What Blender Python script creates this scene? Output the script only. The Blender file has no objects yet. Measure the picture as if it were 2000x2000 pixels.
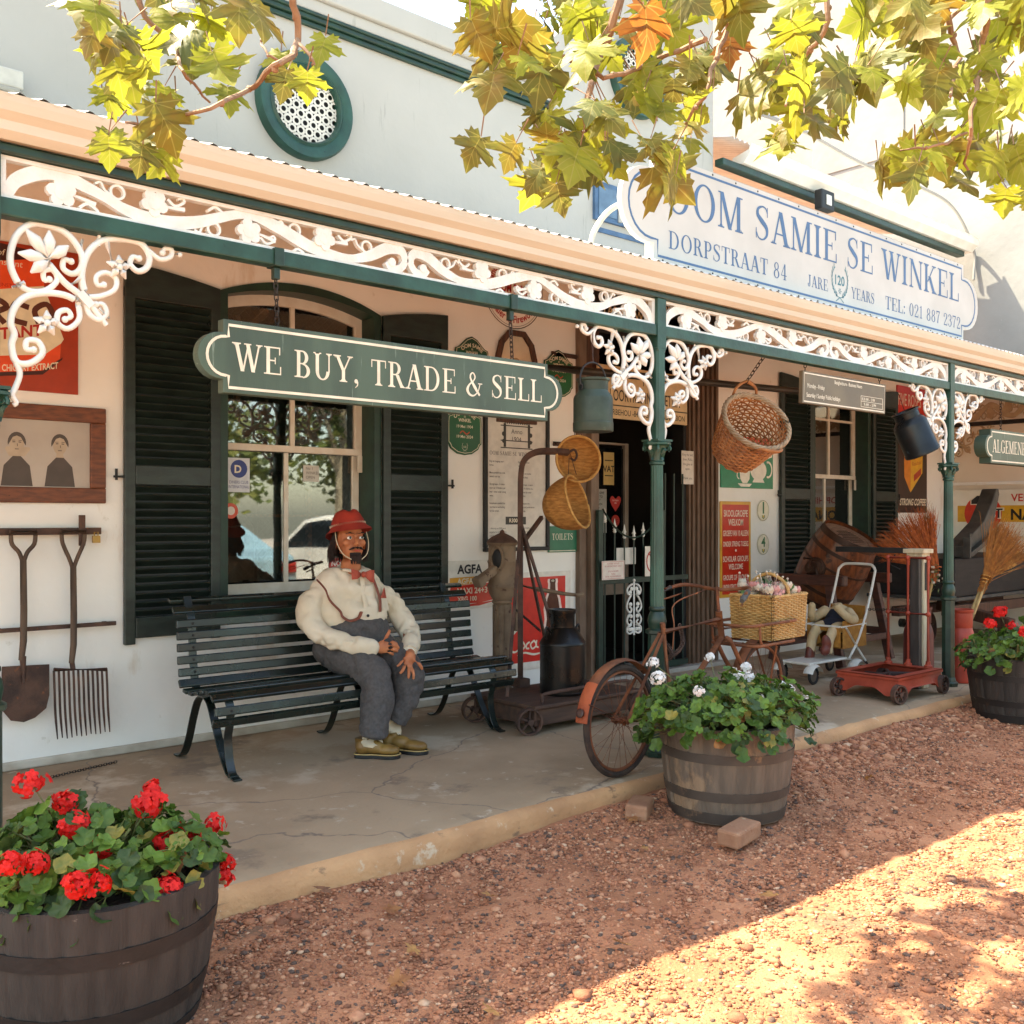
import bpy, bmesh, math, random
import numpy as np
from mathutils import Vector, Matrix, Euler
rnd = random.Random(7)
PI = math.pi
S = bpy.context.scene
COL = S.collection
# ------------------------------------------------------------------ camera, sky, sun, exposure
cam = bpy.data.cameras.new("camera"); cam_o = bpy.data.objects.new("camera", cam); COL.objects.link(cam_o)
cam.sensor_width = 36; cam.lens = 35.1; cam.shift_y = 0.0065
cam.clip_start = 0.05; cam.clip_end = 500
cam_o.location = (0, -3.44, 1.35)
cam_o.rotation_euler = (math.radians(90), 0, -math.atan2(.660, .751))
S.camera = cam_o
SUN_DIR = Vector((-0.62, 1.0, 2.06)).normalized()          # towards the sun: behind the shop, a little to its left
SUN_EL = math.asin(SUN_DIR.z)
w = bpy.data.worlds.new("World"); S.world = w; w.use_nodes = True
nt = w.node_tree; bg = nt.nodes["Background"]
sky = nt.nodes.new("ShaderNodeTexSky"); sky.sky_type = 'NISHITA'; sky.sun_disc = False
sky.sun_elevation = SUN_EL; sky.sun_rotation = math.atan2(SUN_DIR.x, SUN_DIR.y)
sky.dust_density = 2.0; sky.air_density = 1.0; sky.ozone_density = 1.0
nt.links.new(sky.outputs[0], bg.inputs[0]); bg.inputs[1].default_value = 0.15
sl = bpy.data.lights.new("sun", 'SUN'); sl.energy = 3.7; sl.angle = math.radians(0.5); sl.color = (1.0, .93, .82)
so = bpy.data.objects.new("sun", sl); COL.objects.link(so)
so.rotation_euler = SUN_DIR.to_track_quat('Z', 'Y').to_euler()
S.view_settings.view_transform = 'Standard'; S.view_settings.look = 'None'
S.view_settings.exposure = 2.38; S.view_settings.gamma = 1.0
S.view_settings.use_white_balance = True; S.view_settings.white_balance_temperature = 7900; S.view_settings.white_balance_tint = 4
S.render.engine = 'CYCLES'
S.cycles.use_denoising = True
S.cycles.max_bounces = 8; S.cycles.diffuse_bounces = 4; S.cycles.transparent_max_bounces = 12
S.cycles.sample_clamp_indirect = 6

# ------------------------------------------------------------------ mesh builder
def R3(rot):
    return Euler(rot).to_matrix() if rot is not None else None
def frame(d, up=Vector((0, 0, 1))):
    d = Vector(d).normalized()
    if abs(d.dot(up)) > .98: up = Vector((0, 1, 0))
    a = d.cross(up).normalized(); b = a.cross(d).normalized()
    return a, b
class MB:
    def __init__(s): s.v = []; s.f = []; s.m = []; s.cm = 0
    def add(s, vs, fs):
        b = len(s.v); s.v += [tuple(p) for p in vs]
        s.f += [[b + i for i in q] for q in fs]; s.m += [s.cm] * len(fs); return s
    def box(s, c, d, rot=None):
        x, y, z = d[0] / 2, d[1] / 2, d[2] / 2; m = R3(rot); c = Vector(c)
        vs = [Vector((i, j, k)) for i in (-x, x) for j in (-y, y) for k in (-z, z)]
        if m: vs = [m @ p for p in vs]
        return s.add([p + c for p in vs], [(0, 1, 3, 2), (4, 6, 7, 5), (0, 4, 5, 1), (2, 3, 7, 6), (0, 2, 6, 4), (1, 5, 7, 3)])
    def bb(s, x0, x1, y0, y1, z0, z1):
        return s.box(((x0 + x1) / 2, (y0 + y1) / 2, (z0 + z1) / 2), (abs(x1 - x0), abs(y1 - y0), abs(z1 - z0)))
    def bar(s, p, q, w, h, up=(0, 0, 1)):
        p = Vector(p); q = Vector(q); a, b = frame(q - p, Vector(up)); vs = []
        for c in (p, q):
            for i, j in ((-1, -1), (1, -1), (1, 1), (-1, 1)): vs.append(c + a * (i * w / 2) + b * (j * h / 2))
        return s.add(vs, [(3, 2, 1, 0), (4, 5, 6, 7), (0, 1, 5, 4), (1, 2, 6, 5), (2, 3, 7, 6), (3, 0, 4, 7)])
    def tube(s, pts, r, n=8, cap=True, closed=False, flat=1.0):
        pts = [Vector(p) for p in pts]; N = len(pts); rs = r if isinstance(r, (list, tuple)) else [r] * N
        prev = None; vs = []
        for i, p in enumerate(pts):
            if closed: t = pts[(i + 1) % N] - pts[i - 1]
            else: t = pts[min(i + 1, N - 1)] - pts[max(i - 1, 0)]
            if t.length < 1e-9: t = Vector((0, 0, 1))
            t.normalize()
            if prev is None: a, b = frame(t)
            else:
                a = prev - t * prev.dot(t)
                if a.length < 1e-6: a, b = frame(t)
                a.normalize(); b = t.cross(a)
            prev = a
            for k in range(n):
                th = 2 * PI * k / n
                vs.append(p + a * (rs[i] * math.cos(th)) + b * (rs[i] * flat * math.sin(th)))
        fs = []
        for i in range(N if closed else N - 1):
            j = (i + 1) % N
            for k in range(n):
                k2 = (k + 1) % n; fs.append((i * n + k, i * n + k2, j * n + k2, j * n + k))
        if cap and not closed:
            fs.append(tuple(range(n - 1, -1, -1))); fs.append(tuple((N - 1) * n + k for k in range(n)))
        return s.add(vs, fs)
    def lathe(s, prof, c=(0, 0, 0), n=24, axis=None, caps=True, a0=0, a1=2 * PI):
        c = Vector(c); m = Vector(axis).to_track_quat('Z', 'Y').to_matrix() if axis is not None else None
        full = abs(a1 - a0 - 2 * PI) < 1e-6; vs = []; K = n if full else n + 1
        for r, z in prof:
            for k in range(K):
                th = a0 + (a1 - a0) * k / n; p = Vector((r * math.cos(th), r * math.sin(th), z))
                vs.append(c + (m @ p if m else p))
        fs = []
        for i in range(len(prof) - 1):
            for k in range(n):
                k2 = (k + 1) % K; fs.append((i * K + k, i * K + k2, (i + 1) * K + k2, (i + 1) * K + k))
        if caps and full:
            if prof[0][0] > 1e-5: fs.append(tuple(range(K - 1, -1, -1)))
            if prof[-1][0] > 1e-5: fs.append(tuple((len(prof) - 1) * K + k for k in range(K)))
        return s.add(vs, fs)
    def ball(s, c, r, nu=12, nv=8, rot=None):
        if not isinstance(r, (tuple, list)): r = (r, r, r)
        m = R3(rot); c = Vector(c); vs = []; fs = []
        for i in range(1, nv):
            ph = PI * i / nv
            for k in range(nu):
                th = 2 * PI * k / nu
                p = Vector((r[0] * math.sin(ph) * math.cos(th), r[1] * math.sin(ph) * math.sin(th), r[2] * math.cos(ph)))
                vs.append(c + (m @ p if m else p))
        t = Vector((0, 0, r[2])); vs.append(c + (m @ t if m else t)); vs.append(c - (m @ t if m else t))
        T = len(vs) - 2
        for i in range(nv - 2):
            for k in range(nu):
                k2 = (k + 1) % nu; fs.append((i * nu + k, (i + 1) * nu + k, (i + 1) * nu + k2, i * nu + k2))
        for k in range(nu):
            fs.append((T, k, (k + 1) % nu)); fs.append((T + 1, (nv - 2) * nu + (k + 1) % nu, (nv - 2) * nu + k))
        return s.add(vs, fs)
    # extruded outline in the XZ plane, facing -Y: front at y=-off, back at y=-off+th
    def plate(s, pts, th, off=0.0):
        n = len(pts); A = sum(pts[i][0] * pts[(i + 1) % n][1] - pts[(i + 1) % n][0] * pts[i][1] for i in range(n))
        if A < 0: pts = pts[::-1]
        vs = [(x, -off, z) for x, z in pts] + [(x, -off + th, z) for x, z in pts]
        fs = [tuple(range(n)), tuple(range(2 * n - 1, n - 1, -1))] + [(i, i + n, (i + 1) % n + n, (i + 1) % n) for i in range(n)]
        return s.add(vs, fs)
    def flat(s, pts, off=0.0):
        n = len(pts); A = sum(pts[i][0] * pts[(i + 1) % n][1] - pts[(i + 1) % n][0] * pts[i][1] for i in range(n))
        if A < 0: pts = pts[::-1]
        return s.add([(x, -off, z) for x, z in pts], [tuple(range(n))])
    def band(s, pts, ws, off=0.0, closed=False):               # flat stroke along a 2D path
        q = stroke(pts, ws, closed)
        for a in q: s.flat(a, off)
        return s
    def ribbon(s, pts, ws, th, off=0.0, closed=False):         # stroke with thickness (one skin)
        L, Rr = edges(pts, ws, closed); n = len(L); vs = []
        for i in range(n):
            vs += [(L[i][0], -off, L[i][1]), (Rr[i][0], -off, Rr[i][1]), (Rr[i][0], -off + th, Rr[i][1]), (L[i][0], -off + th, L[i][1])]
        fs = []
        for i in range(n if closed else n - 1):
            j = (i + 1) % n
            for k in range(4): fs.append((i * 4 + k, i * 4 + (k + 1) % 4, j * 4 + (k + 1) % 4, j * 4 + k))
        if not closed: fs += [(3, 2, 1, 0), tuple((n - 1) * 4 + k for k in range(4))]
        return s.add(vs, fs)
    def xf(s, m, start=0):
        s.v[start:] = [tuple(m @ Vector(p)) for p in s.v[start:]]; return s
    def join(s, o, m=None, cm=None):
        b = len(s.v); s.v += [tuple(m @ Vector(p)) if m else p for p in o.v]
        s.f += [[b + i for i in q] for q in o.f]; s.m += [(s.cm if cm is None else cm)] * len(o.f); return s
def edges(pts, ws, closed=False):
    n = len(pts); ws = list(ws) if isinstance(ws, (list, tuple)) else [ws] * n; L = []; Rr = []
    if len(ws) != n:
        k = len(ws) - 1; ws = [ws[min(int(i / (n - 1) * k), k - 1)] + (ws[min(int(i / (n - 1) * k), k - 1) + 1] - ws[min(int(i / (n - 1) * k), k - 1)]) * (i / (n - 1) * k - min(int(i / (n - 1) * k), k - 1)) for i in range(n)]
    for i in range(n):
        if closed: a, b = pts[i - 1], pts[(i + 1) % n]
        else: a, b = pts[max(i - 1, 0)], pts[min(i + 1, n - 1)]
        dx, dz = b[0] - a[0], b[1] - a[1]; l = math.hypot(dx, dz) or 1
        nx, nz = -dz / l, dx / l; h = ws[i] / 2
        L.append((pts[i][0] + nx * h, pts[i][1] + nz * h)); Rr.append((pts[i][0] - nx * h, pts[i][1] - nz * h))
    return L, Rr
def stroke(pts, ws, closed=False):
    L, Rr = edges(pts, ws, closed); n = len(L)
    return [[L[i], Rr[i], Rr[(i + 1) % n], L[(i + 1) % n]] for i in range(n if closed else n - 1)]
def spline(ctrl, k=6, closed=False):                            # Catmull-Rom
    n = len(ctrl); out = []; P = [Vector(p) for p in ctrl]
    for i in range(n if closed else n - 1):
        p0 = P[i - 1] if (closed or i > 0) else P[0] * 2 - P[1]; p1 = P[i]; p2 = P[(i + 1) % n]
        p3 = P[(i + 2) % n] if (closed or i + 2 < n) else P[-1] * 2 - P[-2]
        for j in range(k):
            t = j / k
            out.append(tuple(.5 * ((2 * p1) + (p2 - p0) * t + (2 * p0 - 5 * p1 + 4 * p2 - p3) * t * t + (3 * p1 - p0 - 3 * p2 + p3) * t ** 3)))
    if not closed: out.append(tuple(P[-1]))
    return out
def circ(cx, cz, r, n=24, a0=0, a1=2 * PI, rz=None):
    rz = r if rz is None else rz; m = n if abs(a1 - a0 - 2 * PI) < 1e-6 else n + 1
    return [(cx + r * math.cos(a0 + (a1 - a0) * i / n), cz + rz * math.sin(a0 + (a1 - a0) * i / n)) for i in range(m)]
def rrect(x0, x1, z0, z1, r, n=5):
    p = []
    for cx, cz, a in ((x1 - r, z1 - r, 0), (x0 + r, z1 - r, PI / 2), (x0 + r, z0 + r, PI), (x1 - r, z0 + r, 3 * PI / 2)):
        p += circ(cx, cz, r, n, a, a + PI / 2)
    return p
def spiral(cx, cz, r0, r1, a0, turns, n=26):
    return [(cx + (r0 + (r1 - r0) * (i / n)) * math.cos(a0 + turns * 2 * PI * i / n), cz + (r0 + (r1 - r0) * (i / n)) * math.sin(a0 + turns * 2 * PI * i / n)) for i in range(n + 1)]
def pt3(pts, y=0.0): return [(x, y, z) for x, z in pts]
# ------------------------------------------------------------------ objects
def mesh_of(name, mb, mats, smooth):
    me = bpy.data.meshes.new(name); me.from_pydata(mb.v, [], mb.f)
    for m in (mats if isinstance(mats, (list, tuple)) else [mats]): me.materials.append(m)
    if any(mb.m): me.polygons.foreach_set("material_index", mb.m)
    if smooth: me.polygons.foreach_set("use_smooth", [True] * len(me.polygons))
    me.update(); return me
def thing(name, label, cat, loc=(0, 0, 0), rz=0.0, group=None):
    o = bpy.data.objects.new(name, None); COL.objects.link(o); o.empty_display_size = .1
    o.location = loc; o.rotation_euler = (0, 0, rz) if not isinstance(rz, (tuple, list)) else rz
    return tag(o, label, cat, group)
def tag(o, label=None, cat=None, group=None, kind=None):
    if label: o['label'] = label
    if cat: o['category'] = cat
    if group: o['group'] = group
    if kind: o['kind'] = kind
    return o
def part(name, mb, mats, parent=None, smooth=False, bevel=0.0, angle=40, loc=None, world=False, label=None):
    """Links one mesh object. world=True: the builder holds world coordinates, parent is a thing without rotation."""
    if world and parent is not None:
        r = parent
        off = Vector((0, 0, 0))
        while r is not None: off += r.location; r = r.parent
        mb.v = [(p[0] - off.x, p[1] - off.y, p[2] - off.z) for p in mb.v]
    o = bpy.data.objects.new(name, mesh_of(name, mb, mats, smooth)); COL.objects.link(o)
    if parent is not None: o.parent = parent
    if loc: o.location = loc
    if bevel:
        b = o.modifiers.new("bevel", 'BEVEL'); b.width = bevel; b.segments = 2; b.limit_method = 'ANGLE'; b.angle_limit = math.radians(35)
        b.harden_normals = False
    if smooth: smooth_by_angle(o, angle)
    if label: o['label'] = label
    return o
def smooth_by_angle(o, deg):
    me = o.data
    bm = bmesh.new(); bm.from_mesh(me); lim = math.radians(deg)
    for e in bm.edges:
        if len(e.link_faces) == 2 and e.calc_face_angle(0) > lim: e.smooth = False
    bm.to_mesh(me); bm.free()
def copy_tree(o, parent=None):
    c = o.copy(); COL.objects.link(c)
    if parent is not None: c.parent = parent
    for ch in list(o.children): copy_tree(ch, c)
    return c
def clone(o, loc=None, rz=None, label=None, scale=None):
    c = copy_tree(o)
    if loc is not None: c.location = loc
    if rz is not None: c.rotation_euler = (0, 0, rz) if not isinstance(rz, (tuple, list)) else rz
    if scale is not None: c.scale = scale
    if label: c['label'] = label
    return c
def blob(name, mb, mats, parent, voxel=.01, smooth=6, loc=None, disp=None, fold=None):
    """Overlapping closed shapes fused into one continuous skin."""
    o = part(name, mb, mats, parent)
    r = o.modifiers.new("fuse", 'REMESH'); r.mode = 'VOXEL'; r.voxel_size = voxel; r.use_smooth_shade = True
    sm = o.modifiers.new("smooth", 'SMOOTH'); sm.factor = .5; sm.iterations = smooth
    if disp:
        t = bpy.data.textures.new(name + "_folds", 'CLOUDS'); t.noise_scale = disp[0]; t.noise_depth = 3
        d = o.modifiers.new("folds", 'DISPLACE'); d.texture = t; d.strength = disp[1]; d.mid_level = .5; d.texture_coords = 'LOCAL'
    if fold:                                                    # long creases of loose cloth
        t = bpy.data.textures.new(name + "_creases", 'MARBLE'); t.noise_scale = fold[0]; t.turbulence = 9; t.noise_depth = 2; t.marble_type = 'SHARP'
        d = o.modifiers.new("creases", 'DISPLACE'); d.texture = t; d.strength = fold[1]; d.mid_level = .5; d.texture_coords = 'LOCAL'
        sm = o.modifiers.new("soften", 'SMOOTH'); sm.factor = .5; sm.iterations = 2
    return o
# ------------------------------------------------------------------ materials
def lin(h):
    if not isinstance(h, str): return tuple(h)
    c = [int(h[i:i + 2], 16) / 255 for i in (0, 2, 4)]
    return tuple((x / 12.92 if x <= .04045 else ((x + .055) / 1.055) ** 2.4) for x in c)
MATS = {}
def mat(name, c1, c2=None, rough=.6, metal=0.0, scale=6.0, stretch=(1, 1, 1), bump=0.0, bscale=60.0, bstretch=None, spot=None, spec=.5, detail=6.0, lo=.38, hi=.62, trans=0.0, coat=0.0, rvar=0.0):
    """Procedural surface: two tones mixed by noise, optional spots (colour, scale, threshold), noise bump."""
    if name in MATS: return MATS[name]
    m = bpy.data.materials.new(name); m.use_nodes = True; nt = m.node_tree; N = nt.nodes; L = nt.links
    b = N["Principled BSDF"]; c1 = lin(c1); c2 = lin(c2) if c2 else tuple(x * .8 for x in c1)
    tc = N.new("ShaderNodeTexCoord"); mp = N.new("ShaderNodeMapping"); mp.inputs['Scale'].default_value = stretch
    oi = N.new("ShaderNodeObjectInfo"); ad = N.new("ShaderNodeVectorMath"); ad.operation = 'ADD'
    ml = N.new("ShaderNodeMath"); ml.operation = 'MULTIPLY'; ml.inputs[1].default_value = 37.0
    L.new(oi.outputs['Random'], ml.inputs[0]); L.new(tc.outputs['Object'], ad.inputs[0]); L.new(ml.outputs[0], ad.inputs[1])
    L.new(ad.outputs[0], mp.inputs[0])
    n1 = N.new("ShaderNodeTexNoise"); n1.inputs['Scale'].default_value = scale; n1.inputs['Detail'].default_value = detail
    L.new(mp.outputs[0], n1.inputs['Vector'])
    mr = N.new("ShaderNodeMapRange"); mr.inputs[1].default_value = lo; mr.inputs[2].default_value = hi
    L.new(n1.outputs['Fac'], mr.inputs[0])
    mx = N.new("ShaderNodeMix"); mx.data_type = 'RGBA'; mx.inputs[6].default_value = (*c1, 1); mx.inputs[7].default_value = (*c2, 1)
    L.new(mr.outputs[0], mx.inputs[0]); out = mx.outputs[2]
    if spot:
        for sp in (spot if isinstance(spot, list) else [spot]):
            sc, ss, th = sp[:3]
            n2 = N.new("ShaderNodeTexNoise"); n2.inputs['Scale'].default_value = ss; n2.inputs['Detail'].default_value = 8; n2.inputs['Roughness'].default_value = .65
            mp2 = N.new("ShaderNodeMapping"); mp2.inputs['Location'].default_value = (3.3, 1.7, ss); L.new(ad.outputs[0], mp2.inputs[0])
            if len(sp) > 3: mp2.inputs['Scale'].default_value = sp[3]
            L.new(mp2.outputs[0], n2.inputs['Vector'])
            r2 = N.new("ShaderNodeMapRange"); r2.inputs[1].default_value = th; r2.inputs[2].default_value = th + .06; L.new(n2.outputs['Fac'], r2.inputs[0])
            m2 = N.new("ShaderNodeMix"); m2.data_type = 'RGBA'; m2.inputs[7].default_value = (*lin(sc), 1)
            L.new(out, m2.inputs[6]); L.new(r2.outputs[0], m2.inputs[0]); out = m2.outputs[2]
    L.new(out, b.inputs['Base Color'])
    b.inputs['Roughness'].default_value = rough; b.inputs['Metallic'].default_value = metal
    b.inputs['Specular IOR Level'].default_value = spec
    if coat: b.inputs['Coat Weight'].default_value = coat; b.inputs['Coat Roughness'].default_value = .15
    if rvar:
        rr = N.new("ShaderNodeMapRange"); rr.inputs[3].default_value = rough - rvar; rr.inputs[4].default_value = rough + rvar
        L.new(n1.outputs['Fac'], rr.inputs[0]); rr.inputs[1].default_value = .3; rr.inputs[2].default_value = .7
        L.new(rr.outputs[0], b.inputs['Roughness'])
    if bump:
        n3 = N.new("ShaderNodeTexNoise"); n3.inputs['Scale'].default_value = bscale; n3.inputs['Detail'].default_value = 6
        if bstretch:
            mp3 = N.new("ShaderNodeMapping"); mp3.inputs['Scale'].default_value = bstretch; L.new(ad.outputs[0], mp3.inputs[0]); L.new(mp3.outputs[0], n3.inputs['Vector'])
        else: L.new(mp.outputs[0], n3.inputs['Vector'])
        bp = N.new("ShaderNodeBump"); bp.inputs['Strength'].default_value = bump; bp.inputs['Distance'].default_value = .01
        L.new(n3.outputs['Fac'], bp.inputs['Height']); L.new(bp.outputs[0], b.inputs['Normal'])
    if trans:
        tr = N.new("ShaderNodeBsdfTranslucent"); L.new(out, tr.inputs[0]); ms = N.new("ShaderNodeMixShader"); ms.inputs[0].default_value = trans
        L.new(b.outputs[0], ms.inputs[1]); L.new(tr.outputs[0], ms.inputs[2]); L.new(ms.outputs[0], N["Material Output"].inputs[0])
    MATS[name] = m; return m
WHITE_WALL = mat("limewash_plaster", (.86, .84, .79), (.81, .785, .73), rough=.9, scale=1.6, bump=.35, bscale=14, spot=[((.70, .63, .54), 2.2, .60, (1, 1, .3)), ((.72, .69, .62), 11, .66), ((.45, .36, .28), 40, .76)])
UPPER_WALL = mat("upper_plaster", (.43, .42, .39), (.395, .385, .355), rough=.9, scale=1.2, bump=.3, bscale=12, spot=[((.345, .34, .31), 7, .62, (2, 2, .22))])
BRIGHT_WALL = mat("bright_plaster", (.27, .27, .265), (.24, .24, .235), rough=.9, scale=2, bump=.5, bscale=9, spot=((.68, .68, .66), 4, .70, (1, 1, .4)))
GREEN = mat("dark_green_paint", "1b3a2c", "142b22", rough=.42, scale=9, bump=.12, bscale=30, spot=[("0f1a16", 24, .68), ("4d6f62", 40, .73)])
TEAL = mat("worn_teal_paint", "234c3f", "18392e", rough=.4, scale=7, bump=.15, bscale=40, spot=[("15231f", 22, .66), ("6a5a45", 38, .70)])
SHUT = mat("black_green_shutter", "222f2a", "17211d", rough=.38, scale=8, stretch=(1, 1, 3), bump=.15, bscale=50, spot=("3a453f", 36, .71))
CREAM = mat("cream_paint", (.80, .71, .56), (.75, .65, .50), rough=.55, scale=6, bump=.08, bscale=40, spot=[((.5, .4, .28), 30, .72)])
CASTW = mat("cream_cast_iron", (.80, .79, .74), (.72, .70, .64), rough=.5, scale=14, bump=.25, bscale=60, spot=[((.45, .36, .26), 45, .71)])
ROOF_M = mat("galvanised_sheet", (.72, .70, .66), (.58, .56, .53), rough=.5, metal=.1, scale=4, spot=((.42, .30, .22), 9, .68))
IRON = mat("rusty_iron", "5a4034", "3b2a24", rough=.8, scale=9, bump=.5, bscale=70, spot=[("7a4a2e", 20, .62), ("2a2320", 30, .66)])
DARK = mat("black_iron", "1c1d1e", "121314", rough=.55, scale=10, bump=.2, bscale=60, spot=("4a3527", 26, .70))
WOOD_D = mat("dark_brown_wood", "5a3826", "3d2519", rough=.6, scale=5, stretch=(8, 8, 1), bump=.2, bscale=30, spot=("26170f", 30, .68))
GLASS = None
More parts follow.
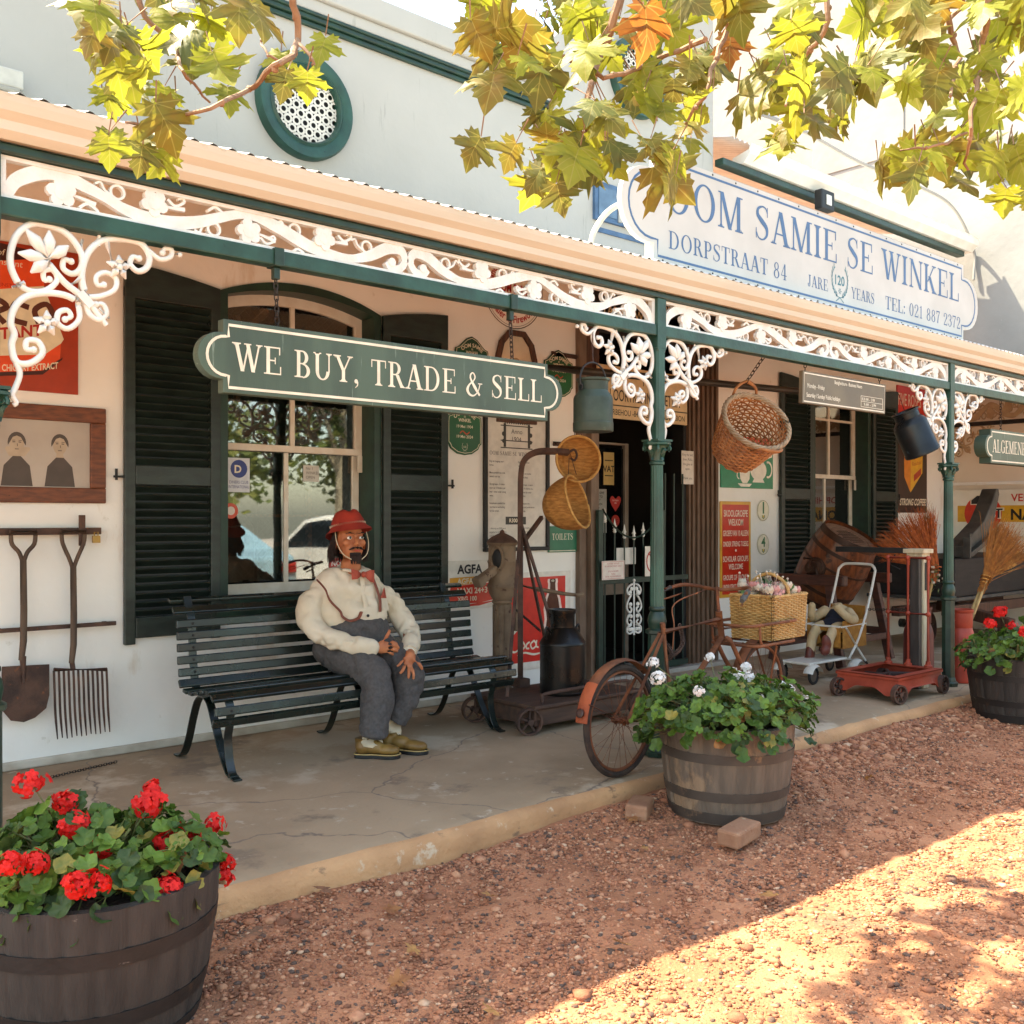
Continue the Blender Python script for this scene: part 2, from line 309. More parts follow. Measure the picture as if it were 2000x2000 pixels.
# ------------------------------------------------------------------ lettering
def _serif(ch):
    """(list of polygons, advance) of a roman capital with thick and thin strokes; cap height 1."""
    T, t, s = .15, .05, .042; P = []
    def V(x, a=0., b=1., w=T): P.append([(x - w / 2, a), (x + w / 2, a), (x + w / 2, b), (x - w / 2, b)])
    def H(a, b, y, h=t): P.append([(a, y), (b, y), (b, y + h), (a, y + h)])
    def SF(x, y, w=.36):
        H(x - w / 2, x + w / 2, 0 if y == 0 else 1 - s, s)
        for d in (-1, 1):
            e = T / 2 if w > .3 else t / 2
            P.append([(x + d * e, s if y == 0 else 1 - s), (x + d * (e + .05), s if y == 0 else 1 - s), (x + d * e, s + .07 if y == 0 else 1 - s - .07)][:: 1])
    def D(x0, y0, x1, y1, w): P.append([(x0 - w / 2, y0), (x0 + w / 2, y0), (x1 + w / 2, y1), (x1 - w / 2, y1)])
    def A(cx, cy, rx, ry, a0, a1, wx=T, wy=t, n=22):
        a0, a1 = math.radians(a0), math.radians(a1)
        for i in range(n):
            q = []
            for k, inn in ((i, 0), (i + 1, 0), (i + 1, 1), (i, 1)):
                a = a0 + (a1 - a0) * k / n
                q.append((cx + (rx - inn * wx) * math.cos(a), cy + (ry - inn * wy) * math.sin(a)))
            P.append(q)
    def B(pts, ws):
        pts = spline(pts, 7); W = []
        n = len(pts)
        for i in range(n):
            u = i / (n - 1) * (len(ws) - 1); k = min(int(u), len(ws) - 2); W.append(ws[k] + (ws[k + 1] - ws[k]) * (u - k))
        P.extend(stroke(pts, W))
    def dot(x, y, r): P.append(circ(x, y, r, 14))
    adv = .8
    if ch == 'A': D(.13, 0, .43, 1, t + .02); D(.75, 0, .45, 1, T + .03); H(.2, .66, .3); SF(.12, 0, .27); SF(.76, 0); adv = .9
    elif ch == 'B': V(.2); SF(.17, 0, .3); SF(.17, 1, .3); A(.36, .745, .27, .255, -90, 90); A(.38, .25, .33, .27, -90, 90); H(.2, .38, .95); H(.2, .4, .49); H(.2, .4, 0); adv = .78
    elif ch == 'C': A(.5, .5, .43, .52, 42, 318, T, t); V(.83, .66, .99, .035); V(.83, .03, .26, .035); adv = .88
    elif ch == 'D': V(.2); SF(.17, 0, .3); SF(.17, 1, .3); A(.4, .5, .46, .5, -90, 90); H(.2, .42, .95); H(.2, .42, 0); adv = .95
    elif ch == 'E': V(.2); SF(.17, 0, .3); SF(.17, 1, .3); H(.2, .7, .95); H(.2, .74, 0); H(.2, .5, .48); V(.69, .72, 1, .045); V(.73, 0, .3, .045); V(.5, .38, .62, .04); adv = .8
    elif ch == 'G': A(.5, .5, .43, .52, 42, 330, T, t); V(.8, .05, .42); SF(.8, 0, .01); H(.62, .98, .42, s); V(.82, .68, .99, .035); adv = .96
    elif ch == 'H': V(.2); V(.76); SF(.2, 0); SF(.2, 1); SF(.76, 0); SF(.76, 1); H(.2, .76, .48); adv = .97
    elif ch == 'I': V(.22); SF(.22, 0); SF(.22, 1); adv = .45
    elif ch == 'J': V(.32, .2, 1); SF(.32, 1); A(.2, .2, .195, .22, 180, 360, .12, t); dot(.07, .22, .07); adv = .55
    elif ch == 'K': V(.2); SF(.2, 0); SF(.2, 1); D(.3, .38, .74, 1, t + .02); D(.76, 0, .42, .58, T + .04); SF(.74, 1, .3); SF(.77, 0); adv = .93
    elif ch == 'L': V(.2); SF(.18, 0, .32); SF(.2, 1); H(.2, .72, 0); V(.71, 0, .32, .045); adv = .76
    elif ch == 'M': V(.14, 0, 1, t + .01); V(.9); D(.17, 1, .53, 0, T); D(.86, 1, .53, 0, t + .02); SF(.14, 0, .27); SF(.92, 0); H(.02, .2, 1 - s, s); H(.86, 1.08, 1 - s, s); adv = 1.1
    elif ch == 'N': V(.15, 0, 1, t + .01); V(.8, 0, 1, t + .01); D(.17, 1, .79, 0, T + .02); SF(.15, 0, .27); SF(.8, 1, .27); H(.03, .2, 1 - s, s); adv = .93
    elif ch == 'O': A(.5, .5, .44, .52, 0, 360, T, t, 40); adv = 1.0
    elif ch == 'P': V(.2); SF(.2, 0); SF(.17, 1, .3); A(.38, .72, .31, .28, -90, 90); H(.2, .4, .95); H(.2, .4, .44); adv = .74
    elif ch == 'R': V(.2); SF(.2, 0); SF(.17, 1, .3); A(.36, .74, .3, .26, -90, 90); H(.2, .38, .95); H(.2, .4, .48); D(.74, 0, .48, .5, T + .02); SF(.76, 0, .24); adv = .86
    elif ch == 'S': B([(.60, .82), (.52, .945), (.36, .975), (.17, .88), (.16, .70), (.36, .54), (.56, .38), (.57, .17), (.40, .025), (.2, .04), (.09, .19)], [t, t, t, .09, T - .01, T + .02, T, .09, t, t, t]); V(.60, .70, .99, .035); V(.08, .02, .32, .035); adv = .72
    elif ch == 'T': V(.4); SF(.4, 0); H(.04, .76, .95); V(.055, .7, 1, .045); V(.745, .7, 1, .045); adv = .8
    elif ch == 'U': V(.2, .3, 1); V(.74, .3, 1, t + .01); A(.445, .32, .32, .34, 180, 360, T, t + .005); SF(.2, 1); SF(.74, 1, .27); adv = .92
    elif ch == 'W': D(.14, 1, .39, 0, T); D(.64, 1, .41, 0, t + .02); D(.6, 1, .83, 0, T); D(1.08, 1, .85, 0, t + .02); SF(.14, 1); SF(.6, 1, .3); SF(1.08, 1, .27); adv = 1.2
    elif ch == 'Y': V(.44, 0, .48); D(.14, 1, .44, .42, T); D(.76, 1, .46, .42, t + .02); SF(.44, 0); SF(.14, 1); SF(.76, 1, .27); adv = .86
    elif ch == '&': B([(.86, .52), (.74, .2), (.5, .0), (.26, .03), (.12, .22), (.24, .45), (.47, .62), (.56, .80), (.44, .96), (.30, .86), (.32, .68), (.55, .36), (.84, .02)], [t, t, .06, .10, T, .08, t, .08, t, .08, .09, T, .10]); H(.74, .99, .5, s); adv = 1.0
    elif ch == ',': dot(.13, .07, .085); B([(.2, .06), (.19, -.08), (.09, -.18)], [.06, .05, .02]); adv = .32
    elif ch == ':': dot(.13, .08, .08); dot(.13, .55, .08); adv = .3
    elif ch == '0': A(.34, .5, .29, .51, 0, 360, .12, t, 32); adv = .68
    elif ch == '1': V(.3, 0, 1, .12); SF(.3, 0, .34); B([(.3, .97), (.2, .88), (.1, .85)], [t, .06, .04]); adv = .58
    elif ch == '2': B([(.1, .74), (.16, .92), (.34, .985), (.52, .88), (.53, .68), (.36, .42), (.08, .04)], [.1, .06, t, .1, .13, .08, t]); H(.08, .58, 0, .09); V(.58, 0, .24, .04); dot(.12, .74, .07); adv = .66
    elif ch == '3': B([(.1, .8), (.2, .96), (.36, .98), (.5, .84), (.48, .64), (.28, .53)], [.1, .05, t, .12, .1, t]); B([(.28, .53), (.5, .44), (.55, .24), (.42, .04), (.22, .01), (.08, .2)], [t, .1, .13, .06, t, .1]); adv = .64
    elif ch == '4': V(.46, 0, 1, .12); SF(.46, 0, .3); D(.08, .27, .46, 1, t); H(.06, .66, .25, t); adv = .72
    elif ch == '7': H(.1, .6, .9, .1); V(.1, .72, 1, .045); B([(.57, .92), (.36, .5), (.28, 0)], [t, .09, .14]); adv = .66
    elif ch == '8': A(.34, .75, .23, .24, 0, 360, .1, t, 28); A(.34, .26, .28, .28, 0, 360, .12, t, 28); adv = .68
    elif ch == '5': B([(.1, .2), (.2, .04), (.36, .02), (.54, .18), (.52, .44), (.34, .57), (.16, .5)], [.1, t, t, .13, .12, t, t]); V(.15, .48, 1, .05); H(.14, .54, .88, .11); adv = .66
    elif ch == '9': A(.32, .68, .26, .32, 0, 360, .12, t, 28); B([(.56, .66), (.5, .25), (.2, .0)], [.11, .09, t]); adv = .66
    else: adv = .4
    return P, adv
_SC = {}
def serif_w(txt, h, cond=1.0, gap=.06):
    return sum((_SC.setdefault(c, _serif(c))[1] + gap) for c in txt) * h * cond
def serif(mb, txt, x, z, h, off, cond=1.0, gap=.06, align='L', italic=0.0):
    """Roman lettering raised a hair from a board facing -Y."""
    W = serif_w(txt, h, cond, gap); x -= 0 if align == 'L' else (W / 2 if align == 'C' else W); k = 0
    for c in txt:
        P, adv = _SC.setdefault(c, _serif(c))
        for q in P:
            k += 1; mb.flat([(x + (px + italic * py) * h * cond, z + py * h) for px, py in q], off + (k % 12) * .00004)
        x += (adv + gap) * h * cond
    return mb
_TX = {}
def sans(mb, txt, x, z, h, off, align='L', cond=1.0, warp=None, bold=0.0, shear=0.0, wmax=None):
    """Plain lettering from Blender's own built-in font, flat, facing -Y; warp maps (x, z) to (x, z)."""
    key = (txt, bold)
    if key not in _TX:
        cu = bpy.data.curves.new("lettering", 'FONT'); cu.body = txt; cu.size = 1.0; cu.resolution_u = 3; cu.offset = bold; cu.fill_mode = 'FRONT'
        o = bpy.data.objects.new("lettering", cu); me = o.to_mesh()
        V = [(v.co.x, v.co.y) for v in me.vertices]; Fc = [list(p.vertices) for p in me.polygons]
        o.to_mesh_clear(); bpy.data.objects.remove(o); bpy.data.curves.remove(cu); _TX[key] = (V, Fc)
    V, Fc = _TX[key]
    if not V: return mb
    x0 = min(v[0] for v in V); x1 = max(v[0] for v in V); k = h / .73
    if wmax and (x1 - x0) * k * cond > wmax: cond = wmax / ((x1 - x0) * k)
    W = (x1 - x0) * k * cond; dx = 0 if align == 'L' else (W / 2 if align == 'C' else W); vs = []
    for a, b in V:
        px, pz = x - dx + (a - x0) * k * cond + shear * b * k, z + b * k
        if warp: px, pz = warp(px, pz)
        vs.append((px, -off, pz))
    return mb.add(vs, Fc)
def lines(mb, rows, x, z, h, lead, off, **kw):
    for r in rows:
        if r: sans(mb, r, x, z, h, off, **kw)
        z -= lead
    return mb
def arc_warp(cx, cz, r, a_mid, flip=False):
    """Bends a line of text, laid out from (0, 0) and centred, along a circle."""
    def f(x, z):
        if flip: a = a_mid + x / r; rr = r - z
        else: a = a_mid - x / r; rr = r + z
        return cx + rr * math.cos(a), cz + rr * math.sin(a)
    return f
PM = {}
def paint(c, rough=.5):
    """Sign paint: a colour with slight wear."""
    k = (c, rough)
    if k not in PM:
        l = lin(c); PM[k] = mat("sign_paint_" + (c if isinstance(c, str) else "mix%d" % len(PM)), l, tuple(x * .86 for x in l), rough=rough, scale=14, bump=.05, bscale=50)
    return PM[k]
# ================================================================== SETTING
def gz(x, y):
    """Height of the gravel."""
    h = -.145 + .01 * math.sin(x * 1.7 + y * 2.1) + .008 * math.sin(x * 4.1 - y * 3.3)
    h += .05 * math.exp(-((x - 4.3) / .9) ** 2 - ((y + .25) / .4) ** 2)
    h += .055 * (1 / (1 + math.exp(-(x - 5.2) * 2))) * math.exp(-((y + .05) / .55) ** 2)
    h += .03 * math.exp(-((y + .02) / .16) ** 2)
    return h
# ground: one fine sheet near, coarse far
gx = np.unique(np.concatenate([np.linspace(-60, -2, 20), np.linspace(-2, 11, 200), np.linspace(11, 80, 24)]))
gy = np.unique(np.concatenate([np.linspace(-60, -4.5, 16), np.linspace(-4.5, .12, 84), np.linspace(.3, 60, 16)]))
mb = MB(); ny = len(gy)
nr = np.random.RandomState(3)
for x in gx:
    for y in gy:
        fine = -2 < x < 11 and -4.5 < y < .13
        mb.v.append((x, y, (gz(x, y) + nr.normal(0, .003)) if fine else -.15 if y < 0 else -.3))
for i in range(len(gx) - 1):
    for j in range(ny - 1):
        mb.f.append([i * ny + j, (i + 1) * ny + j, (i + 1) * ny + j + 1, i * ny + j + 1]); mb.m.append(0)
GRAVEL = mat("orange_gravel_earth", (.47, .215, .118), (.33, .14, .074), rough=.95, scale=2.2, detail=8, bump=1.0, bscale=85, spot=[((.20, .10, .06), 60, .60), ((.62, .36, .21), 38, .63), ((.22, .12, .075), 1.6, .60)], spec=.2)
tag(part("ground", mb, GRAVEL, smooth=True), kind='structure')
mb = MB(); mb.add([(-60, -60, -.142), (80, -60, -.142), (80, -4.9, -.142), (-60, -4.9, -.142)], [(0, 1, 2, 3)])
tag(part('road', mb, mat('pale_bounce_road', (.40, .37, .33), (.34, .31, .28), rough=.9, scale=.6, bump=.4, bscale=60, spot=((.28, .25, .22), 1.2, .6))), kind='structure')  # unseen street, added in pale grey so bounced light stays neutral
# loose stones: nobody could count them
def ico():
    bm = bmesh.new(); bmesh.ops.create_icosphere(bm, subdivisions=1, radius=1)
    v = np.array([p.co[:] for p in bm.verts]); f = np.array([[a.index for a in q.verts] for q in bm.faces]); bm.free(); return v, f
iv, jf = ico(); NV, NF = len(iv), len(jf)
rs = np.random.RandomState(11)
def stones(name, N, xs, ys, sz, mats, dens=None, tints=None):
    X = rs.uniform(*xs, N); Yv = rs.uniform(*ys, N)
    dx, dy = X, Yv + 3.44; dp_ = .66 * dx + .751 * dy; u_ = (.751 * dx - .66 * dy) / np.maximum(dp_, .1); k = (dp_ > .9) & (np.abs(u_) < .75); X, Yv = X[k], Yv[k]; N = len(X)   # nothing far outside the view
    if dens: k = np.array([dens(a, b) for a, b in zip(X, Yv)]) > rs.uniform(0, 1, N); X, Yv = X[k], Yv[k]; N = len(X)
    s = sz[0] * np.exp(rs.exponential(sz[1], N)); s = np.minimum(s, sz[2])
    base = np.array([gz(a, b) for a, b in zip(X, Yv)])
    sc = np.stack([s * rs.uniform(.8, 1.5, N), s * rs.uniform(.7, 1.2, N), s * rs.uniform(.45, .8, N)], 1)
    P = iv[None] * (1 + rs.uniform(-.28, .28, (N, NV, 1))) * sc[:, None, :]
    th = rs.uniform(0, 6.28, N); c, sn = np.cos(th)[:, None], np.sin(th)[:, None]
    Q = np.stack([P[:, :, 0] * c - P[:, :, 1] * sn, P[:, :, 0] * sn + P[:, :, 1] * c, P[:, :, 2]], 2)
    Q += np.stack([X, Yv, base + s * .18], 1)[:, None, :]
    F = (jf[None] + (np.arange(N) * NV)[:, None, None]).reshape(-1, 3)
    me = bpy.data.meshes.new(name); me.vertices.add(N * NV); me.vertices.foreach_set("co", Q.reshape(-1).astype(np.float32))
    me.loops.add(len(F) * 3); me.loops.foreach_set("vertex_index", F.reshape(-1).astype(np.int32))
    me.polygons.add(len(F)); me.polygons.foreach_set("loop_start", (np.arange(len(F)) * 3).astype(np.int32)); me.polygons.foreach_set("loop_total", np.full(len(F), 3, np.int32))
    for m in mats: me.materials.append(m)
    me.polygons.foreach_set("material_index", np.repeat(rs.choice(len(mats), N, p=tints if sz[0] < .006 else [.42, .27, .27, .03, .01]), NF).astype(np.int32)); me.update(calc_edges=True)
    o = bpy.data.objects.new(name, me); COL.objects.link(o); return tag(o, kind='stuff')
ST = [mat("stone_%d" % i, a, b, rough=.9, scale=30, bump=.4, bscale=90, spec=.25) for i, (a, b) in enumerate([((.46, .195, .105), (.33, .135, .075)), ((.55, .28, .16), (.42, .19, .11)), ((.32, .13, .075), (.2, .085, .05)), ((.60, .39, .26), (.48, .28, .17)), ((.15, .09, .07), (.10, .065, .05))])]
TI = [.38, .20, .26, .04, .12]
def dn(x, y):
    d = .62 + .36 * math.sin(x * 2.3 + 1.2 * math.sin(y * 3)) * math.sin(y * 2.9 + x) + .55 * math.exp(-((y + .12) / .28) ** 2)
    if .25 < math.hypot(x - 4.13, y + .37) < .29 or math.hypot(x - 4.13, y + .37) < .26: d = 0
    return d
stones("gravel", 300000, (.4, 8.6), (-3.3, -.02), (.0031, .42, .012), ST, dn, TI)
stones("gravel", 2800, (.4, 8.6), (-3.2, -.02), (.009, .4, .026), ST, lambda x, y: .22 + .8 * math.exp(-((y + .1) / .28) ** 2), TI)
stones("gravel", 520, (4.9, 8.2), (-.42, -.04), (.016, .3, .034), ST, lambda x, y: math.exp(-((y + .16) / .2) ** 2), TI)
stones("gravel", 130, (.9, 6.5), (-2.9, -.1), (.016, .3, .03), ST, None, TI)
# porch: cracked concrete slab with a worn kerb
CONC = mat("porch_concrete", (.40, .285, .18), (.265, .185, .112), rough=.8, scale=1.1, detail=9, bump=.35, bscale=30, spot=[((.49, .39, .28), .8, .55), ((.23, .165, .11), 1.7, .58), ((.47, .38, .28), 9, .62), ((.20, .15, .11), 38, .66), ((.15, .11, .08), 90, .70)], rvar=.12)
def add_cracks(m):
    nt = m.node_tree; N = nt.nodes; L = nt.links; b = N["Principled BSDF"]; src = b.inputs['Base Color'].links[0].from_socket
    tc = N.new("ShaderNodeTexCoord"); nz = N.new("ShaderNodeTexNoise"); nz.inputs['Scale'].default_value = 2.2; nz.inputs['Detail'].default_value = 6
    L.new(tc.outputs['Object'], nz.inputs['Vector'])
    mv = N.new("ShaderNodeVectorMath"); mv.operation = 'MULTIPLY_ADD'; mv.inputs[1].default_value = (.35, .35, .35); L.new(nz.outputs['Color'], mv.inputs[0]); L.new(tc.outputs['Object'], mv.inputs[2])
    vo = N.new("ShaderNodeTexVoronoi"); vo.feature = 'DISTANCE_TO_EDGE'; vo.inputs['Scale'].default_value = .55; L.new(mv.outputs[0], vo.inputs['Vector'])
    mr = N.new("ShaderNodeMapRange"); mr.inputs[1].default_value = .0006; mr.inputs[2].default_value = .0035; L.new(vo.outputs['Distance'], mr.inputs[0])
    mx = N.new("ShaderNodeMix"); mx.data_type = 'RGBA'; mx.inputs[6].default_value = (.20, .15, .11, 1); L.new(src, mx.inputs[7]); L.new(mr.outputs[0], mx.inputs[0]); L.new(mx.outputs[2], b.inputs['Base Color'])
add_cracks(CONC)
KERB = mat("kerb_concrete", (.58, .32, .155), (.42, .22, .105), rough=.85, scale=2.6, detail=9, bump=.7, bscale=40, spot=[((.60, .46, .32), 7, .60), ((.24, .14, .08), 5, .60, (1, 1, 2)), ((.66, .56, .44), 26, .67)])
mb = MB(); prof = [(2.36, 0), (2.0, .0), (1.5, 0), (1.0, 0), (.6, -.001), (.3, -.003), (.12, -.006), (.05, -.012), (.02, -.026), (.004, -.05), (.0, -.09), (-.004, -.14), (-.004, -.3)]
xs_ = np.arange(-3, 12.41, .08)
for i, x in enumerate(xs_):
    e = .012 * math.sin(x * 2.3) + .008 * math.sin(x * 6.1 + 1) + rnd.gauss(0, .0025)
    for j, (y, z) in enumerate(prof):
        k = max(0, 1 - y / .5) if j < 11 else 1
        mb.v.append((x, y + e * k * (1 if j > 3 else 0), z + (rnd.gauss(0, .0016) if j in (6, 7, 8, 9) else 0)))
n = len(prof)
for i in range(len(xs_) - 1):
    for j in range(n - 1): mb.f.append([i * n + j, (i + 1) * n + j, (i + 1) * n + j + 1, i * n + j + 1]); mb.m.append(1 if j >= 7 else 0)
mb.f = [q[::-1] for q in mb.f]
tag(part("pavement", mb, [CONC, KERB], smooth=True), kind='structure')

# ================================================================== THE SHOP
W = 2.35
shop = thing("shop_building", "long white plastered shop with dark green shutters behind the veranda", "shop", (0, W, 0))
def arch(x0, x1, zs, zc, n=14):
    c = (x1 - x0) / 2; h = zc - zs; r = (c * c + h * h) / (2 * h); cx = (x0 + x1) / 2; a = math.asin(c / r)
    return [(cx + r * math.sin(-a + 2 * a * i / n), zc - r + r * math.cos(-a + 2 * a * i / n)) for i in range(n + 1)]
WIN = [(2.69, 3.87), (9.26, 10.444)]; SILL, SPR, CRN = .80, 2.75, 2.87
mb = MB()
low = [(-3, -.2), (5.80, -.2), (5.80, SILL), (-3, SILL)]; mb.plate(low, .3)
mb.plate([(7.60, -.2), (12.42, -.2), (12.42, SILL), (7.60, SILL)], .3)
up = [(-3, SILL), (2.69, SILL)] + arch(*WIN[0], SPR, CRN) + [(3.87, SILL), (5.80, SILL), (5.80, 3.0), (7.60, 3.0), (7.60, SILL), (9.26, SILL)] + arch(*WIN[1], SPR, CRN) + [(10.444, SILL), (12.42, SILL), (12.42, 3.4), (-3, 3.4)]
mb.plate(up, .3)
part("wall", mb, WHITE_WALL, shop)
# upper facade (above the veranda roof)
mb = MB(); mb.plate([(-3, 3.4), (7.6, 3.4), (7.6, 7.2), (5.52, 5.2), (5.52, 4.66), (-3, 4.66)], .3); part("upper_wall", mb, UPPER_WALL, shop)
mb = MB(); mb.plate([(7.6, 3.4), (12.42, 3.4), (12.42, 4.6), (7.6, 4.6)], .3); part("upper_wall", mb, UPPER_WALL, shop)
mb = MB(); mb.bb(-3, 5.47, -.05, .32, 4.655, 4.74); mb.bb(-3, 5.5, -.08, .34, 4.74, 4.90); part("parapet", mb, UPPER_WALL, shop, bevel=.012)
mb = MB()
for y0, z0, z1 in ((-.045, 4.60, 4.655), (-.025, 4.565, 4.60), (-.06, 4.63, 4.655)): mb.bb(-3, 5.46, y0, -.001, z0, z1)
part("cornice", mb, GREEN, shop, bevel=.008)
def round_vent(x, z, r):
    mb = MB()
    mb.lathe([(r - .10, -.002), (r - .10, -.055), (r - .085, -.075), (r - .07, -.06), (r - .03, -.07), (r, -.07), (r + .012, -.045), (r + .01, 0)], (x, 0, z), 56, axis=(0, 1, 0), caps=False)
    fr = part("round_vent", mb, TEAL, shop, smooth=True, angle=50)
    mb = MB(); mb.lathe([(0, -.004), (r - .09, -.004)], (x, 0, z), 40, axis=(0, 1, 0), caps=False); part("shade_disc", mb, DARK, fr)  # flat black disc standing in for the shade inside the vent
    mb = MB(); R = r - .095; p = .062                         # pierced plate: hexagonal cells of strips
    for k in range(-8, 9):
        for j in range(-8, 9):
            cx, cz = (k + .5 * (j % 2)) * p, j * p * .866
            if math.hypot(cx, cz) > R + .01: continue
            o, i_ = [], []
            for q in range(12):
                a = q * PI / 6
                hexr = p * .5 / max(abs(math.cos(((a) % (PI / 3)) - PI / 6)), .866) * 1.0
                o.append((cx + hexr * math.cos(a), cz + hexr * math.sin(a))); i_.append((cx + .017 * math.cos(a), cz + .017 * math.sin(a)))
            for q in range(12):
                b = (q + 1) % 12
                pts = [o[q], o[b], i_[b], i_[q]]
                pts = [(u * min(1, R / max(1e-6, math.hypot(u, v_))), v_ * min(1, R / max(1e-6, math.hypot(u, v_)))) for u, v_ in pts]
                mb.flat([(x + u, z + v_) for u, v_ in pts], .026)
    part("pierced_grille", mb, paint("e4e0d6", .7), fr)
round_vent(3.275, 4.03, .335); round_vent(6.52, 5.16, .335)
# small blue upper window with a painted blue stripe
BLUE = mat("faded_blue_paint", "47688a", "3b5876", rough=.55, scale=8, bump=.06)
mb = MB(); mb.bb(5.98, 6.75, -.03, 0, 3.84, 4.16); uw = part("upper_window", mb, BLUE, shop)
for a, b in ((6.02, 6.24), (6.31, 6.53)): part("pane", MB().bb(a, b, -.036, -.031, 3.88, 4.12), mat("blue_grey_pane", "5d7890", "4a6278", rough=.15), uw)
for a, b in ((6.255, 6.295), (6.54, 6.57)): part("mullion", MB().bb(a, b, -.045, -.031, 3.86, 4.14), UPPER_WALL, uw)
mb = MB(); mb.bb(6.0, 6.75, -.012, 0, 3.745, 3.785); part("painted_stripe", mb, BLUE, shop)
# skirting line of dirt where wall meets slab
mb = MB(); mb.bb(-3, 5.79, -.02, 0, 0, .05); part("plinth", mb, mat("dirty_plinth", (.55, .5, .42), (.4, .34, .27), rough=.9, scale=5, bump=.3), shop, bevel=.012)
# lean-to behind the name board
mb = MB(); mb.bb(7.62, 12.6, -.10, -.002, 4.655, 4.72); part("green_fascia", mb, GREEN, shop, bevel=.006)
mb = MB()
mb.v = []
gp = [(-.10, 4.80), (-.14, 4.80), (-.20, 4.85), (-.215, 4.92), (-.225, 4.92), (-.20, 4.83), (-.15, 4.72), (-.10, 4.72)]
def extr(mb, prof, x0, x1):
    n = len(prof); b = len(mb.v); mb.v += [(x0, y, z) for y, z in prof] + [(x1, y, z) for y, z in prof]
    fs = [[b + i, b + (i + 1) % n, b + n + (i + 1) % n, b + n + i] for i in range(n)] + [[b + i for i in range(n)][::-1], [b + n + i for i in range(n)]]
    mb.f += fs; mb.m += [0] * len(fs); return mb
gp = [(0, 4.725), (-.13, 4.725), (-.16, 4.76), (-.20, 4.80), (-.21, 4.87), (-.22, 4.89), (-.20, 4.89), (-.19, 4.84), (0, 4.80)]
extr(mb, gp, 7.9, 12.75); part("gutter", mb, mat("pale_gutter", (.74, .72, .66), (.68, .65, .58), rough=.5), shop)
def corrugated(mb, x0, x1, y0, z0, y1, z1, pitch=.076, amp=.011, rows=2):
    nx = int((x1 - x0) / pitch * 6); b = len(mb.v)
    for j in range(rows):
        t = j / (rows - 1)
        for i in range(nx + 1):
            x = x0 + (x1 - x0) * i / nx
            mb.v.append((x, y0 + (y1 - y0) * t, z0 + (z1 - z0) * t + amp * math.sin(2 * PI * (x - x0) / pitch)))
    for j in range(rows - 1):
        for i in range(nx): mb.f.append([b + j * (nx + 1) + i, b + j * (nx + 1) + i + 1, b + (j + 1) * (nx + 1) + i + 1, b + (j + 1) * (nx + 1) + i]); mb.m.append(0)
    return mb
mb = corrugated(MB(), 7.65, 12.65, -.17, 4.90, 1.6, 5.35); part("lean_to_roof", mb, ROOF_M, shop, smooth=True, angle=80)
# pitched roof seen over the parapet
mb = corrugated(MB(), 0, 4.0, 0, 0, 2.4, 2.2, rows=2); mb.xf(Matrix.Translation((5.75, .6, 4.75)) @ Matrix.Rotation(math.radians(-90), 4, 'Z') @ Matrix.Translation((-4.0, 0, 0)))
part("gable_roof", mb, ROOF_M, shop, smooth=True, angle=80)
mb = MB(); mb.bar((5.75, .58, 4.70), (8.15, .58, 6.9), .05, .16); part("barge_board", mb, TEAL, shop, bevel=.006)
# dark rooms behind the openings
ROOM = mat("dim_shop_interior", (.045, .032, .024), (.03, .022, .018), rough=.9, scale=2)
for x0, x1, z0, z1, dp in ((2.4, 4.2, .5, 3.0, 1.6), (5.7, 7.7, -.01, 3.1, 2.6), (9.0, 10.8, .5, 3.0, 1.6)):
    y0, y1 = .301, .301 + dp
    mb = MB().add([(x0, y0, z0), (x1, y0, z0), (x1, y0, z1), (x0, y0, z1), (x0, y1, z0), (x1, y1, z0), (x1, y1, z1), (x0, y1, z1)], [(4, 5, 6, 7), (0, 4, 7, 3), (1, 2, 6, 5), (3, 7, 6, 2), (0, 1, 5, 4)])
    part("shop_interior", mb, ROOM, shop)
# ---- windows: green box frame > cream sashes, glass, security mesh
def glass_mat():
    m = bpy.data.materials.new("window_glass"); m.use_nodes = True; nt = m.node_tree; N = nt.nodes; L = nt.links; N.remove(N["Principled BSDF"])
    tr = N.new("ShaderNodeBsdfTransparent"); gl = N.new("ShaderNodeBsdfGlossy"); gl.inputs['Roughness'].default_value = .02
    tr.inputs[0].default_value = (.82, .84, .82, 1)
    lw = N.new("ShaderNodeFresnel"); lw.inputs[0].default_value = 1.55; ma = N.new("ShaderNodeMath"); ma.operation = 'MULTIPLY_ADD'; ma.inputs[1].default_value = 1.7; ma.inputs[2].default_value = .08
    nz = N.new("ShaderNodeTexNoise"); nz.inputs['Scale'].default_value = 1.8; bp = N.new("ShaderNodeBump"); bp.inputs['Strength'].default_value = .04; bp.inputs['Distance'].default_value = .02
    tc = N.new("ShaderNodeTexCoord"); L.new(tc.outputs['Object'], nz.inputs['Vector']); L.new(nz.outputs['Fac'], bp.inputs['Height']); L.new(bp.outputs[0], gl.inputs['Normal'])
    mx = N.new("ShaderNodeMixShader"); L.new(lw.outputs[0], ma.inputs[0]); L.new(ma.outputs[0], mx.inputs[0]); L.new(tr.outputs[0], mx.inputs[1]); L.new(gl.outputs[0], mx.inputs[2]); L.new(mx.outputs[0], N["Material Output"].inputs[0])
    return m
GLASS = glass_mat()
SASHM = mat("cream_sash_paint", (.72, .66, .56), (.64, .56, .45), rough=.5, scale=10, bump=.1, spot=((.4, .3, .2), 30, .71))
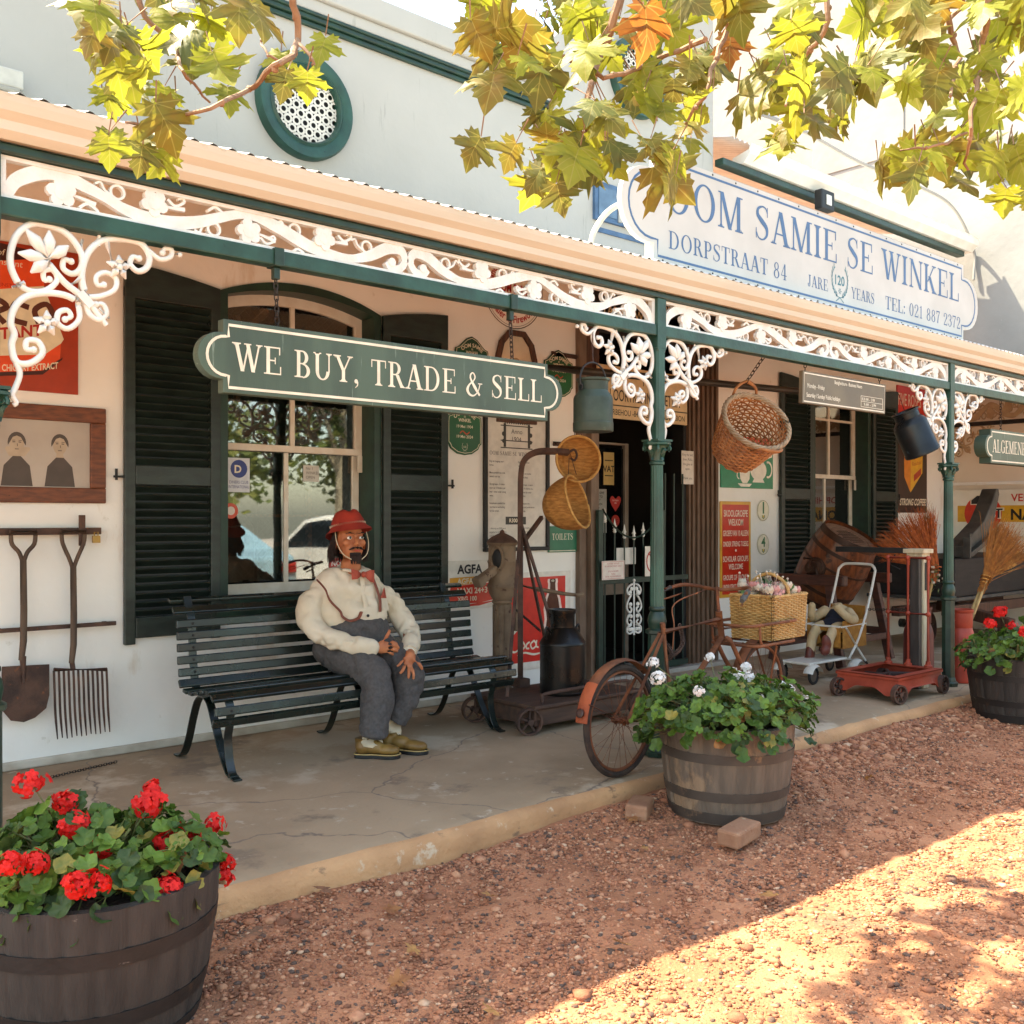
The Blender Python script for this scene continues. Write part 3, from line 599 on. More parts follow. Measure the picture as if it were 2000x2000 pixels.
def window(x0, x1):
    fr = thing("frame_holder", None, None, (x0, 0, 0)); COL.objects.unlink(fr); bpy.data.objects.remove(fr)
    mb = MB(); out = [(x0, SILL)] + arch(x0, x1, SPR, CRN) + [(x1, SILL)]; t = .055
    inn = [(x0 + t, SILL + .06)] + arch(x0 + t, x1 - t, SPR - .015, CRN - t) + [(x1 - t, SILL + .06)]
    n = len(out)
    for i in range(n):
        j = (i + 1) % n
        a, b, c, d = out[i], out[j], inn[j], inn[i]; y0, y1 = -.018, .2
        mb.add([(a[0], y0, a[1]), (b[0], y0, b[1]), (c[0], y0, c[1]), (d[0], y0, d[1]), (c[0], y1, c[1]), (d[0], y1, d[1]), (a[0], 0.0, a[1]), (b[0], 0.0, b[1])], [(0, 1, 2, 3), (3, 2, 4, 5), (0, 6, 7, 1)])
    f = part("window", mb, GREEN, shop)
    mb = MB(); mb.bb(x0 - .04, x1 + .04, -.06, -.019, SILL - .05, SILL + .012); part("sill", mb, GREEN, f, bevel=.006)
    mb = MB(); y = .14; a, b = x0 + t, x1 - t; w = .055; zm = 1.80; cx = (a + b) / 2
    ao = [(a, zm)] + arch(a, b, SPR - .015, CRN - t) + [(b, zm)]; ai = [(a + w, zm + .03)] + arch(a + w, b - w, SPR - .07, CRN - t - w * 1.2) + [(b - w, zm + .03)]
    n = len(ao)
    for i in range(n - 1):
        p, q, r, s = ao[i], ao[i + 1], ai[i + 1], ai[i]
        mb.add([(p[0], y, p[1]), (q[0], y, q[1]), (r[0], y, r[1]), (s[0], y, s[1]), (r[0], y + .03, r[1]), (s[0], y + .03, s[1])], [(0, 1, 2, 3), (3, 2, 4, 5)])
    mb.bb(a, b, y - .005, y + .03, zm - .012, zm + .032); mb.bb(cx - .016, cx + .016, y + .004, y + .03, zm + .03, CRN - t - w)
    mb.bb(a + w, b - w, y + .003, y + .028, 2.42, 2.445)
    mb.bb(a, a + w, y + .036, y + .06, SILL + .06, zm - .012); mb.bb(b - w, b, y + .036, y + .06, SILL + .06, zm - .012); mb.bb(a + w, b - w, y + .037, y + .061, SILL + .061, SILL + .13)
    mb.bb(cx - .045, cx - .013, y + .038, y + .06, SILL + .13, zm - .012)
    mb.bb(b - w + .012, b - .004, y - .016, y - .005, zm - .13, zm - .012)
    part("sash", mb, SASHM, f, bevel=.004)
    mb = MB(); mb.bb(a + .02, b - .02, y + .018, y + .022, zm, SPR - .03); mb.bb(a + .02, b - .02, y + .048, y + .052, SILL + .08, zm - .01); part("pane", mb, GLASS, f)
    mb = MB(); d = .06; zt = CRN - .1; H = zt - SILL - .06; Wd = b - a; k = -H
    while k < Wd:                                            # diamond mesh behind the glass
        for sgn in (1, -1):
            p0, p1 = max(0, k), min(Wd, k + H)
            if p1 > p0:
                xa, za, xb, zb = (a + p0, SILL + .06 + p0 - k, a + p1, SILL + .06 + p1 - k) if sgn > 0 else (b - p0, SILL + .06 + p0 - k, b - p1, SILL + .06 + p1 - k)
                mb.bar((xa, y + .1 + .003 * sgn, za), (xb, y + .1 + .003 * sgn, zb), .0035, .0035)
        k += d
    part("security_mesh", mb, mat("mesh_wire", "3a3028", "2a231e", rough=.6, metal=.3), f)
    return f
for x0, x1 in WIN: window(x0, x1)
# ---- shutters, hung open flat against the wall
def shutter(wd, left):
    mb = MB(); s = .062; zb, zt = .66, 2.75; za = 2.82
    hi, lo_ = (0, wd) if left else (wd, 0)
    mb.bb(0, s, -.045, -.012, zb - .035, zt - .06); mb.bb(wd - s, wd, -.045, -.012, zb - .035, zt - .06)
    top = [(0, zt - .13), (wd, zt - .13)] + ([(wd, zt - .0), (wd * .66, zt + .035), (wd * .33, zt + .06), (0, zt + .075)] if left else [(wd, zt + .075), (wd * .66, zt + .06), (wd * .33, zt + .035), (0, zt)])
    mb.plate(top, .033, .0455)
    mb.bb(s, wd - s, -.044, -.013, 1.545, 1.66); mb.bb(s, wd - s, -.044, -.013, zb, zb + .12)
    f = part("shutter", mb, SHUT, shop, bevel=.005)
    mb = MB()
    for z0, z1 in ((zb + .12, 1.545), (1.66, zt - .13)):
        n = round((z1 - z0) / .0465)
        for i in range(n):
            z = z0 + (i + .5) * (z1 - z0) / n + rnd.gauss(0, .0012)
            mb.box((wd / 2, -.026, z), (wd - 2 * s, .052, .008), (math.radians(-38 + rnd.gauss(0, 1.2)), 0, 0))
    part("louvers", mb, SHUT, f)
    mb = MB(); mb.bb(s, wd - s, -.010, -.004, zb + .12, zt - .13); part("backing", mb, DARK, f)
    mb = MB()
    for z in (1.59,):
        x = 0 if left else wd; d = -1 if left else 1
        mb.bar((x, -.035, z), (x + d * .06, -.035, z), .012, .012); mb.bar((x + d * .045, -.035, z - .02), (x + d * .045, -.035, z + .045), .012, .012)
    part("latch", mb, DARK, f)
    return f
sL = shutter(.58, True); sL.location = (2.105, 0, 0)
sR = shutter(.56, False); sR.location = (3.875, 0, 0)
c = copy_tree(sL, shop); c.location = (8.66, 0, 0); c = copy_tree(sR, shop); c.location = (10.46, 0, 0)
# ---- door opening
BRJ = mat("brown_jamb_paint", "7b6656", "6a5546", rough=.55, scale=5, stretch=(4, 4, 1), bump=.12, spot=[("c9bba6", 42, .73), ("3f3026", 22, .68)])
mb = MB(); mb.bb(5.78, 5.86, -.05, .12, 0, 3.02); mb.bb(5.865, 5.955, -.10, .14, 0, 2.2); part("door_jamb", mb, BRJ, shop, bevel=.006)
mb = MB(); mb.bb(5.865, 6.02, -.04, .1, 2.2, 3.02); mb.bb(5.86, 7.62, -.04, .12, 3.02, 3.14); part("door_lintel", mb, WOOD_D, shop, bevel=.006)
mb = MB()                                                    # folded slatted door on the right
x = 7.17
for i in range(13):
    w_ = .034; mb.bb(x, x + w_ * .8, -.06 - .018 * (i % 2), .05, 0, 3.0); x += w_
part("folding_door", mb, mat("brown_slats", "6d5342", "55402f", rough=.6, scale=6, stretch=(6, 6, 1), bump=.15, spot=("a08a70", 50, .73)), shop, bevel=.004)
mb = MB(); mb.bb(7.13, 7.165, -.03, .12, 0, 3.0); part("door_post", mb, DARK, shop)
mb = MB(); mb.bb(5.86, 7.62, -.15, .35, -.02, .035); part("doorstep", mb, mat("step_stone", (.45, .42, .38), (.34, .31, .27), rough=.7, scale=5, bump=.2), shop, bevel=.01)
# inner door ajar, pale frame and dark glass
mb = MB(); F2 = mat("grey_door_frame", "9a8b7c", "867566", rough=.5)
for a in ((6.33, 6.38, 0, 2.05), (6.93, 6.98, 0, 2.05), (6.38, 6.93, 2.0, 2.05), (6.38, 6.93, .62, .78)): mb.bb(a[0], a[1], .5, .54, a[2] + .03, a[3])
dr = part("inner_door", mb, F2, shop, bevel=.004)
mb = MB(); mb.bb(6.38, 6.93, .525, .53, .78, 2.0); part("pane", mb, mat("dark_door_glass", "0b0b0c", "121110", rough=.08, spec=.6), dr)

# ================================================================== VERANDA
CY = .30
ver = thing("veranda", "cream and green cast iron veranda with vine fretwork along the shop front", "veranda", (0, CY, 0))
GUT = mat("cream_gutter_paint", (.62, .55, .44), (.57, .5, .39), rough=.45, scale=3, stretch=(.4, 4, 4), bump=.04, spot=((.55, .42, .28), 16, .73))
mb = extr(MB(), [(.02, 2.645), (-.07, 2.635), (-.095, 2.66), (-.10, 2.69), (-.125, 2.715), (-.135, 2.745), (-.14, 2.768), (-.125, 2.768), (-.12, 2.735), (.02, 2.70)], -3, 12.3)
part("gutter", mb, GUT, ver)
mb = MB(); mb.bb(-3, 12.3, -.045, .035, 2.602, 2.632); mb.bb(-3, 12.3, -.02, .035, 2.6325, 2.644); part("top_beam", mb, GREEN, ver, bevel=.005)
mb = MB(); mb.bb(-3, 12.3, -.032, .032, 2.388, 2.452); part("rail", mb, TEAL, ver, bevel=.006)
mb = corrugated(MB(), -3, 12.3, -.14, 2.768, 2.06, 3.50, rows=3, amp=.009); part("roof", mb, ROOF_M, ver, smooth=True, angle=80)
CEIL = mat("tan_ceiling_boards", (.74, .58, .42), (.68, .52, .36), rough=.7, scale=3, stretch=(.3, 8, 1), bump=.1)
mb = MB(); mb.add([(-3, .03, 2.70), (12.3, .03, 2.70), (12.3, 2.04, 3.42), (-3, 2.04, 3.42)], [(0, 1, 2, 3)]); part("ceiling", mb, CEIL, ver)
for i in range(12): part("rafter", MB().bar((-2.5 + i * 1.25, .03, 2.66), (-2.5 + i * 1.25, 2.04, 3.36), .05, .08), CEIL, ver)
# columns
def column():
    mb = MB()
    mb.lathe([(.075, 0), (.078, .025), (.062, .035), (.058, .055), (.052, .07)], n=8)
    mb.lathe([(.052, .07), (.051, .69), (.066, .697), (.066, .715), (.05, .725)], n=8)
    c = part("column", mb, GREEN, ver, smooth=True, angle=25)
    mb = MB(); mb.lathe([(.046, .725), (.05, .745), (.054, .765), (.05, .795), (.038, .82), (.046, .83), (.046, .842), (.04, .85)], n=20); part("vase_base", mb, GREEN, c, smooth=True)
    mb = MB(); N = 64; prof = [(.85, .041), (1.3, .038), (1.64, .035), (1.655, .035)]
    for z, r in prof:
        for k in range(N): a = 2 * PI * k / N; rr = r * (1 - .11 * (0.5 + .5 * math.cos(a * 14))); mb.v.append((rr * math.cos(a), rr * math.sin(a), z))
    for i in range(len(prof) - 1):
        for k in range(N): mb.f.append([i * N + k, i * N + (k + 1) % N, (i + 1) * N + (k + 1) % N, (i + 1) * N + k]); mb.m.append(0)
    part("fluted_shaft", mb, TEAL, c, smooth=True, angle=60)
    mb = MB(); mb.lathe([(.034, 1.655), (.043, 1.66), (.043, 1.672), (.036, 1.68), (.037, 1.70), (.044, 1.74), (.058, 1.765)], n=20)
    for k in range(4):
        a = PI / 4 + k * PI / 2
        sp = [(.05 * math.cos(a) + u * math.cos(a), .05 * math.sin(a) + u * math.sin(a), z) for u, z in spiral(0.008, 1.752, .020, .005, -1.2, 1.4, 14)]
        mb.tube(sp, [.009 - .0003 * i for i in range(15)], 6)
        for s_ in (0,):
            b = k * PI / 2; mb.tube([(.036 * math.cos(b), .036 * math.sin(b), 1.685), (.043 * math.cos(b), .043 * math.sin(b), 1.72), (.058 * math.cos(b), .058 * math.sin(b), 1.745), (.064 * math.cos(b), .064 * math.sin(b), 1.735)], [.012, .014, .01, .004], 6)
    mb.lathe([(.072, 1.766), (.08, 1.772), (.08, 1.783), (.07, 1.79)], n=8)
    mb.box((0, 0, 1.795), (.125, .125, .012)); part("capital", mb, TEAL, c, smooth=True, angle=40)
    mb = MB(); w0 = .037; ch = .012
    for za, zb, w1 in ((1.80, 2.02, w0), (2.02, 2.385, w0)):
        pass
    o = [(w0, w0 - ch), (w0 - ch, w0), (-w0 + ch, w0), (-w0, w0 - ch), (-w0, -w0 + ch), (-w0 + ch, -w0), (w0 - ch, -w0), (w0, -w0 + ch)]
    sec = [(1.801, o), (2.30, o), (2.32, [(w0, w0)] * 2 + [(-w0, w0)] * 2 + [(-w0, -w0)] * 2 + [(w0, -w0)] * 2)]
    b = 0
    pr = [(a, z) for z, q in sec for a in q]
    mb.v = [(a[0], a[1], z) for a, z in pr]
    for i in range(2):
        for k in range(8): mb.f.append([i * 8 + k, i * 8 + (k + 1) % 8, (i + 1) * 8 + (k + 1) % 8, (i + 1) * 8 + k]); mb.m.append(0)
    mb.bb(-w0, w0, -w0, w0, 2.321, 2.64)
    part("post_top", mb, TEAL, c)
    return c
PX = [.90, 4.39, 7.99, 11.5]
col0 = column(); col0.location = (PX[0], 0, 0)
for x in PX[1:]: cc = copy_tree(col0, ver); cc.location = (x, 0, 0)
# vine fretwork between the posts
def leaf_rosette(mb, x, z, r, off, th, rot=0):
    for k in range(5):
        a = rot + k * 2 * PI / 5
        mb.plate(circ(x + .62 * r * math.cos(a), z + .62 * r * math.sin(a), r * .45, 9), th, off + k * .0003)
    mb.plate(circ(x, z, r * .55, 8), th, off + .0021)
def half_vine(mb, L, z0, sg, ox):
    """One mirrored half of a panel: a waving stem with leaves and tendril rings; sg mirrors it about ox."""
    T = lambda pts: [(ox + sg * x, z0 + z) for x, z in pts]
    h = .142; s = L / 1.67
    main = spline([(.012 * s, .01), (.05 * s, .075), (.16 * s, .122), (.30 * s, .088), (.42 * s, .042), (.545 * s, .026), (.68 * s, .05), (.88 * s, .122), (1.02 * s, .10), (1.18 * s, .045), (1.34 * s, .026), (1.46 * s, .055), (1.56 * s, .108), (1.63 * s, .112), (1.655 * s, .07), (1.63 * s, .03), (1.585 * s, .022), (1.56 * s, .05)], 6)
    n = len(main); mb.ribbon(T(main), [.034 + .018 * abs(math.sin(i / n * PI * 5)) if i < n * .82 else .034 for i in range(n)], .026, .012)
    k = 0
    for x, z, r in ((.19, .058, .05), (.52, .09, .05), (.90, .056, .05), (1.24, .092, .05)):
        leaf_rosette(mb, ox + sg * x * s, z0 + z, r, .0135 + k * .0016, .024, x * 9); k += 1
        mb.ribbon(T(spline([(x * s + .02, z), (x * s + .06, z - .004), (x * s + .12, z - (.018 if z < .08 else -.0))], 4)), [.008, .01, .016], .02, .0105)
    for x, z in ((.36, .112), (.73, .028), (1.08, .112), (1.43, .105)):
        d = 1 if z > .08 else -1
        mb.ribbon(T(circ(x * s + .025, z - d * .010, .025, 18)), .0095, .021, .0101, closed=True)
        mb.ribbon(T(spline([(x * s - .055, z + d * .006), (x * s - .035, z + d * .014), (x * s - .02, z - d * .012), (x * s + .02, z - d * .034)], 4)), .0085, .021, .0097)
    for x, z, d in ((.30, .03, -1), (.62, .105, 1), (.78, .118, -1), (1.0, .03, 1), (1.14, .018, -1), (1.36, .108, 1)):
        mb.ribbon(T(spline([(x * s - .05, z + d * .012), (x * s - .02, z - d * .008), (x * s + .015, z + d * .012), (x * s + .01, z + d * .028), (x * s - .008, z + d * .02)], 4)), [.011, .010, .008], .022, .0091)
    mb.plate(T(circ(1.585 * s, .05, .020, 12)), .024, .0144)
def fret(x0, x1):
    mb = MB(); z0 = 2.453; g = .037
    a, b = x0 + g, x1 - g; L = (b - a) / 2
    mb.bb(a, b, -.016, .016, z0, z0 + .013); mb.bb(a, b, -.0163, .0163, z0 + .131, z0 + .146)
    mb.bb(a, a + .022, -.0157, .0157, z0 + .0132, z0 + .1308); mb.bb(b - .022, b, -.0157, .0157, z0 + .0132, z0 + .1308)
    half_vine(mb, L - .012, z0, 1, a + .012); half_vine(mb, L - .012, z0, -1, b - .012)
    return part("fretwork", mb, CASTW, ver, bevel=0)
fret(PX[0] - 3.5, PX[0]); 
for i in range(3): fret(PX[i], PX[i + 1])
# scrolled brackets
BR = dict(ring=[(0.035, -0.229), (0.008, -0.172), (0.005, -0.115), (0.026, -0.05), (0.071, -0.005), (0.129, 0.002), (0.189, -0.013), (0.23, -0.056), (0.247, -0.099), (0.236, -0.138), (0.208, -0.156), (0.179, -0.141), (0.182, -0.11), (0.206, -0.112)],
 curlA=[(0.026, -0.221), (0.071, -0.239), (0.123, -0.227), (0.158, -0.187), (0.145, -0.153), (0.114, -0.161), (0.115, -0.193), (0.132, -0.188)],
 stem=[(0.117, -0.118), (0.182, -0.19), (0.253, -0.239), (0.331, -0.325)],
 arch=[(0.256, -0.225), (0.243, -0.154), (0.266, -0.069), (0.318, -0.016), (0.392, 0.002), (0.458, -0.002), (0.489, -0.044), (0.481, -0.087), (0.447, -0.108), (0.418, -0.087), (0.426, -0.058), (0.451, -0.059)],
 tail=[(0.454, -0.001), (0.496, -0.03), (0.532, -0.049), (0.571, -0.033), (0.575, -0.004), (0.55, -0.004), (0.54, -0.022)],
 curlB=[(0.253, -0.233), (0.311, -0.221), (0.36, -0.19), (0.365, -0.148), (0.328, -0.132), (0.295, -0.152), (0.298, -0.182), (0.321, -0.178)],
 curlC=[(0.256, -0.246), (0.269, -0.291), (0.305, -0.31), (0.331, -0.282), (0.318, -0.25), (0.292, -0.254)],
 low=[(0.227, -0.25), (0.182, -0.236), (0.12, -0.238), (0.053, -0.262), (0.017, -0.306), (0.005, -0.359), (0.017, -0.396), (0.008, -0.435), (0.023, -0.491), (0.068, -0.492), (0.109, -0.453), (0.095, -0.413), (0.059, -0.413), (0.056, -0.443), (0.08, -0.443)],
 curlD=[(0.23, -0.256), (0.234, -0.316), (0.195, -0.355), (0.16, -0.339), (0.163, -0.302), (0.192, -0.289), (0.206, -0.309), (0.185, -0.323)],
 drop=[(0.017, -0.485), (0.035, -0.529), (0.023, -0.575), (0.01, -0.608), (0.023, -0.633), (0.014, -0.643)])
def bracket():
    mb = MB()
    for k, p in BR.items():
        q = spline(p, 4); n = len(q); r0 = .0125 if k in ('ring', 'arch', 'low', 'stem') else .0105
        mb.tube(pt3(q), [r0 * (1.0 if i < n * .6 else 1.0 - .25 * (i / n - .6) / .4) for i in range(n)], 8)
        if k not in ('stem', 'drop'): mb.ball((q[-1][0], 0, q[-1][1]), .0125, 8, 6)
    mb.tube(pt3([(.568, -.025), (.606, -.018)]), [.009, .006], 6); mb.ball((.608, 0, -.018), .011, 8, 6)
    for t in ((.052, -.026), (.129, -.018), (.194, -.06), (.026, -.114), (.068, -.176)):
        c = (.126, -.12); mid = (c[0] + .62 * (t[0] - c[0]), c[1] + .62 * (t[1] - c[1]))
        mb.tube([(c[0], -.006, c[1]), ((c[0] + mid[0]) / 2, -.012, (c[1] + mid[1]) / 2), (mid[0], -.015, mid[1]), (t[0], -.008, t[1])], [.009, .017, .022, .004], 8)
    for fx, fz in ((.372, -.108), (.12, -.347)):
        for k in range(5):
            a = k * 2 * PI / 5 + .3; mb.tube([(fx, -.012, fz), (fx + .022 * math.cos(a), -.016, fz + .022 * math.sin(a)), (fx + .046 * math.cos(a), -.006, fz + .046 * math.sin(a))], [.008, .015, .003], 7)
        mb.ball((fx, -.02, fz), .012, 8, 6)
    for a, b in (((.351, -.09), (.331, -.02)), ((.246, -.026), (.233, -.068)), ((.305, .0), (.298, -.04)), ((.2, -.2), (.238, -.17)), ((.34, -.30), (.30, -.27)), ((.01, -.235), (.05, -.215))):
        mb.tube(pt3([a, b]), [.006, .012], 6)
    mb.box((.253, 0, -.243), (.06, .034, .03), (0, math.radians(45), 0))
    return part("bracket", mb, CASTW, ver, smooth=True, angle=50)
b0 = bracket(); b0.location = (.972, 0, 2.386)
def br_copy(x, sc=1, rz=0, y=0, m=None):
    c = copy_tree(b0, ver); c.location = (x, y, 2.386); c.scale = (sc, 1, 1); c.rotation_euler = (0, 0, rz)
    if m: c.data = c.data.copy(); c.data.materials[0] = m
    return c
for x in PX[1:3]: br_copy(x - .037, -1); br_copy(x + .037)
br_copy(PX[3] - .037, -1)
# far end of the veranda: cross rail, fretwork, bracket on the wall
CAST_SHADE = mat("shaded_cream_cast_iron", (.50, .36, .22), (.43, .30, .18), rough=.6, scale=10, bump=.2)  # cream cast iron with the far end's shade put into its colour
mb = MB(); mb.bb(12.17, 12.23, .05, 2.04, 2.47, 2.52); part("cross_rail", mb, DARK, ver, bevel=.005)
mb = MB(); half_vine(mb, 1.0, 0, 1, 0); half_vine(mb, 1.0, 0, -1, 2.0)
mb.xf(Matrix.Translation((12.2, 0, 2.53)) @ Matrix.Rotation(PI / 2, 4, 'Z') @ Matrix.Diagonal((1, 1, 1.5, 1))); part("fretwork", mb, CAST_SHADE, ver)
c = br_copy(12.2, 1, -PI / 2, 2.03, CAST_SHADE); c.location.z = 2.47
# end wall under the veranda (side of the next building)
nb = thing("end_wall", "cream side wall closing the far end of the veranda behind the bank sign", "wall", (12.42, W, 0))
mb = MB(); mb.bb(0, .3, -3.2, .3, -.2, 2.9); part("wall", mb, mat("peach_plaster", (.80, .70, .58), (.74, .63, .5), rough=.9, scale=1.5, bump=.3, bscale=14, spot=((.6, .5, .4), 5, .68, (1, 1, .4))), nb)
mb = MB(); mb.bb(-.035, 0, -3.2, 0, 1.76, 1.80); part("ledge", mb, WHITE_WALL, nb, bevel=.012)
# neighbouring white building, sunlit side and shaded front
nh = thing("neighbour_building", "tall bright white building rising beyond the shop roof with a green eave", "building", (12.9, 1.6, 0))
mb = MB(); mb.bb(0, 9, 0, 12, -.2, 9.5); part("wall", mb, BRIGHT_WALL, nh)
mb = MB(); mb.bb(-.03, .07, -.03, .5, 5.6, 9.5); mb.bb(-.015, .0, 1.6, 3.0, 6.3, 7.6); part("pilaster", mb, BRIGHT_WALL, nh, bevel=.02)
mb = MB(); mb.bb(.4, 9.5, -.9, -.8, 6.15, 6.32); part("eave", mb, mat("bright_green_paint", "3d7d4c", "2f6a40", rough=.45), nh, bevel=.01)
mb = corrugated(MB(), .35, 9.5, -.9, 6.34, 0, 6.9); part("eave_roof", mb, ROOF_M, nh, smooth=True, angle=80)
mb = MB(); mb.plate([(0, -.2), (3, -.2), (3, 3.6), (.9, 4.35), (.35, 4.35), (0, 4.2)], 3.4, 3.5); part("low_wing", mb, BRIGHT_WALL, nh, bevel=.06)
mb = MB(); mb.tube([(-.02, -2.9, 3.62), (-.02, -.02, 3.62)], .02, 6); mb.tube([(-.02, -2.9, 3.69), (-.02, -.02, 3.69)], .014, 6); part("conduit", mb, BRIGHT_WALL, nh, smooth=True)
# ================================================================== SIGNS AND THINGS ON THE WALL
def board(T, pts, th, off, m, name="board", bevel=.002):
    return part(name, MB().plate(pts, th, off), m, T, bevel=bevel)
def layer(T, name, m, fn):
    mb = MB(); fn(mb); return part(name, mb, m, T)
def notched(x0, x1, z0, z1, r, nx, n=12):
    """Board outline: a rectangle with stepped corners and round ends (r: end radius, nx: step depth)."""
    zc = (z0 + z1) / 2
    p = [(x0, z0), (x1, z0), (x1, zc - r)] + circ(x1 + nx, zc, r, n, -PI / 2, PI / 2) + [(x1, zc + r), (x1, z1), (x0, z1), (x0, zc + r)]
    return p + circ(x0 - nx, zc, r, n, PI / 2, 3 * PI / 2) + [(x0, zc - r)]
def chain_links(mb, p, q, L=.032, r=.0028, w=.009):
    p, q = Vector(p), Vector(q); n = max(2, int((q - p).length / (L * .72))); d = (q - p).normalized(); a, b = frame(d)
    for i in range(n):
        c = p + (q - p) * ((i + .5) / n); u = a if i % 2 else b
        pts = [c + d * ((L / 2 - w) * (1 if math.sin(t) >= 0 else -1) + w * math.sin(t)) + u * (w * math.cos(t)) for t in [2 * PI * k / 10 + .3 for k in range(10)]]
        mb.tube(pts, r, 5, closed=True)
    return mb
CHAINM = mat("dark_chain", "3a342e", "261f1a", rough=.6, metal=.4, scale=20, bump=.2)
# ---- big name board on the veranda roof
T = thing("name_board", "long white shop name board with blue lettering standing on the veranda roof", "sign", (0, .35, 0))
WB = mat("white_sign_board", (.56, .55, .51), (.51, .50, .46), rough=.6, scale=3, bump=.05, spot=((.45, .44, .4), 26, .74))
BL = paint("45688f"); DBL = paint("4b5f78")
board(T, notched(4.42, 8.37, 2.84, 3.475, .215, .06), .035, .0, WB)
def fn(mb):
    mb.ribbon(notched(4.455, 8.335, 2.875, 3.44, .19, .06), .014, .002, .0015, closed=True)
layer(T, "border", BL, fn)
def fn(mb):
    w_ = serif_w("OOM SAMIE SE WINKEL", .222); serif(mb, "OOM SAMIE SE WINKEL", 4.52, 3.155, .222, .0012, cond=(8.30 - 4.52) / w_)
    w_ = serif_w("DORPSTRAAT 84", .105); serif(mb, "DORPSTRAAT 84", 4.55, 2.935, .105, .0012, cond=(5.78 - 4.55) / w_)
    for t, a, b in (("JARE", 6.02, 6.28), ("YEARS", 6.585, 6.915)):
        serif(mb, t, a, 2.94, .08, .0012, cond=(b - a) / serif_w(t, .08))
    serif(mb, "TEL: 021 887 2372", 7.07, 2.93, .098, .0012, cond=(8.32 - 7.07) / serif_w("TEL: 021 887 2372", .098))
layer(T, "lettering", BL, fn)
def wreath(mb, cx, cz, r, off, k=9):
    for s in (-1, 1):
        mb.band([(cx + s * r * math.sin(a), cz - r * 1.1 * math.cos(a)) for a in [i / 14 * 2.5 for i in range(15)]], r * .05, off)
        for i in range(k):
            a = .3 + i / k * 2.2; px, pz = cx + s * r * math.sin(a), cz - r * 1.1 * math.cos(a)
            for e in (-1, 1):
                t = a + e * .6; mb.flat([(px, pz), (px + s * r * .17 * math.cos(t) + s * e * r * .08, pz + r * .26 * math.sin(t) + .05 * r), (px + s * r * .24 * math.cos(t), pz + r * .36 * math.sin(t) + r * .1), (px + s * r * .08 * math.cos(t), pz + r * .2)], off + .0001 * (i % 3))
        mb.band([(cx, cz - r * 1.1), (cx + s * r * .5, cz - r * 1.4)], r * .06, off + .0003)
def fn(mb):
    wreath(mb, 6.43, 3.035, .105, .0012); sans(mb, "120", 6.43, 3.008, .07, .0013, 'C', bold=.02)
    for k in range(6): a = k * PI / 3; mb.band([(6.43 + .006 * math.cos(a), 2.965 + .006 * math.sin(a)), (6.43 + .022 * math.cos(a), 2.965 + .022 * math.sin(a))], .006, .0012)
layer(T, "wreath_emblem", paint("3c7a86"), fn)
mb = MB()
for i in range(17):
    for z in (2.855, 3.46): mb.lathe([(0, .003), (.006, .002), (.007, 0)], (4.5 + i * .235, -.0005, z), 7, axis=(0, -1, 0))
part("screws", mb, DARK, T)
for x in (4.46, 8.3):
    mb = MB(); mb.bar((x, .06, 2.72), (x, .06, 3.4), .05, .045); part("board_post", mb, UPPER_WALL, T)
# curved stay beside it
mb = MB(); mb.tube(spline([(4.05, .5, 2.83), (4.10, .52, 2.98), (4.22, .5, 3.13), (4.36, .42, 3.2), (4.47, .39, 3.2)], 6), .017, 8)
tag(part("bent_stay", mb, mat("weathered_grey_pipe", (.5, .5, .47), (.4, .39, .36), rough=.6, bump=.2), smooth=True), "bent grey pipe stay propping the left end of the name board", "pipe")
# floodlight under the lean-to gutter
T = thing("floodlight", "small dark floodlight with square lens fixed under the lean-to gutter", "floodlight", (9.15, 2.14, 4.60))
mb = MB(); mb.bb(-.12, .12, -.06, .03, -.1, .1); part("housing", mb, DARK, T, bevel=.012)
mb = MB(); mb.bb(-.04, .05, -.068, -.0605, -.05, .05); part("lens", mb, paint("d9d6cb", .2), T)
# ---- WE BUY, TRADE & SELL
SG = mat("streaked_green_board", "485b4c", "3a4a3e", rough=.45, scale=2.5, stretch=(2, 1, .5), bump=.12, bscale=30, bstretch=(14, 1, .7), spot=[("77887a", 5, .62, (8, 1, .6)), ("26342b", 18, .72)])  # green board with paler upright streaks
IVORY = paint("e9dfc9", .5)
T = thing("hanging_sign", "long green hanging sign reading WE BUY, TRADE & SELL above the bench", "sign", (0, .25, 0), group="green shop signs hanging from the veranda rail")
board(T, notched(1.735, 3.485, 1.845, 2.135, .092, .012), .05, .0, SG, bevel=.003)
layer(T, "border", IVORY, lambda mb: mb.ribbon(notched(1.757, 3.463, 1.867, 2.113, .077, .012), .011, .002, .0015, closed=True))
layer(T, "lettering", IVORY, lambda mb: serif(mb, "WE BUY, TRADE & SELL", 1.775, 1.936, .112, .0012, cond=(3.45 - 1.775) / serif_w("WE BUY, TRADE & SELL", .112)))
for x in (1.985, 3.27):
    mb = chain_links(MB(), (x, .03, 2.13), (x, .045, 2.345)); part("chain", mb, CHAINM, T)
    mb = MB(); mb.bb(x - .022, x + .022, .008, .085, 2.384, 2.46); mb.bb(x - .014, x + .014, .03, .06, 2.335, 2.384); part("hanger_clamp", mb, GREEN, T, bevel=.004)
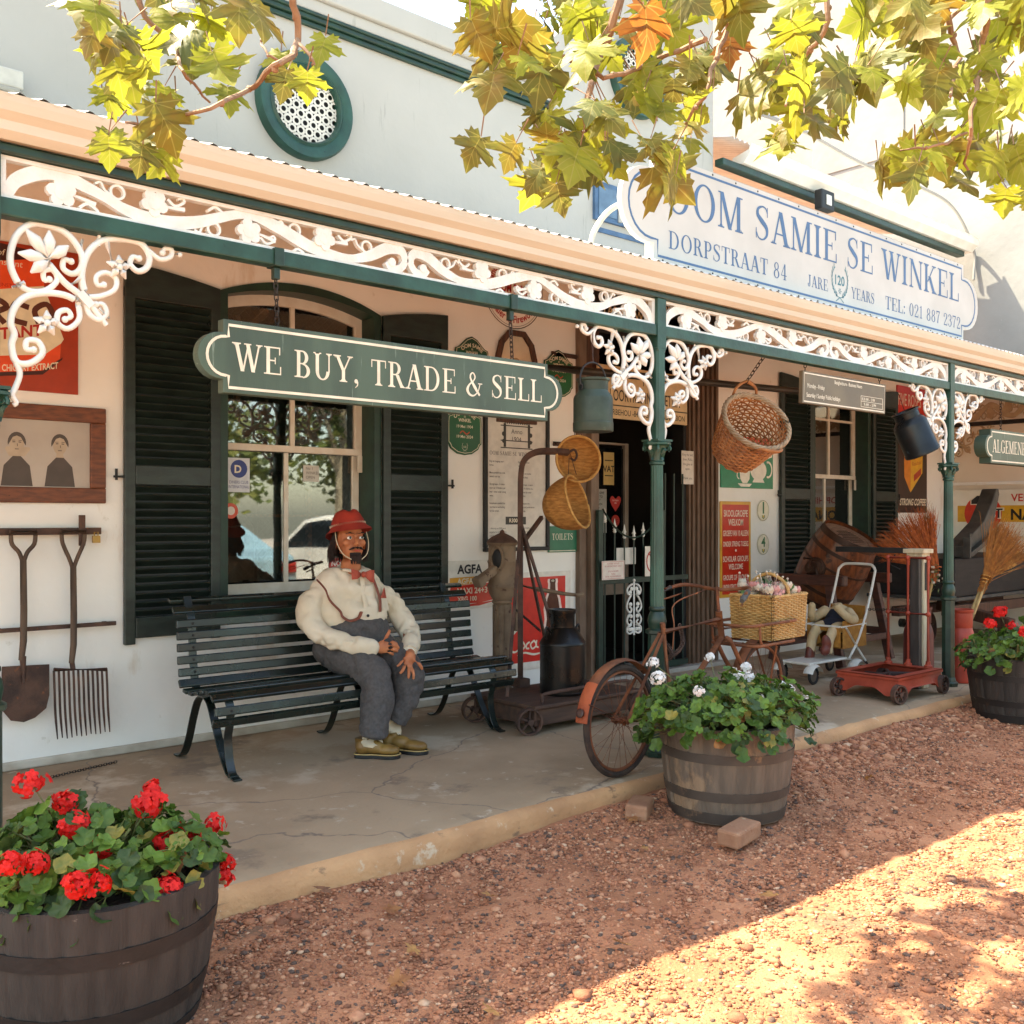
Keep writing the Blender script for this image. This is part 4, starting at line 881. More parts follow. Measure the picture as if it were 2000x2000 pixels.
# ---- ALGEMENE ...
T = thing("hanging_sign", "green hanging sign starting ALGEME at the right edge of the photo", "sign", (0, .30, 0), group="green shop signs hanging from the veranda rail")
board(T, notched(8.78, 10.9, 1.83, 2.125, .095, .012), .10, .0, SG, bevel=.003)
layer(T, "border", IVORY, lambda mb: mb.ribbon(notched(8.803, 10.877, 1.852, 2.103, .08, .012), .011, .002, .0015, closed=True))
layer(T, "lettering", IVORY, lambda mb: serif(mb, "ALGEMENE HANDELAAR", 8.815, 1.925, .112, .0012, cond=.82))
for x in (9.05, 10.6):
    mb = chain_links(MB(), (x, .03, 2.12), (x, .03, 2.385)); part("chain", mb, CHAINM, T)
# ---- business hours
T = thing("hours_sign", "brown sign of business hours hanging on chains below the rail", "sign", (0, .30, 0))
BRS = mat("olive_brown_board", "6f614a", "5d5140", rough=.45, scale=3, bump=.08, spot=("8a7d63", 6, .66))
mb = MB(); mb.plate([(5.875, 2.125), (6.975, 2.125), (6.985, 2.345), (5.885, 2.345)], .03); part("board", mb, BRS, T, bevel=.003)
layer(T, "border", IVORY, lambda mb: mb.ribbon([(5.892, 2.14), (6.958, 2.14), (6.968, 2.33), (5.902, 2.33)], .008, .002, .0015, closed=True))
def fn(mb):
    k = dict(bold=.012)
    sans(mb, "Besigheidsure - Business Hours", 6.46, 2.288, .026, .0014, 'C', cond=.82, **k)
    sans(mb, "Monday - Friday", 5.935, 2.235, .03, .0014, cond=.8, **k); sans(mb, "Saturday / Sunday/ Public holidays", 5.925, 2.172, .03, .0014, cond=.76, **k)
    for z in (2.157, 2.196, 2.235): mb.bb(6.63, 6.935, -.0016, -.0006, z - .0015, z + .0015)
    for x in (6.63, 6.935): mb.bb(x - .002, x + .002, -.0017, -.0005, 2.157, 2.235)
    sans(mb, "8.30 AM  -  5 PM", 6.645, 2.204, .022, .0014, cond=.85, wmax=.28, **k); sans(mb, "9 AM  -  5 PM", 6.67, 2.166, .022, .0014, wmax=.25, **k)
layer(T, "lettering", IVORY, fn)
for x in (5.93, 6.92):
    mb = chain_links(MB(), (x, .015, 2.34), (x + .03, .03, 2.40)); part("chain", mb, CHAINM, T)
# ---- coffee tin sign
def wall(name, label, cat, x, z, group=None): return thing(name, label, cat, (x, W - .002, z), 0, group)
T = wall("coffee_sign", "red enamel sign with a tilted tin of instant coffee behind the first column", "sign", 1.22, 2.04)
board(T, [(0, 0), (.637, 0), (.637, .787), (0, .787)], .01, .014, paint("a8391f", .3))
layer(T, "printed_tin", paint("e4d9bd", .35), lambda mb: mb.flat([(.02, .12), (.50, .20), (.56, .30), (.41, .70), (0, .62)], .0145))
layer(T, "orange_band", paint("e8512a", .35), lambda mb: (mb.flat([(.02, .06), (.44, .115), (.54, .19), (.545, .275), (.46, .205), (.02, .145)], .0149), mb.flat([(.2, .52), (.46, .58), (.42, .72), (.15, .66)], .0149)))
def fn(mb):
    mb.flat([(0, .60), (.35, .68), (.40, .76), (.1, .787), (0, .787)], .0147)
    mb.flat([(.03, .04), (.45, .095), (.55, .185), (.555, .2), (.45, .115), (.03, .06)], .0153)
layer(T, "dark_lid", paint("431b15", .3), fn)
def fn(mb):
    lines(mb, ["of", "instant"], .22, .71, .035, .05, .0156, shear=.15)
    sans(mb, "COFFEE & CHICORY EXTRACT", 0.10, .094, .036, .0156, bold=.02, warp=lambda x, z: (x, z + .25 * max(0, x - .2) ** 1.6), wmax=.43)
layer(T, "lid_lettering", IVORY, fn)
layer(T, "lettering", paint("b3271c", .35), lambda mb: (sans(mb, "INSTANT", .12, .255, .062, .0156, bold=.03, warp=lambda x, z: (x, z + .22 * (x - .2)), wmax=.33), sans(mb, "INSTANT", .24, .545, .02, .0157, wmax=.15)))
layer(T, "script_name", paint("5a2a1c", .35), lambda mb: [mb.band(spline(p, 5), .03, .0156 + i * .0001) for i, p in enumerate(([(.2, .36), (.18, .42), (.22, .47), (.27, .44), (.22, .40), (.26, .35)], [(.38, .45), (.31, .46), (.30, .38), (.37, .36)], [(.43, .37), (.41, .44), (.47, .48), (.50, .42), (.44, .36)]))])
# ---- old portrait in a wooden frame
T = wall("portrait_frame", "wide brown wooden frame with an old portrait of two women under the coffee sign", "picture", 1.24, 1.436)
FRW = mat("red_brown_frame", "7a4326", "5a2f1b", rough=.45, scale=4, stretch=(3, 3, 14), bump=.2, bscale=40, spot=("3a1d10", 20, .66))
def frame_parts(T, w_, h, f, m, d=.03):
    mb = MB(); mb.bb(0, w_, -d, 0, 0, f); mb.bb(0, w_, -d, 0, h - f, h); mb.bb(0, f, -d + .001, 0, f, h - f); mb.bb(w_ - f, w_, -d + .001, 0, f, h - f)
    part("frame", mb, m, T, bevel=.006)
frame_parts(T, .765, .535, .085, FRW)
mb = MB(); mb.bb(.085, .68, -.012, -.002, .085, .45); part("print", mb, mat("faded_print", (.45, .39, .33), (.38, .32, .27), rough=.5, scale=3), T)
def fn(mb):
    for cx in (.30, .52): mb.flat(circ(cx, .315, .036, 18, rz=.05), .0128); mb.flat([(cx - .016, .28), (cx + .016, .28), (cx + .02, .25), (cx - .02, .25)], .0126)
    mb.flat([(.24, .29), (.26, .25), (.34, .25), (.37, .29), (.36, .30), (.25, .3)], .0124)
layer(T, "faces", paint("b5a18a"), fn)
def fn(mb):
    for cx in (.30, .52):
        mb.flat([(cx + .046 * math.cos(a), .322 + .058 * math.sin(a)) for a in [i / 12 * PI * 1.16 - .25 for i in range(13)]] + [(cx - .034, .325), (cx - .02, .352), (cx, .36), (cx + .02, .352), (cx + .034, .325)], .0132); mb.band([(cx - .025, .334), (cx - .008, .335)], .003, .0133); mb.band([(cx + .008, .335), (cx + .025, .334)], .003, .0133)
        for e in (-1, 1): mb.band([(cx + e * .022, .325), (cx + e * .008, .326)], .005, .0133)
        mb.band([(cx - .01, .288), (cx + .01, .288)], .004, .0133); mb.band([(cx + .002, .318), (cx + .003, .303)], .003, .0133)
        mb.flat([(cx - .08, .09), (cx - .065, .2), (cx - .02, .25), (cx + .02, .25), (cx + .065, .2), (cx + .08, .09)], .0122 + cx * .0002)
layer(T, "drawn_hair_and_dress", paint("4c4038"), fn)
# ---- painted round advertisement and small plaques
T = wall("painted_emblem", "round red fireworks dealer emblem painted on the wall above the arched frame", "painted sign", 5.10, 3.125)
layer(T, "ring", paint("4a3a30"), lambda mb: (mb.band(circ(0, 0, .305, 48), .007, .0012, closed=True), mb.band(circ(0, 0, .288, 48), .003, .0012, closed=True)))
def fn(mb):
    sans(mb, "Dealer in Fireworks", 0, 0, .058, .0013, 'C', bold=.02, warp=arc_warp(0, 0, .262, -PI / 2, True), wmax=.58)
    sans(mb, "Handelaar in Vuurwerke", 0, 0, .055, .0013, 'C', bold=.02, warp=arc_warp(0, 0, .205, PI / 2), wmax=.64)
    sans(mb, "OOM SAMIE", 0, -.03, .07, .0013, 'C', bold=.03, wmax=.36)
layer(T, "lettering", paint("b3282b"), fn)
def plaque(x, z, label):
    T = wall("anniversary_plaque", label, "plaque", x, z, group="green anniversary plaques on the wall")
    def shape(s):
        p = [(0, .185), (.05, .165), (.10, .12), (.125, .10), (.155, .09), (.16, .05), (.16, -.11), (.145, -.12), (.13, -.15), (.07, -.185), (0, -.195)]
        p = [(a * s, b * s) for a, b in p]; return p + [(-a, b) for a, b in p[::-1][1:-1]]
    board(T, shape(1.0), .012, .014, mat("plaque_green", "1f6a3c", "12402c", rough=.35, scale=2.2, lo=.3, hi=.7))
    layer(T, "border", IVORY, lambda mb: mb.ribbon(shape(.93), .004, .001, .0152, closed=True))
    def fn(mb):
        sans(mb, "OOM SAMIE", 0, 0, .03, .0148, 'C', bold=.02, warp=arc_warp(0, -.03, .135, PI / 2), wmax=.2)
        sans(mb, "SE", 0, .082, .014, .0148, 'C', bold=.01); sans(mb, "WINKEL", 0, .05, .026, .0148, 'C', bold=.02, wmax=.12)
        sans(mb, "19 Mei 1904", 0, .005, .023, .0148, 'C', bold=.01, wmax=.2); sans(mb, "19 Mei 2024", 0, -.07, .023, .0148, 'C', bold=.01, wmax=.2)
        sans(mb, "120", 0, -.142, .016, .0148, 'C'); wreath(mb, 0, -.132, .026, .0148, 5)
    layer(T, "lettering", IVORY, fn)
    layer(T, "red_flourish", paint("c8452f"), lambda mb: mb.band(spline([(-.045, -.035), (-.02, -.018), (.015, -.04), (.045, -.022)], 5), .008, .0149))
plaque(4.68, 2.52, "green plaque with its lower half hidden behind the long green sign")
plaque(4.61, 2.015, "green plaque dated 19 Mei 1904 just right of the window shutter")
plaque(5.575, 2.52, "green plaque behind the round right end of the long green sign")
# arched picture frame
T = wall("arched_frame", "small dark arched picture frame above the end of the long green sign", "picture", 5.12, 2.4)
def oct_(s): return [(-.2 * s, -.3), (.2 * s, -.3), (.2 * s, .2 * s), (.165 * s, .32 * s), (.08 * s, .41 * s), (-.08 * s, .41 * s), (-.165 * s, .32 * s), (-.2 * s, .2 * s)]
part("frame", MB().ribbon(oct_(.93), .045, .03, .032, closed=True), WOOD_D, T, bevel=.005)
board(T, oct_(.9), .004, .008, mat("sepia_print", (.72, .60, .44), (.6, .48, .34), rough=.5, scale=6), "print", 0)
layer(T, "faded_face", paint("a98f6d"), lambda mb: (mb.flat(circ(0, .12, .06, 16, rz=.075), .0085), mb.flat([(-.12, -.12), (-.08, 0), (.08, 0), (.12, -.12)], .0085)))
# notice board
T = wall("notice_board", "tall black framed notice of shop rules headed Anno 1904", "notice", 4.79, 1.10)
frame_parts(T, .67, 1.14, .03, DARK, .035)
mb = MB(); mb.bb(.03, .64, -.012, -.002, .03, 1.11); part("paper", mb, paint("dcd8cf", .5), T)
def fn(mb):
    o = .0128
    for a in ((.20, .225, .80, .98), (.45, .475, .80, .98)): mb.flat([(a[0], a[2]), (a[1], a[2]), (a[1], a[3]), (a[0], a[3])], o)
    for zz in (.79, .845, .96): mb.flat([(.17, zz), (.5, zz), (.5, zz + .008), (.17, zz + .008)], o + .0001)
    for x in (.188, .468): mb.flat(circ(x + .012, .90, .018, 10), o + .0002); mb.flat(circ(x + .012, .845, .016, 10), o + .0002)
    mb.flat([(.2, 1.0), (.475, 1.0), (.475, 1.02), (.2, 1.02)], o); mb.flat([(.22, 1.02), (.31, 1.02), (.31, 1.10), (.22, 1.10)], o); mb.flat([(.365, 1.02), (.455, 1.02), (.455, 1.10), (.365, 1.10)], o)
    for k in range(12): mb.flat(circ(.215 + k * .0225, .985, .008, 6), o + .0003)
    sans(mb, "Anno", .335, .905, .038, o, 'C'); sans(mb, "1904", .335, .845, .038, o, 'C')
    serif(mb, "OOM SAMIE SE WINKEL", .06, .735, .03, o, cond=.92)
    rows_a = ["Reg van toegang voor-", "behou.", "", "Moet asseblief nie in die", "winkel rook nie.", "", "Skoolgroepe - 'n maksi-", "mum van 10 kinders per", "keer - moet onder toesig", "wees.", "", "Respekteer asseblief die", "voorraad en aanbieding", "van die winkel."]
    rows_b = ["Right of admission", "reserved.", "", "Please do not smoke", "inside the shop.", "", "School groups - a maxi-", "mum of 10 children at a", "time - must be under", "supervision.", "", "Please respect the", "products and presentation", "of the shop."]
    lines(mb, rows_a, .06, .68, .015, .029, o, cond=.78, bold=.01); lines(mb, rows_b, .35, .68, .015, .029, o, cond=.78, bold=.01)
    mb.flat([(.22, .205), (.43, .205), (.43, .265), (.22, .265)], o)
    lines(mb, ["'n Beloning van R300 word", "aangebied vir enige persoon", "wat inligting verskaf."], .06, .17, .014, .028, o, cond=.78); lines(mb, ["A reward of R300 is offered", "to any person who gives", "information."], .35, .17, .014, .028, o, cond=.78)
layer(T, "printed_text", paint("34322f"), fn)
layer(T, "reward_figure", IVORY, lambda mb: sans(mb, "R300.00", .325, .222, .03, .0133, 'C', bold=.02))
# toilets sign
T = wall("toilets_sign", "green sign reading TOILETS half hidden by the lower basket", "sign", 5.46, 1.08)
board(T, rrect(0, .32, 0, .21, .004, 2), .008, .012, paint("1d6e51", .4))
layer(T, "lettering", IVORY, lambda mb: (serif(mb, "TOILETS", .16, .10, .05, .0125, align='C', cond=.82), mb.ribbon([(.015, .012), (.305, .012)], .006, .001, .0126)))
# film sign
T = wall("film_sign", "white yellow and red film advertisement on the wall behind the pump", "sign", 4.45, .68)
board(T, [(0, 0), (.55, 0), (.55, .36), (0, .36)], .008, .011, paint("e2ded4", .35))
layer(T, "orange_band", paint("e0a23a", .35), lambda mb: (mb.flat([(.02, .175), (.54, .20), (.54, .245), (.02, .235)], .0115)))
layer(T, "red_band", paint("d0301f", .35), lambda mb: (mb.flat([(.0, .045), (.3, .04), (.55, .075), (.55, .20), (.03, .172)], .0118), mb.flat([(.2, .035), (.5, .055), (.3, .02), (.15, .02)], .0116), mb.flat([(.44, .29), (.49, .34), (.53, .31), (.48, .26)], .0118)))
layer(T, "lettering", paint("27262a", .4), lambda mb: sans(mb, "AGFA", .09, .265, .066, .012, bold=.035))
layer(T, "white_lettering", IVORY, lambda mb: (sans(mb, "AGFACOLOR", .09, .188, .042, .0122, bold=.03, wmax=.36), sans(mb, "MAXI 24+3", .09, .115, .045, .0122, bold=.03, wmax=.4), sans(mb, "XRG 100", .09, .06, .035, .0122, bold=.03, wmax=.25)))
# cola sign
T = wall("cola_sign", "red and white cola sign with a bottle, behind the black milk can", "sign", 5.01, .17)
board(T, [(0, 0), (.70, 0), (.70, .76), (0, .76)], .008, .011, paint("e6e0d6", .3))
layer(T, "red_field", paint("d3261f", .3), lambda mb: mb.flat([(.02, .06), (.64, .06), (.64, .72), (.02, .72)], .0114))
bt = [(0, .22), (.075, .22), (.08, .30), (.065, .38), (.075, .46), (.06, .54), (.032, .60), (.028, .66), (.034, .68), (.03, .70), (0, .70)]
def bottle(s, g): return [(.50 + a * s + (g if a else 0), b) for a, b in bt] + [(.50 - a * s - (g if a else 0), b) for a, b in bt[::-1]]
layer(T, "bottle_glow", paint("f3d9cf", .3), lambda mb: mb.flat(bottle(1.05, .022)[1:-1], .0117))
layer(T, "bottle", paint("4a1f16", .25), lambda mb: mb.flat(bottle(1, 0)[1:-1], .012))
def cola(mb):
    C = lambda x, z, s: [mb.band(spline([(x + .085 * s, z + .10 * s), (x + .06 * s, z + .135 * s), (x, z + .09 * s), (x - .01 * s, z + .02 * s), (x + .04 * s, z - .01 * s), (x + .1 * s, z + .03 * s)], 6), [.012 * s, .02 * s, .03 * s, .022 * s, .012 * s, .006 * s], .0122)]
    C(.05, .16, 1.2)
    for k, (x, z) in enumerate(((.17, .165), (.29, .165))): mb.band(spline([(x, z + .055), (x - .03, z + .03), (x - .01, z - .005), (x + .03, z + .02), (x + .01, z + .055), (x, z + .055)], 5), .014, .0123)
    mb.band(spline([(.25, .215), (.22, .2), (.215, .17), (.245, .165)], 5), .014, .0124)
    mb.band(spline([(.325, .225), (.318, .18), (.345, .165)], 5), .014, .0125)
    mb.band(spline([(.12, .12), (.2, .135), (.3, .115), (.42, .13)], 6), [.004, .014, .018, .004], .0122)
    for q in ((.36, .61), (.39, .615)): mb.flat(circ(*q, .012, 10), .0122)
    for r in (.008, .014, .02): mb.band(circ(.50, .672, r, 8, .5, PI - .5), .003, .0125)
layer(T, "lettering", IVORY, cola)
# iron straps and hooks
for i, (x, z, l, lab) in enumerate(((5.50, 2.67, .30, "rusty iron strap bolted to the wall above the right plaque"), (5.52, 1.95, .26, "flat iron strap on the wall behind the upper basket"))):
    mb = MB(); mb.box((x + l / 2, W - .012, z), (l, .008, .035)); 
    for dx in (.03, l / 2, l - .03): mb.lathe([(0, .014), (.012, .01), (.014, 0)], (x + dx, W - .016, z), 8, axis=(0, -1, 0))
    tag(part("iron_strap", mb, IRON), lab, "iron strap", "iron straps on the wall")
# tea sign
T = wall("tea_sign", "green and red tea sign with a white teapot and cup below the wicker basket", "sign", 7.70, 1.645)
board(T, [(0, 0), (.85, 0), (.85, .50), (0, .50)], .01, .013, paint("17855f", .3))
layer(T, "red_panel", paint("cc3a28", .3), lambda mb: mb.flat([(.10, .27), (.82, .42), (.80, .50), (.08, .50)], .0134))
layer(T, "yellow_edge", paint("d9a43c", .3), lambda mb: mb.flat([(.10, .262), (.82, .412), (.82, .424), (.10, .274)], .0138))
layer(T, "dark_strip", paint("2a2c2e", .3), lambda mb: mb.flat([(.10, .215), (.83, .365), (.82, .41), (.10, .26)], .0139))
def fn(mb):
    mb.flat([(.12, .17), (.83, .315), (.83, .36), (.11, .21)], .0141)
    mb.flat(circ(.60, .18, .135, 24, rz=.10), .0145); mb.flat([(.50, .06), (.70, .06), (.67, .10), (.53, .10)], .0147)
    mb.band(circ(.76, .19, .065, 16, -1.9, 1.9, rz=.075), .02, .0149); mb.band(spline([(.48, .2), (.42, .22), (.40, .27)], 5), [.03, .022, .016], .0149)
    mb.flat([(.29, .17), (.46, .17), (.45, .09), (.41, .05), (.34, .05), (.30, .09)], .0151); mb.band(circ(.285, .125, .035, 12, PI / 2, 3 * PI / 2), .012, .0152)
    mb.flat([(.26, .045), (.49, .045), (.45, .015), (.31, .015)], .0153)
    sans(mb, "TEA MERCHANTS", .14, .232, .026, .0146, warp=lambda x, z: (x, z + .205 * (x - .14)), wmax=.6)
layer(T, "teapot_and_cup", paint("eae4d6", .3), fn)
# school groups sign
T = wall("school_groups_sign", "red sign with yellow rim welcoming school groups beside the folding door", "sign", 7.69, .60)
board(T, rrect(0, .485, 0, .915, .01, 3), .01, .013, paint("d9a23c", .35))
layer(T, "red_field", paint("c8321f", .35), lambda mb: mb.flat(rrect(.03, .455, .03, .885, .008, 3), .0134))
def fn(mb):
    kw = dict(align='C', bold=.012)
    for t, z, h in (("SKOOLGROEPE", .77, .065), ("WELKOM", .685, .065), ("GROEPE VAN 10 ALLEEN", .585, .055), ("ONDER STRENG TOESIG", .485, .05), ("SCHOLAR GROUPS", .34, .055), ("WELCOME", .265, .055), ("GROUPS OF 10 ONLY", .165, .05), ("UNDER STRICT SUPERVISION", .08, .045)):
        sans(mb, t, .2425, z, h, .0138, cond=.62, wmax=.40, **kw)
    mb.flat(circ(.2425, .445, .012, 10), .0138)
layer(T, "lettering", IVORY, fn)
# oval number plates
for n, z in (("1", 1.43), ("4", 1.095), ("5", .72)):
    T = wall("number_plate", "cream oval enamel plate with green number %s right of the school sign" % n, "number plate", 8.39, z, "oval number plates")
    board(T, circ(0, 0, .10, 28, rz=.105), .006, .009, paint("e1dac2", .3))
    layer(T, "rim", paint("6d6a55"), lambda mb: mb.band(circ(0, 0, .094, 28, rz=.099), .004, .0095, closed=True))
    layer(T, "number", paint("1f6b3a", .4), lambda mb: (sans(mb, n, 0, -.02, .095, .0096, 'C', bold=.03) if n != "1" else mb.flat([(-.012, -.03), (.012, -.03), (.012, .085), (-.012, .085)], .0096), mb.band([(-.02, -.045), (-.018, -.065), (0, -.08), (.018, -.065), (.02, -.045)], .01, .0096)))
    layer(T, "shield", paint("d8b53a"), lambda mb: mb.flat([(-.014, -.048), (.014, -.048), (.01, -.065), (0, -.072), (-.01, -.065)], .0096))
# red and coffee signs beyond the second window
T = wall("tea_brand_sign", "red enamel sign with tall white letters behind the tilted milk can", "sign", 11.05, 2.38)
board(T, [(0, 0), (.71, 0), (.71, .53), (0, .53)], .01, .012, paint("cf2c20", .3))
layer(T, "lettering", IVORY, lambda mb: (sans(mb, "FIVE ROSES", .03, .30, .15, .0125, cond=.55, wmax=.66)))
T = wall("strong_coffee_sign", "dark brown enamel sign with a yellow packet and STRONG COFFEE! lettering", "sign", 11.08, 1.42)
board(T, [(0, 0), (.70, 0), (.70, .95), (0, .95)], .01, .012, paint("3b2621", .3))
layer(T, "packet_front", paint("e6b23a", .35), lambda mb: (mb.flat([(.29, .24), (.58, .48), (.60, .93), (.30, .93)], .0124)))
layer(T, "packet_side", paint("e0892f", .35), lambda mb: mb.flat([(.14, .42), (.289, .24), (.299, .93), (.13, .93)], .0124))
layer(T, "packet_print", paint("b8402a", .4), lambda mb: (mb.flat([(.36, .63), (.56, .68), (.56, .82), (.46, .88), (.36, .80)], .0128), mb.flat([(.37, .37), (.55, .46), (.55, .54), (.37, .45)], .0128), sans(mb, "Raadsaal", .33, .555, .05, .0128, shear=.1, wmax=.24, warp=lambda x, z: (x, z + .15 * (x - .33)))))
layer(T, "lettering", IVORY, lambda mb: sans(mb, "STRONG COFFEE!", .35, .09, .08, .0124, 'C', bold=.025, shear=.25, wmax=.64))
# bank sign on the end wall
T = thing("bank_sign", "rounded white enamel bank sign with 1ST in a red disc on the end wall", "sign", (12.385, 2.31, 1.14), -PI / 2)
RUSTE = mat("rusty_enamel", (.80, .76, .66), (.74, .69, .58), rough=.35, scale=5, spot=[((.35, .16, .07), 7, .69)])
board(T, rrect(0, 2.1, 0, .56, .05, 4), .02, .022, RUSTE)
layer(T, "yellow_band", paint("e0a832", .35), lambda mb: mb.flat([(.08, .17), (2.0, .17), (2.0, .37), (.08, .37)], .0225))
layer(T, "red_disc", paint("cf3a24", .35), lambda mb: mb.flat(circ(.39, .275, .225, 40), .0229))
layer(T, "pale_outline", IVORY, lambda mb: (mb.flat([(.27, .08), (.45, .08), (.45, .14), (.41, .14), (.41, .50), (.31, .50), (.24, .44), (.24, .38), (.31, .38), (.31, .14), (.27, .14)], .0233), sans(mb, "ST", .455, .22, .12, .0233, bold=.07)))
layer(T, "lettering", paint("1e1c1c", .4), lambda mb: (mb.flat([(.28, .09), (.44, .09), (.44, .13), (.40, .13), (.40, .49), (.32, .49), (.25, .435), (.25, .39), (.32, .39), (.32, .13), (.28, .13)], .0237), sans(mb, "ST", .46, .222, .115, .0237, bold=.02), sans(mb, "NATIONAL", .72, .20, .13, .0229, bold=.03)))
layer(T, "red_lettering", paint("c0311f", .4), lambda mb: (sans(mb, "VERKOOP HIER", .72, .42, .09, .0227, bold=.02)))
# boards over the door
T = thing("admission_board", "cream lettered board over the shop door ending with number 84", "sign", (5.96, W - .06, 2.19))
mb = MB(); mb.bb(0, 1.16, -.02, 0, 0, .44); part("board", mb, paint("d9bf95", .5), T, bevel=.004)
def fn(mb):
    sans(mb, "PUNT", .56, .30, .085, .0205, cond=.7, bold=.01); sans(mb, "'N OORTREDING WETLIK", .08, .15, .10, .0205, cond=.62, bold=.01, wmax=.98)
    mb.flat([(0, .105), (1.16, .105), (1.16, .115), (0, .115)], .0206); sans(mb, "VOORBEHOU -84- RIGHT OF ADMISSION", .04, .03, .05, .0205, wmax=1.08, bold=.01)
layer(T, "lettering", paint("2d2721"), fn)
T = thing("grocer_board", "black board with cream lettering high over the door behind the fretwork", "sign", (5.95, W - .02, 2.90))
mb = MB(); mb.bb(0, 1.66, -.02, 0, 0, .42); part("board", mb, DARK, T, bevel=.004)
layer(T, "lettering", paint("d8c49a", .5), lambda mb: (sans(mb, "KRUIDENIERSWARE", .1, .29, .08, .0205, wmax=1.45, bold=.01), sans(mb, "TABAK  WATER", .1, .16, .08, .0205, wmax=1.45, bold=.01), sans(mb, "WINKEL VEE", .1, .04, .08, .0205, wmax=1.45, bold=.01)))
# long dark pole under the veranda
mb = MB(); mb.tube([(3.6, 1.9, 2.44), (5.3, 1.85, 2.46), (9.0, 1.75, 2.56)], .03, 10)
tag(part("long_pole", mb, mat("dark_pipe", "3f382f", "2b2620", rough=.5, scale=4, bump=.1), smooth=True), "long dark horizontal pole slung under the veranda across the doorway", "pole")
# cables and lamp on the wall foot
mb = MB(); mb.tube(spline([(1.0, W - .03, 3.52), (1.6, W - .02, 3.50), (2.6, W - .02, 3.515), (3.6, W - .02, 3.50), (3.9, W - .03, 3.56), (4.6, W - .03, 3.57), (4.9, W - .02, 3.50), (6.2, W - .02, 3.50)], 6), .008, 6)
tag(part("cable", mb, DARK, smooth=True), "dark cable sagging along the foot of the upper wall", "cable")
T = thing("strip_light", "white strip light fitting on the upper wall at the left edge", "strip light", (1.22, W, 3.62))
mb = MB(); mb.bb(-.6, .33, -.11, 0, 0, .10); part("housing", mb, paint("c9c5ba"), T, bevel=.01)
mb = MB(); mb.bb(-.58, .31, -.12, -.02, -.03, -.001); part("tube_cover", mb, paint("a49f93", .3), T, bevel=.008)
mb = MB(); mb.tube(spline([(8.0, W - .02, 5.32), (9, W - .02, 5.36), (10.2, W - .02, 5.30), (11.5, W - .02, 5.33), (12.4, W - .04, 5.25), (12.85, W - .1, 4.8), (12.85, W - .1, 4.4)], 6), .02, 6)
tag(part("cable", mb, BRIGHT_WALL, smooth=True), "whitewashed cable running above the lean-to roof", "cable")
# stickers on the shop windows and door
def sticker(name, label, x, y, z, w_, h, col, fnl=None, lc=None, pts=None):
    T = thing(name, label, "sticker", (x, y, z)); board(T, pts or [(0, 0), (w_, 0), (w_, h), (0, h)], .001, .0012, paint(col, .4), bevel=0)
    if fnl: layer(T, "print", paint(lc, .4), fnl)
    return T
GY = W + .185
T = sticker("club_sticker", "white sticker with a dark blue disc in the lower left window pane", 2.84, GY, 1.52, .15, .22, "d8dbe0", lambda mb: (mb.flat(circ(.075, .15, .058, 20), .0016), sans(mb, "DINERS CLUB", .075, .055, .02, .0016, 'C', wmax=.13), sans(mb, "INTERNATIONAL", .075, .025, .02, .0016, 'C', wmax=.14)), "2c3c86")
layer(T, "letter_mark", IVORY, lambda mb: sans(mb, "D", .045, .125, .05, .0019, bold=.03))
sticker("round_sticker", "small red round sticker below the club sticker", 2.86, GY, 1.40, .1, .1, "d9573f", lambda mb: mb.flat(circ(0, 0, .028, 14), .0016), "e8ddd0", circ(0, 0, .05, 18))
sticker("paper_notice", "small pale notice taped inside the right window pane", 3.38, GY, 1.60, .12, .11, "c9c3b8", lambda mb: lines(mb, ["No 1", "WINKEL", "OPEN"], .02, .08, .02, .03, .0016), "55504a")
sticker("warning_sticker", "red and white NO sticker low in the window beside the dummy's neck", 3.58, GY, .98, .11, .10, "c8352f", lambda mb: (sans(mb, "NO", .055, .045, .035, .0016, 'C', bold=.03), sans(mb, "SMOKING", .055, .018, .013, .0016, 'C')), "efe6dd")
DY = W + .52
sticker("tax_sticker", "yellow VAT sticker on the dark inner door", 6.66, DY, 1.66, .14, .30, "cfae6f", lambda mb: (sans(mb, "VAT", .07, .12, .06, .0016, 'C', bold=.02), mb.flat([(.015, .08), (.125, .08), (.125, .09), (.015, .09)], .0016), mb.flat([(.015, .22), (.125, .22), (.125, .23), (.015, .23)], .0016)), "33291c")
sticker("street_children_notice", "grey notice about street children on the inner door", 6.44, DY, 1.22, .26, .40, "a5a098", lambda mb: (lines(mb, ["DO NOT GIVE", "MONEY TO", "STREET", "CHILDREN"], .13, .355, .022, .034, .0016, align='C', bold=.02), sans(mb, "why", .13, .215, .03, .0016, 'C', bold=.03), lines(mb, ["MOENIE GELD", "GEE AAN", "STRAAT-", "KINDERS"], .13, .165, .022, .034, .0016, align='C', bold=.02)), "2b2a28")
hp = [(0, -.085)] + spline([(.05, -.03), (.075, .025), (.045, .06), (.0, .035), (-.045, .06), (-.075, .025), (-.05, -.03)], 3)
sticker("heart_sticker", "red heart sticker with white lettering on the inner door", 6.82, DY, 1.50, .1, .1, "c23a35", lambda mb: lines(mb, ["Ich liebe", "alle"], 0, .012, .018, .024, .0016, align='C'), "eee0d8", hp)
sticker("round_sticker", "small red round sticker under the heart sticker", 6.82, DY, 1.33, .1, .1, "b5382c", lambda mb: sans(mb, "WC", 0, -.012, .03, .0016, 'C'), "2c1613", circ(0, 0, .055, 18))
sticker("security_sticker", "green and white security sticker low on the inner door", 6.46, DY, 1.02, .16, .16, "b9c2c0", lambda mb: mb.flat([(.0, .0), (.16, .0), (.16, .16)], .0016), "4c9a2f")
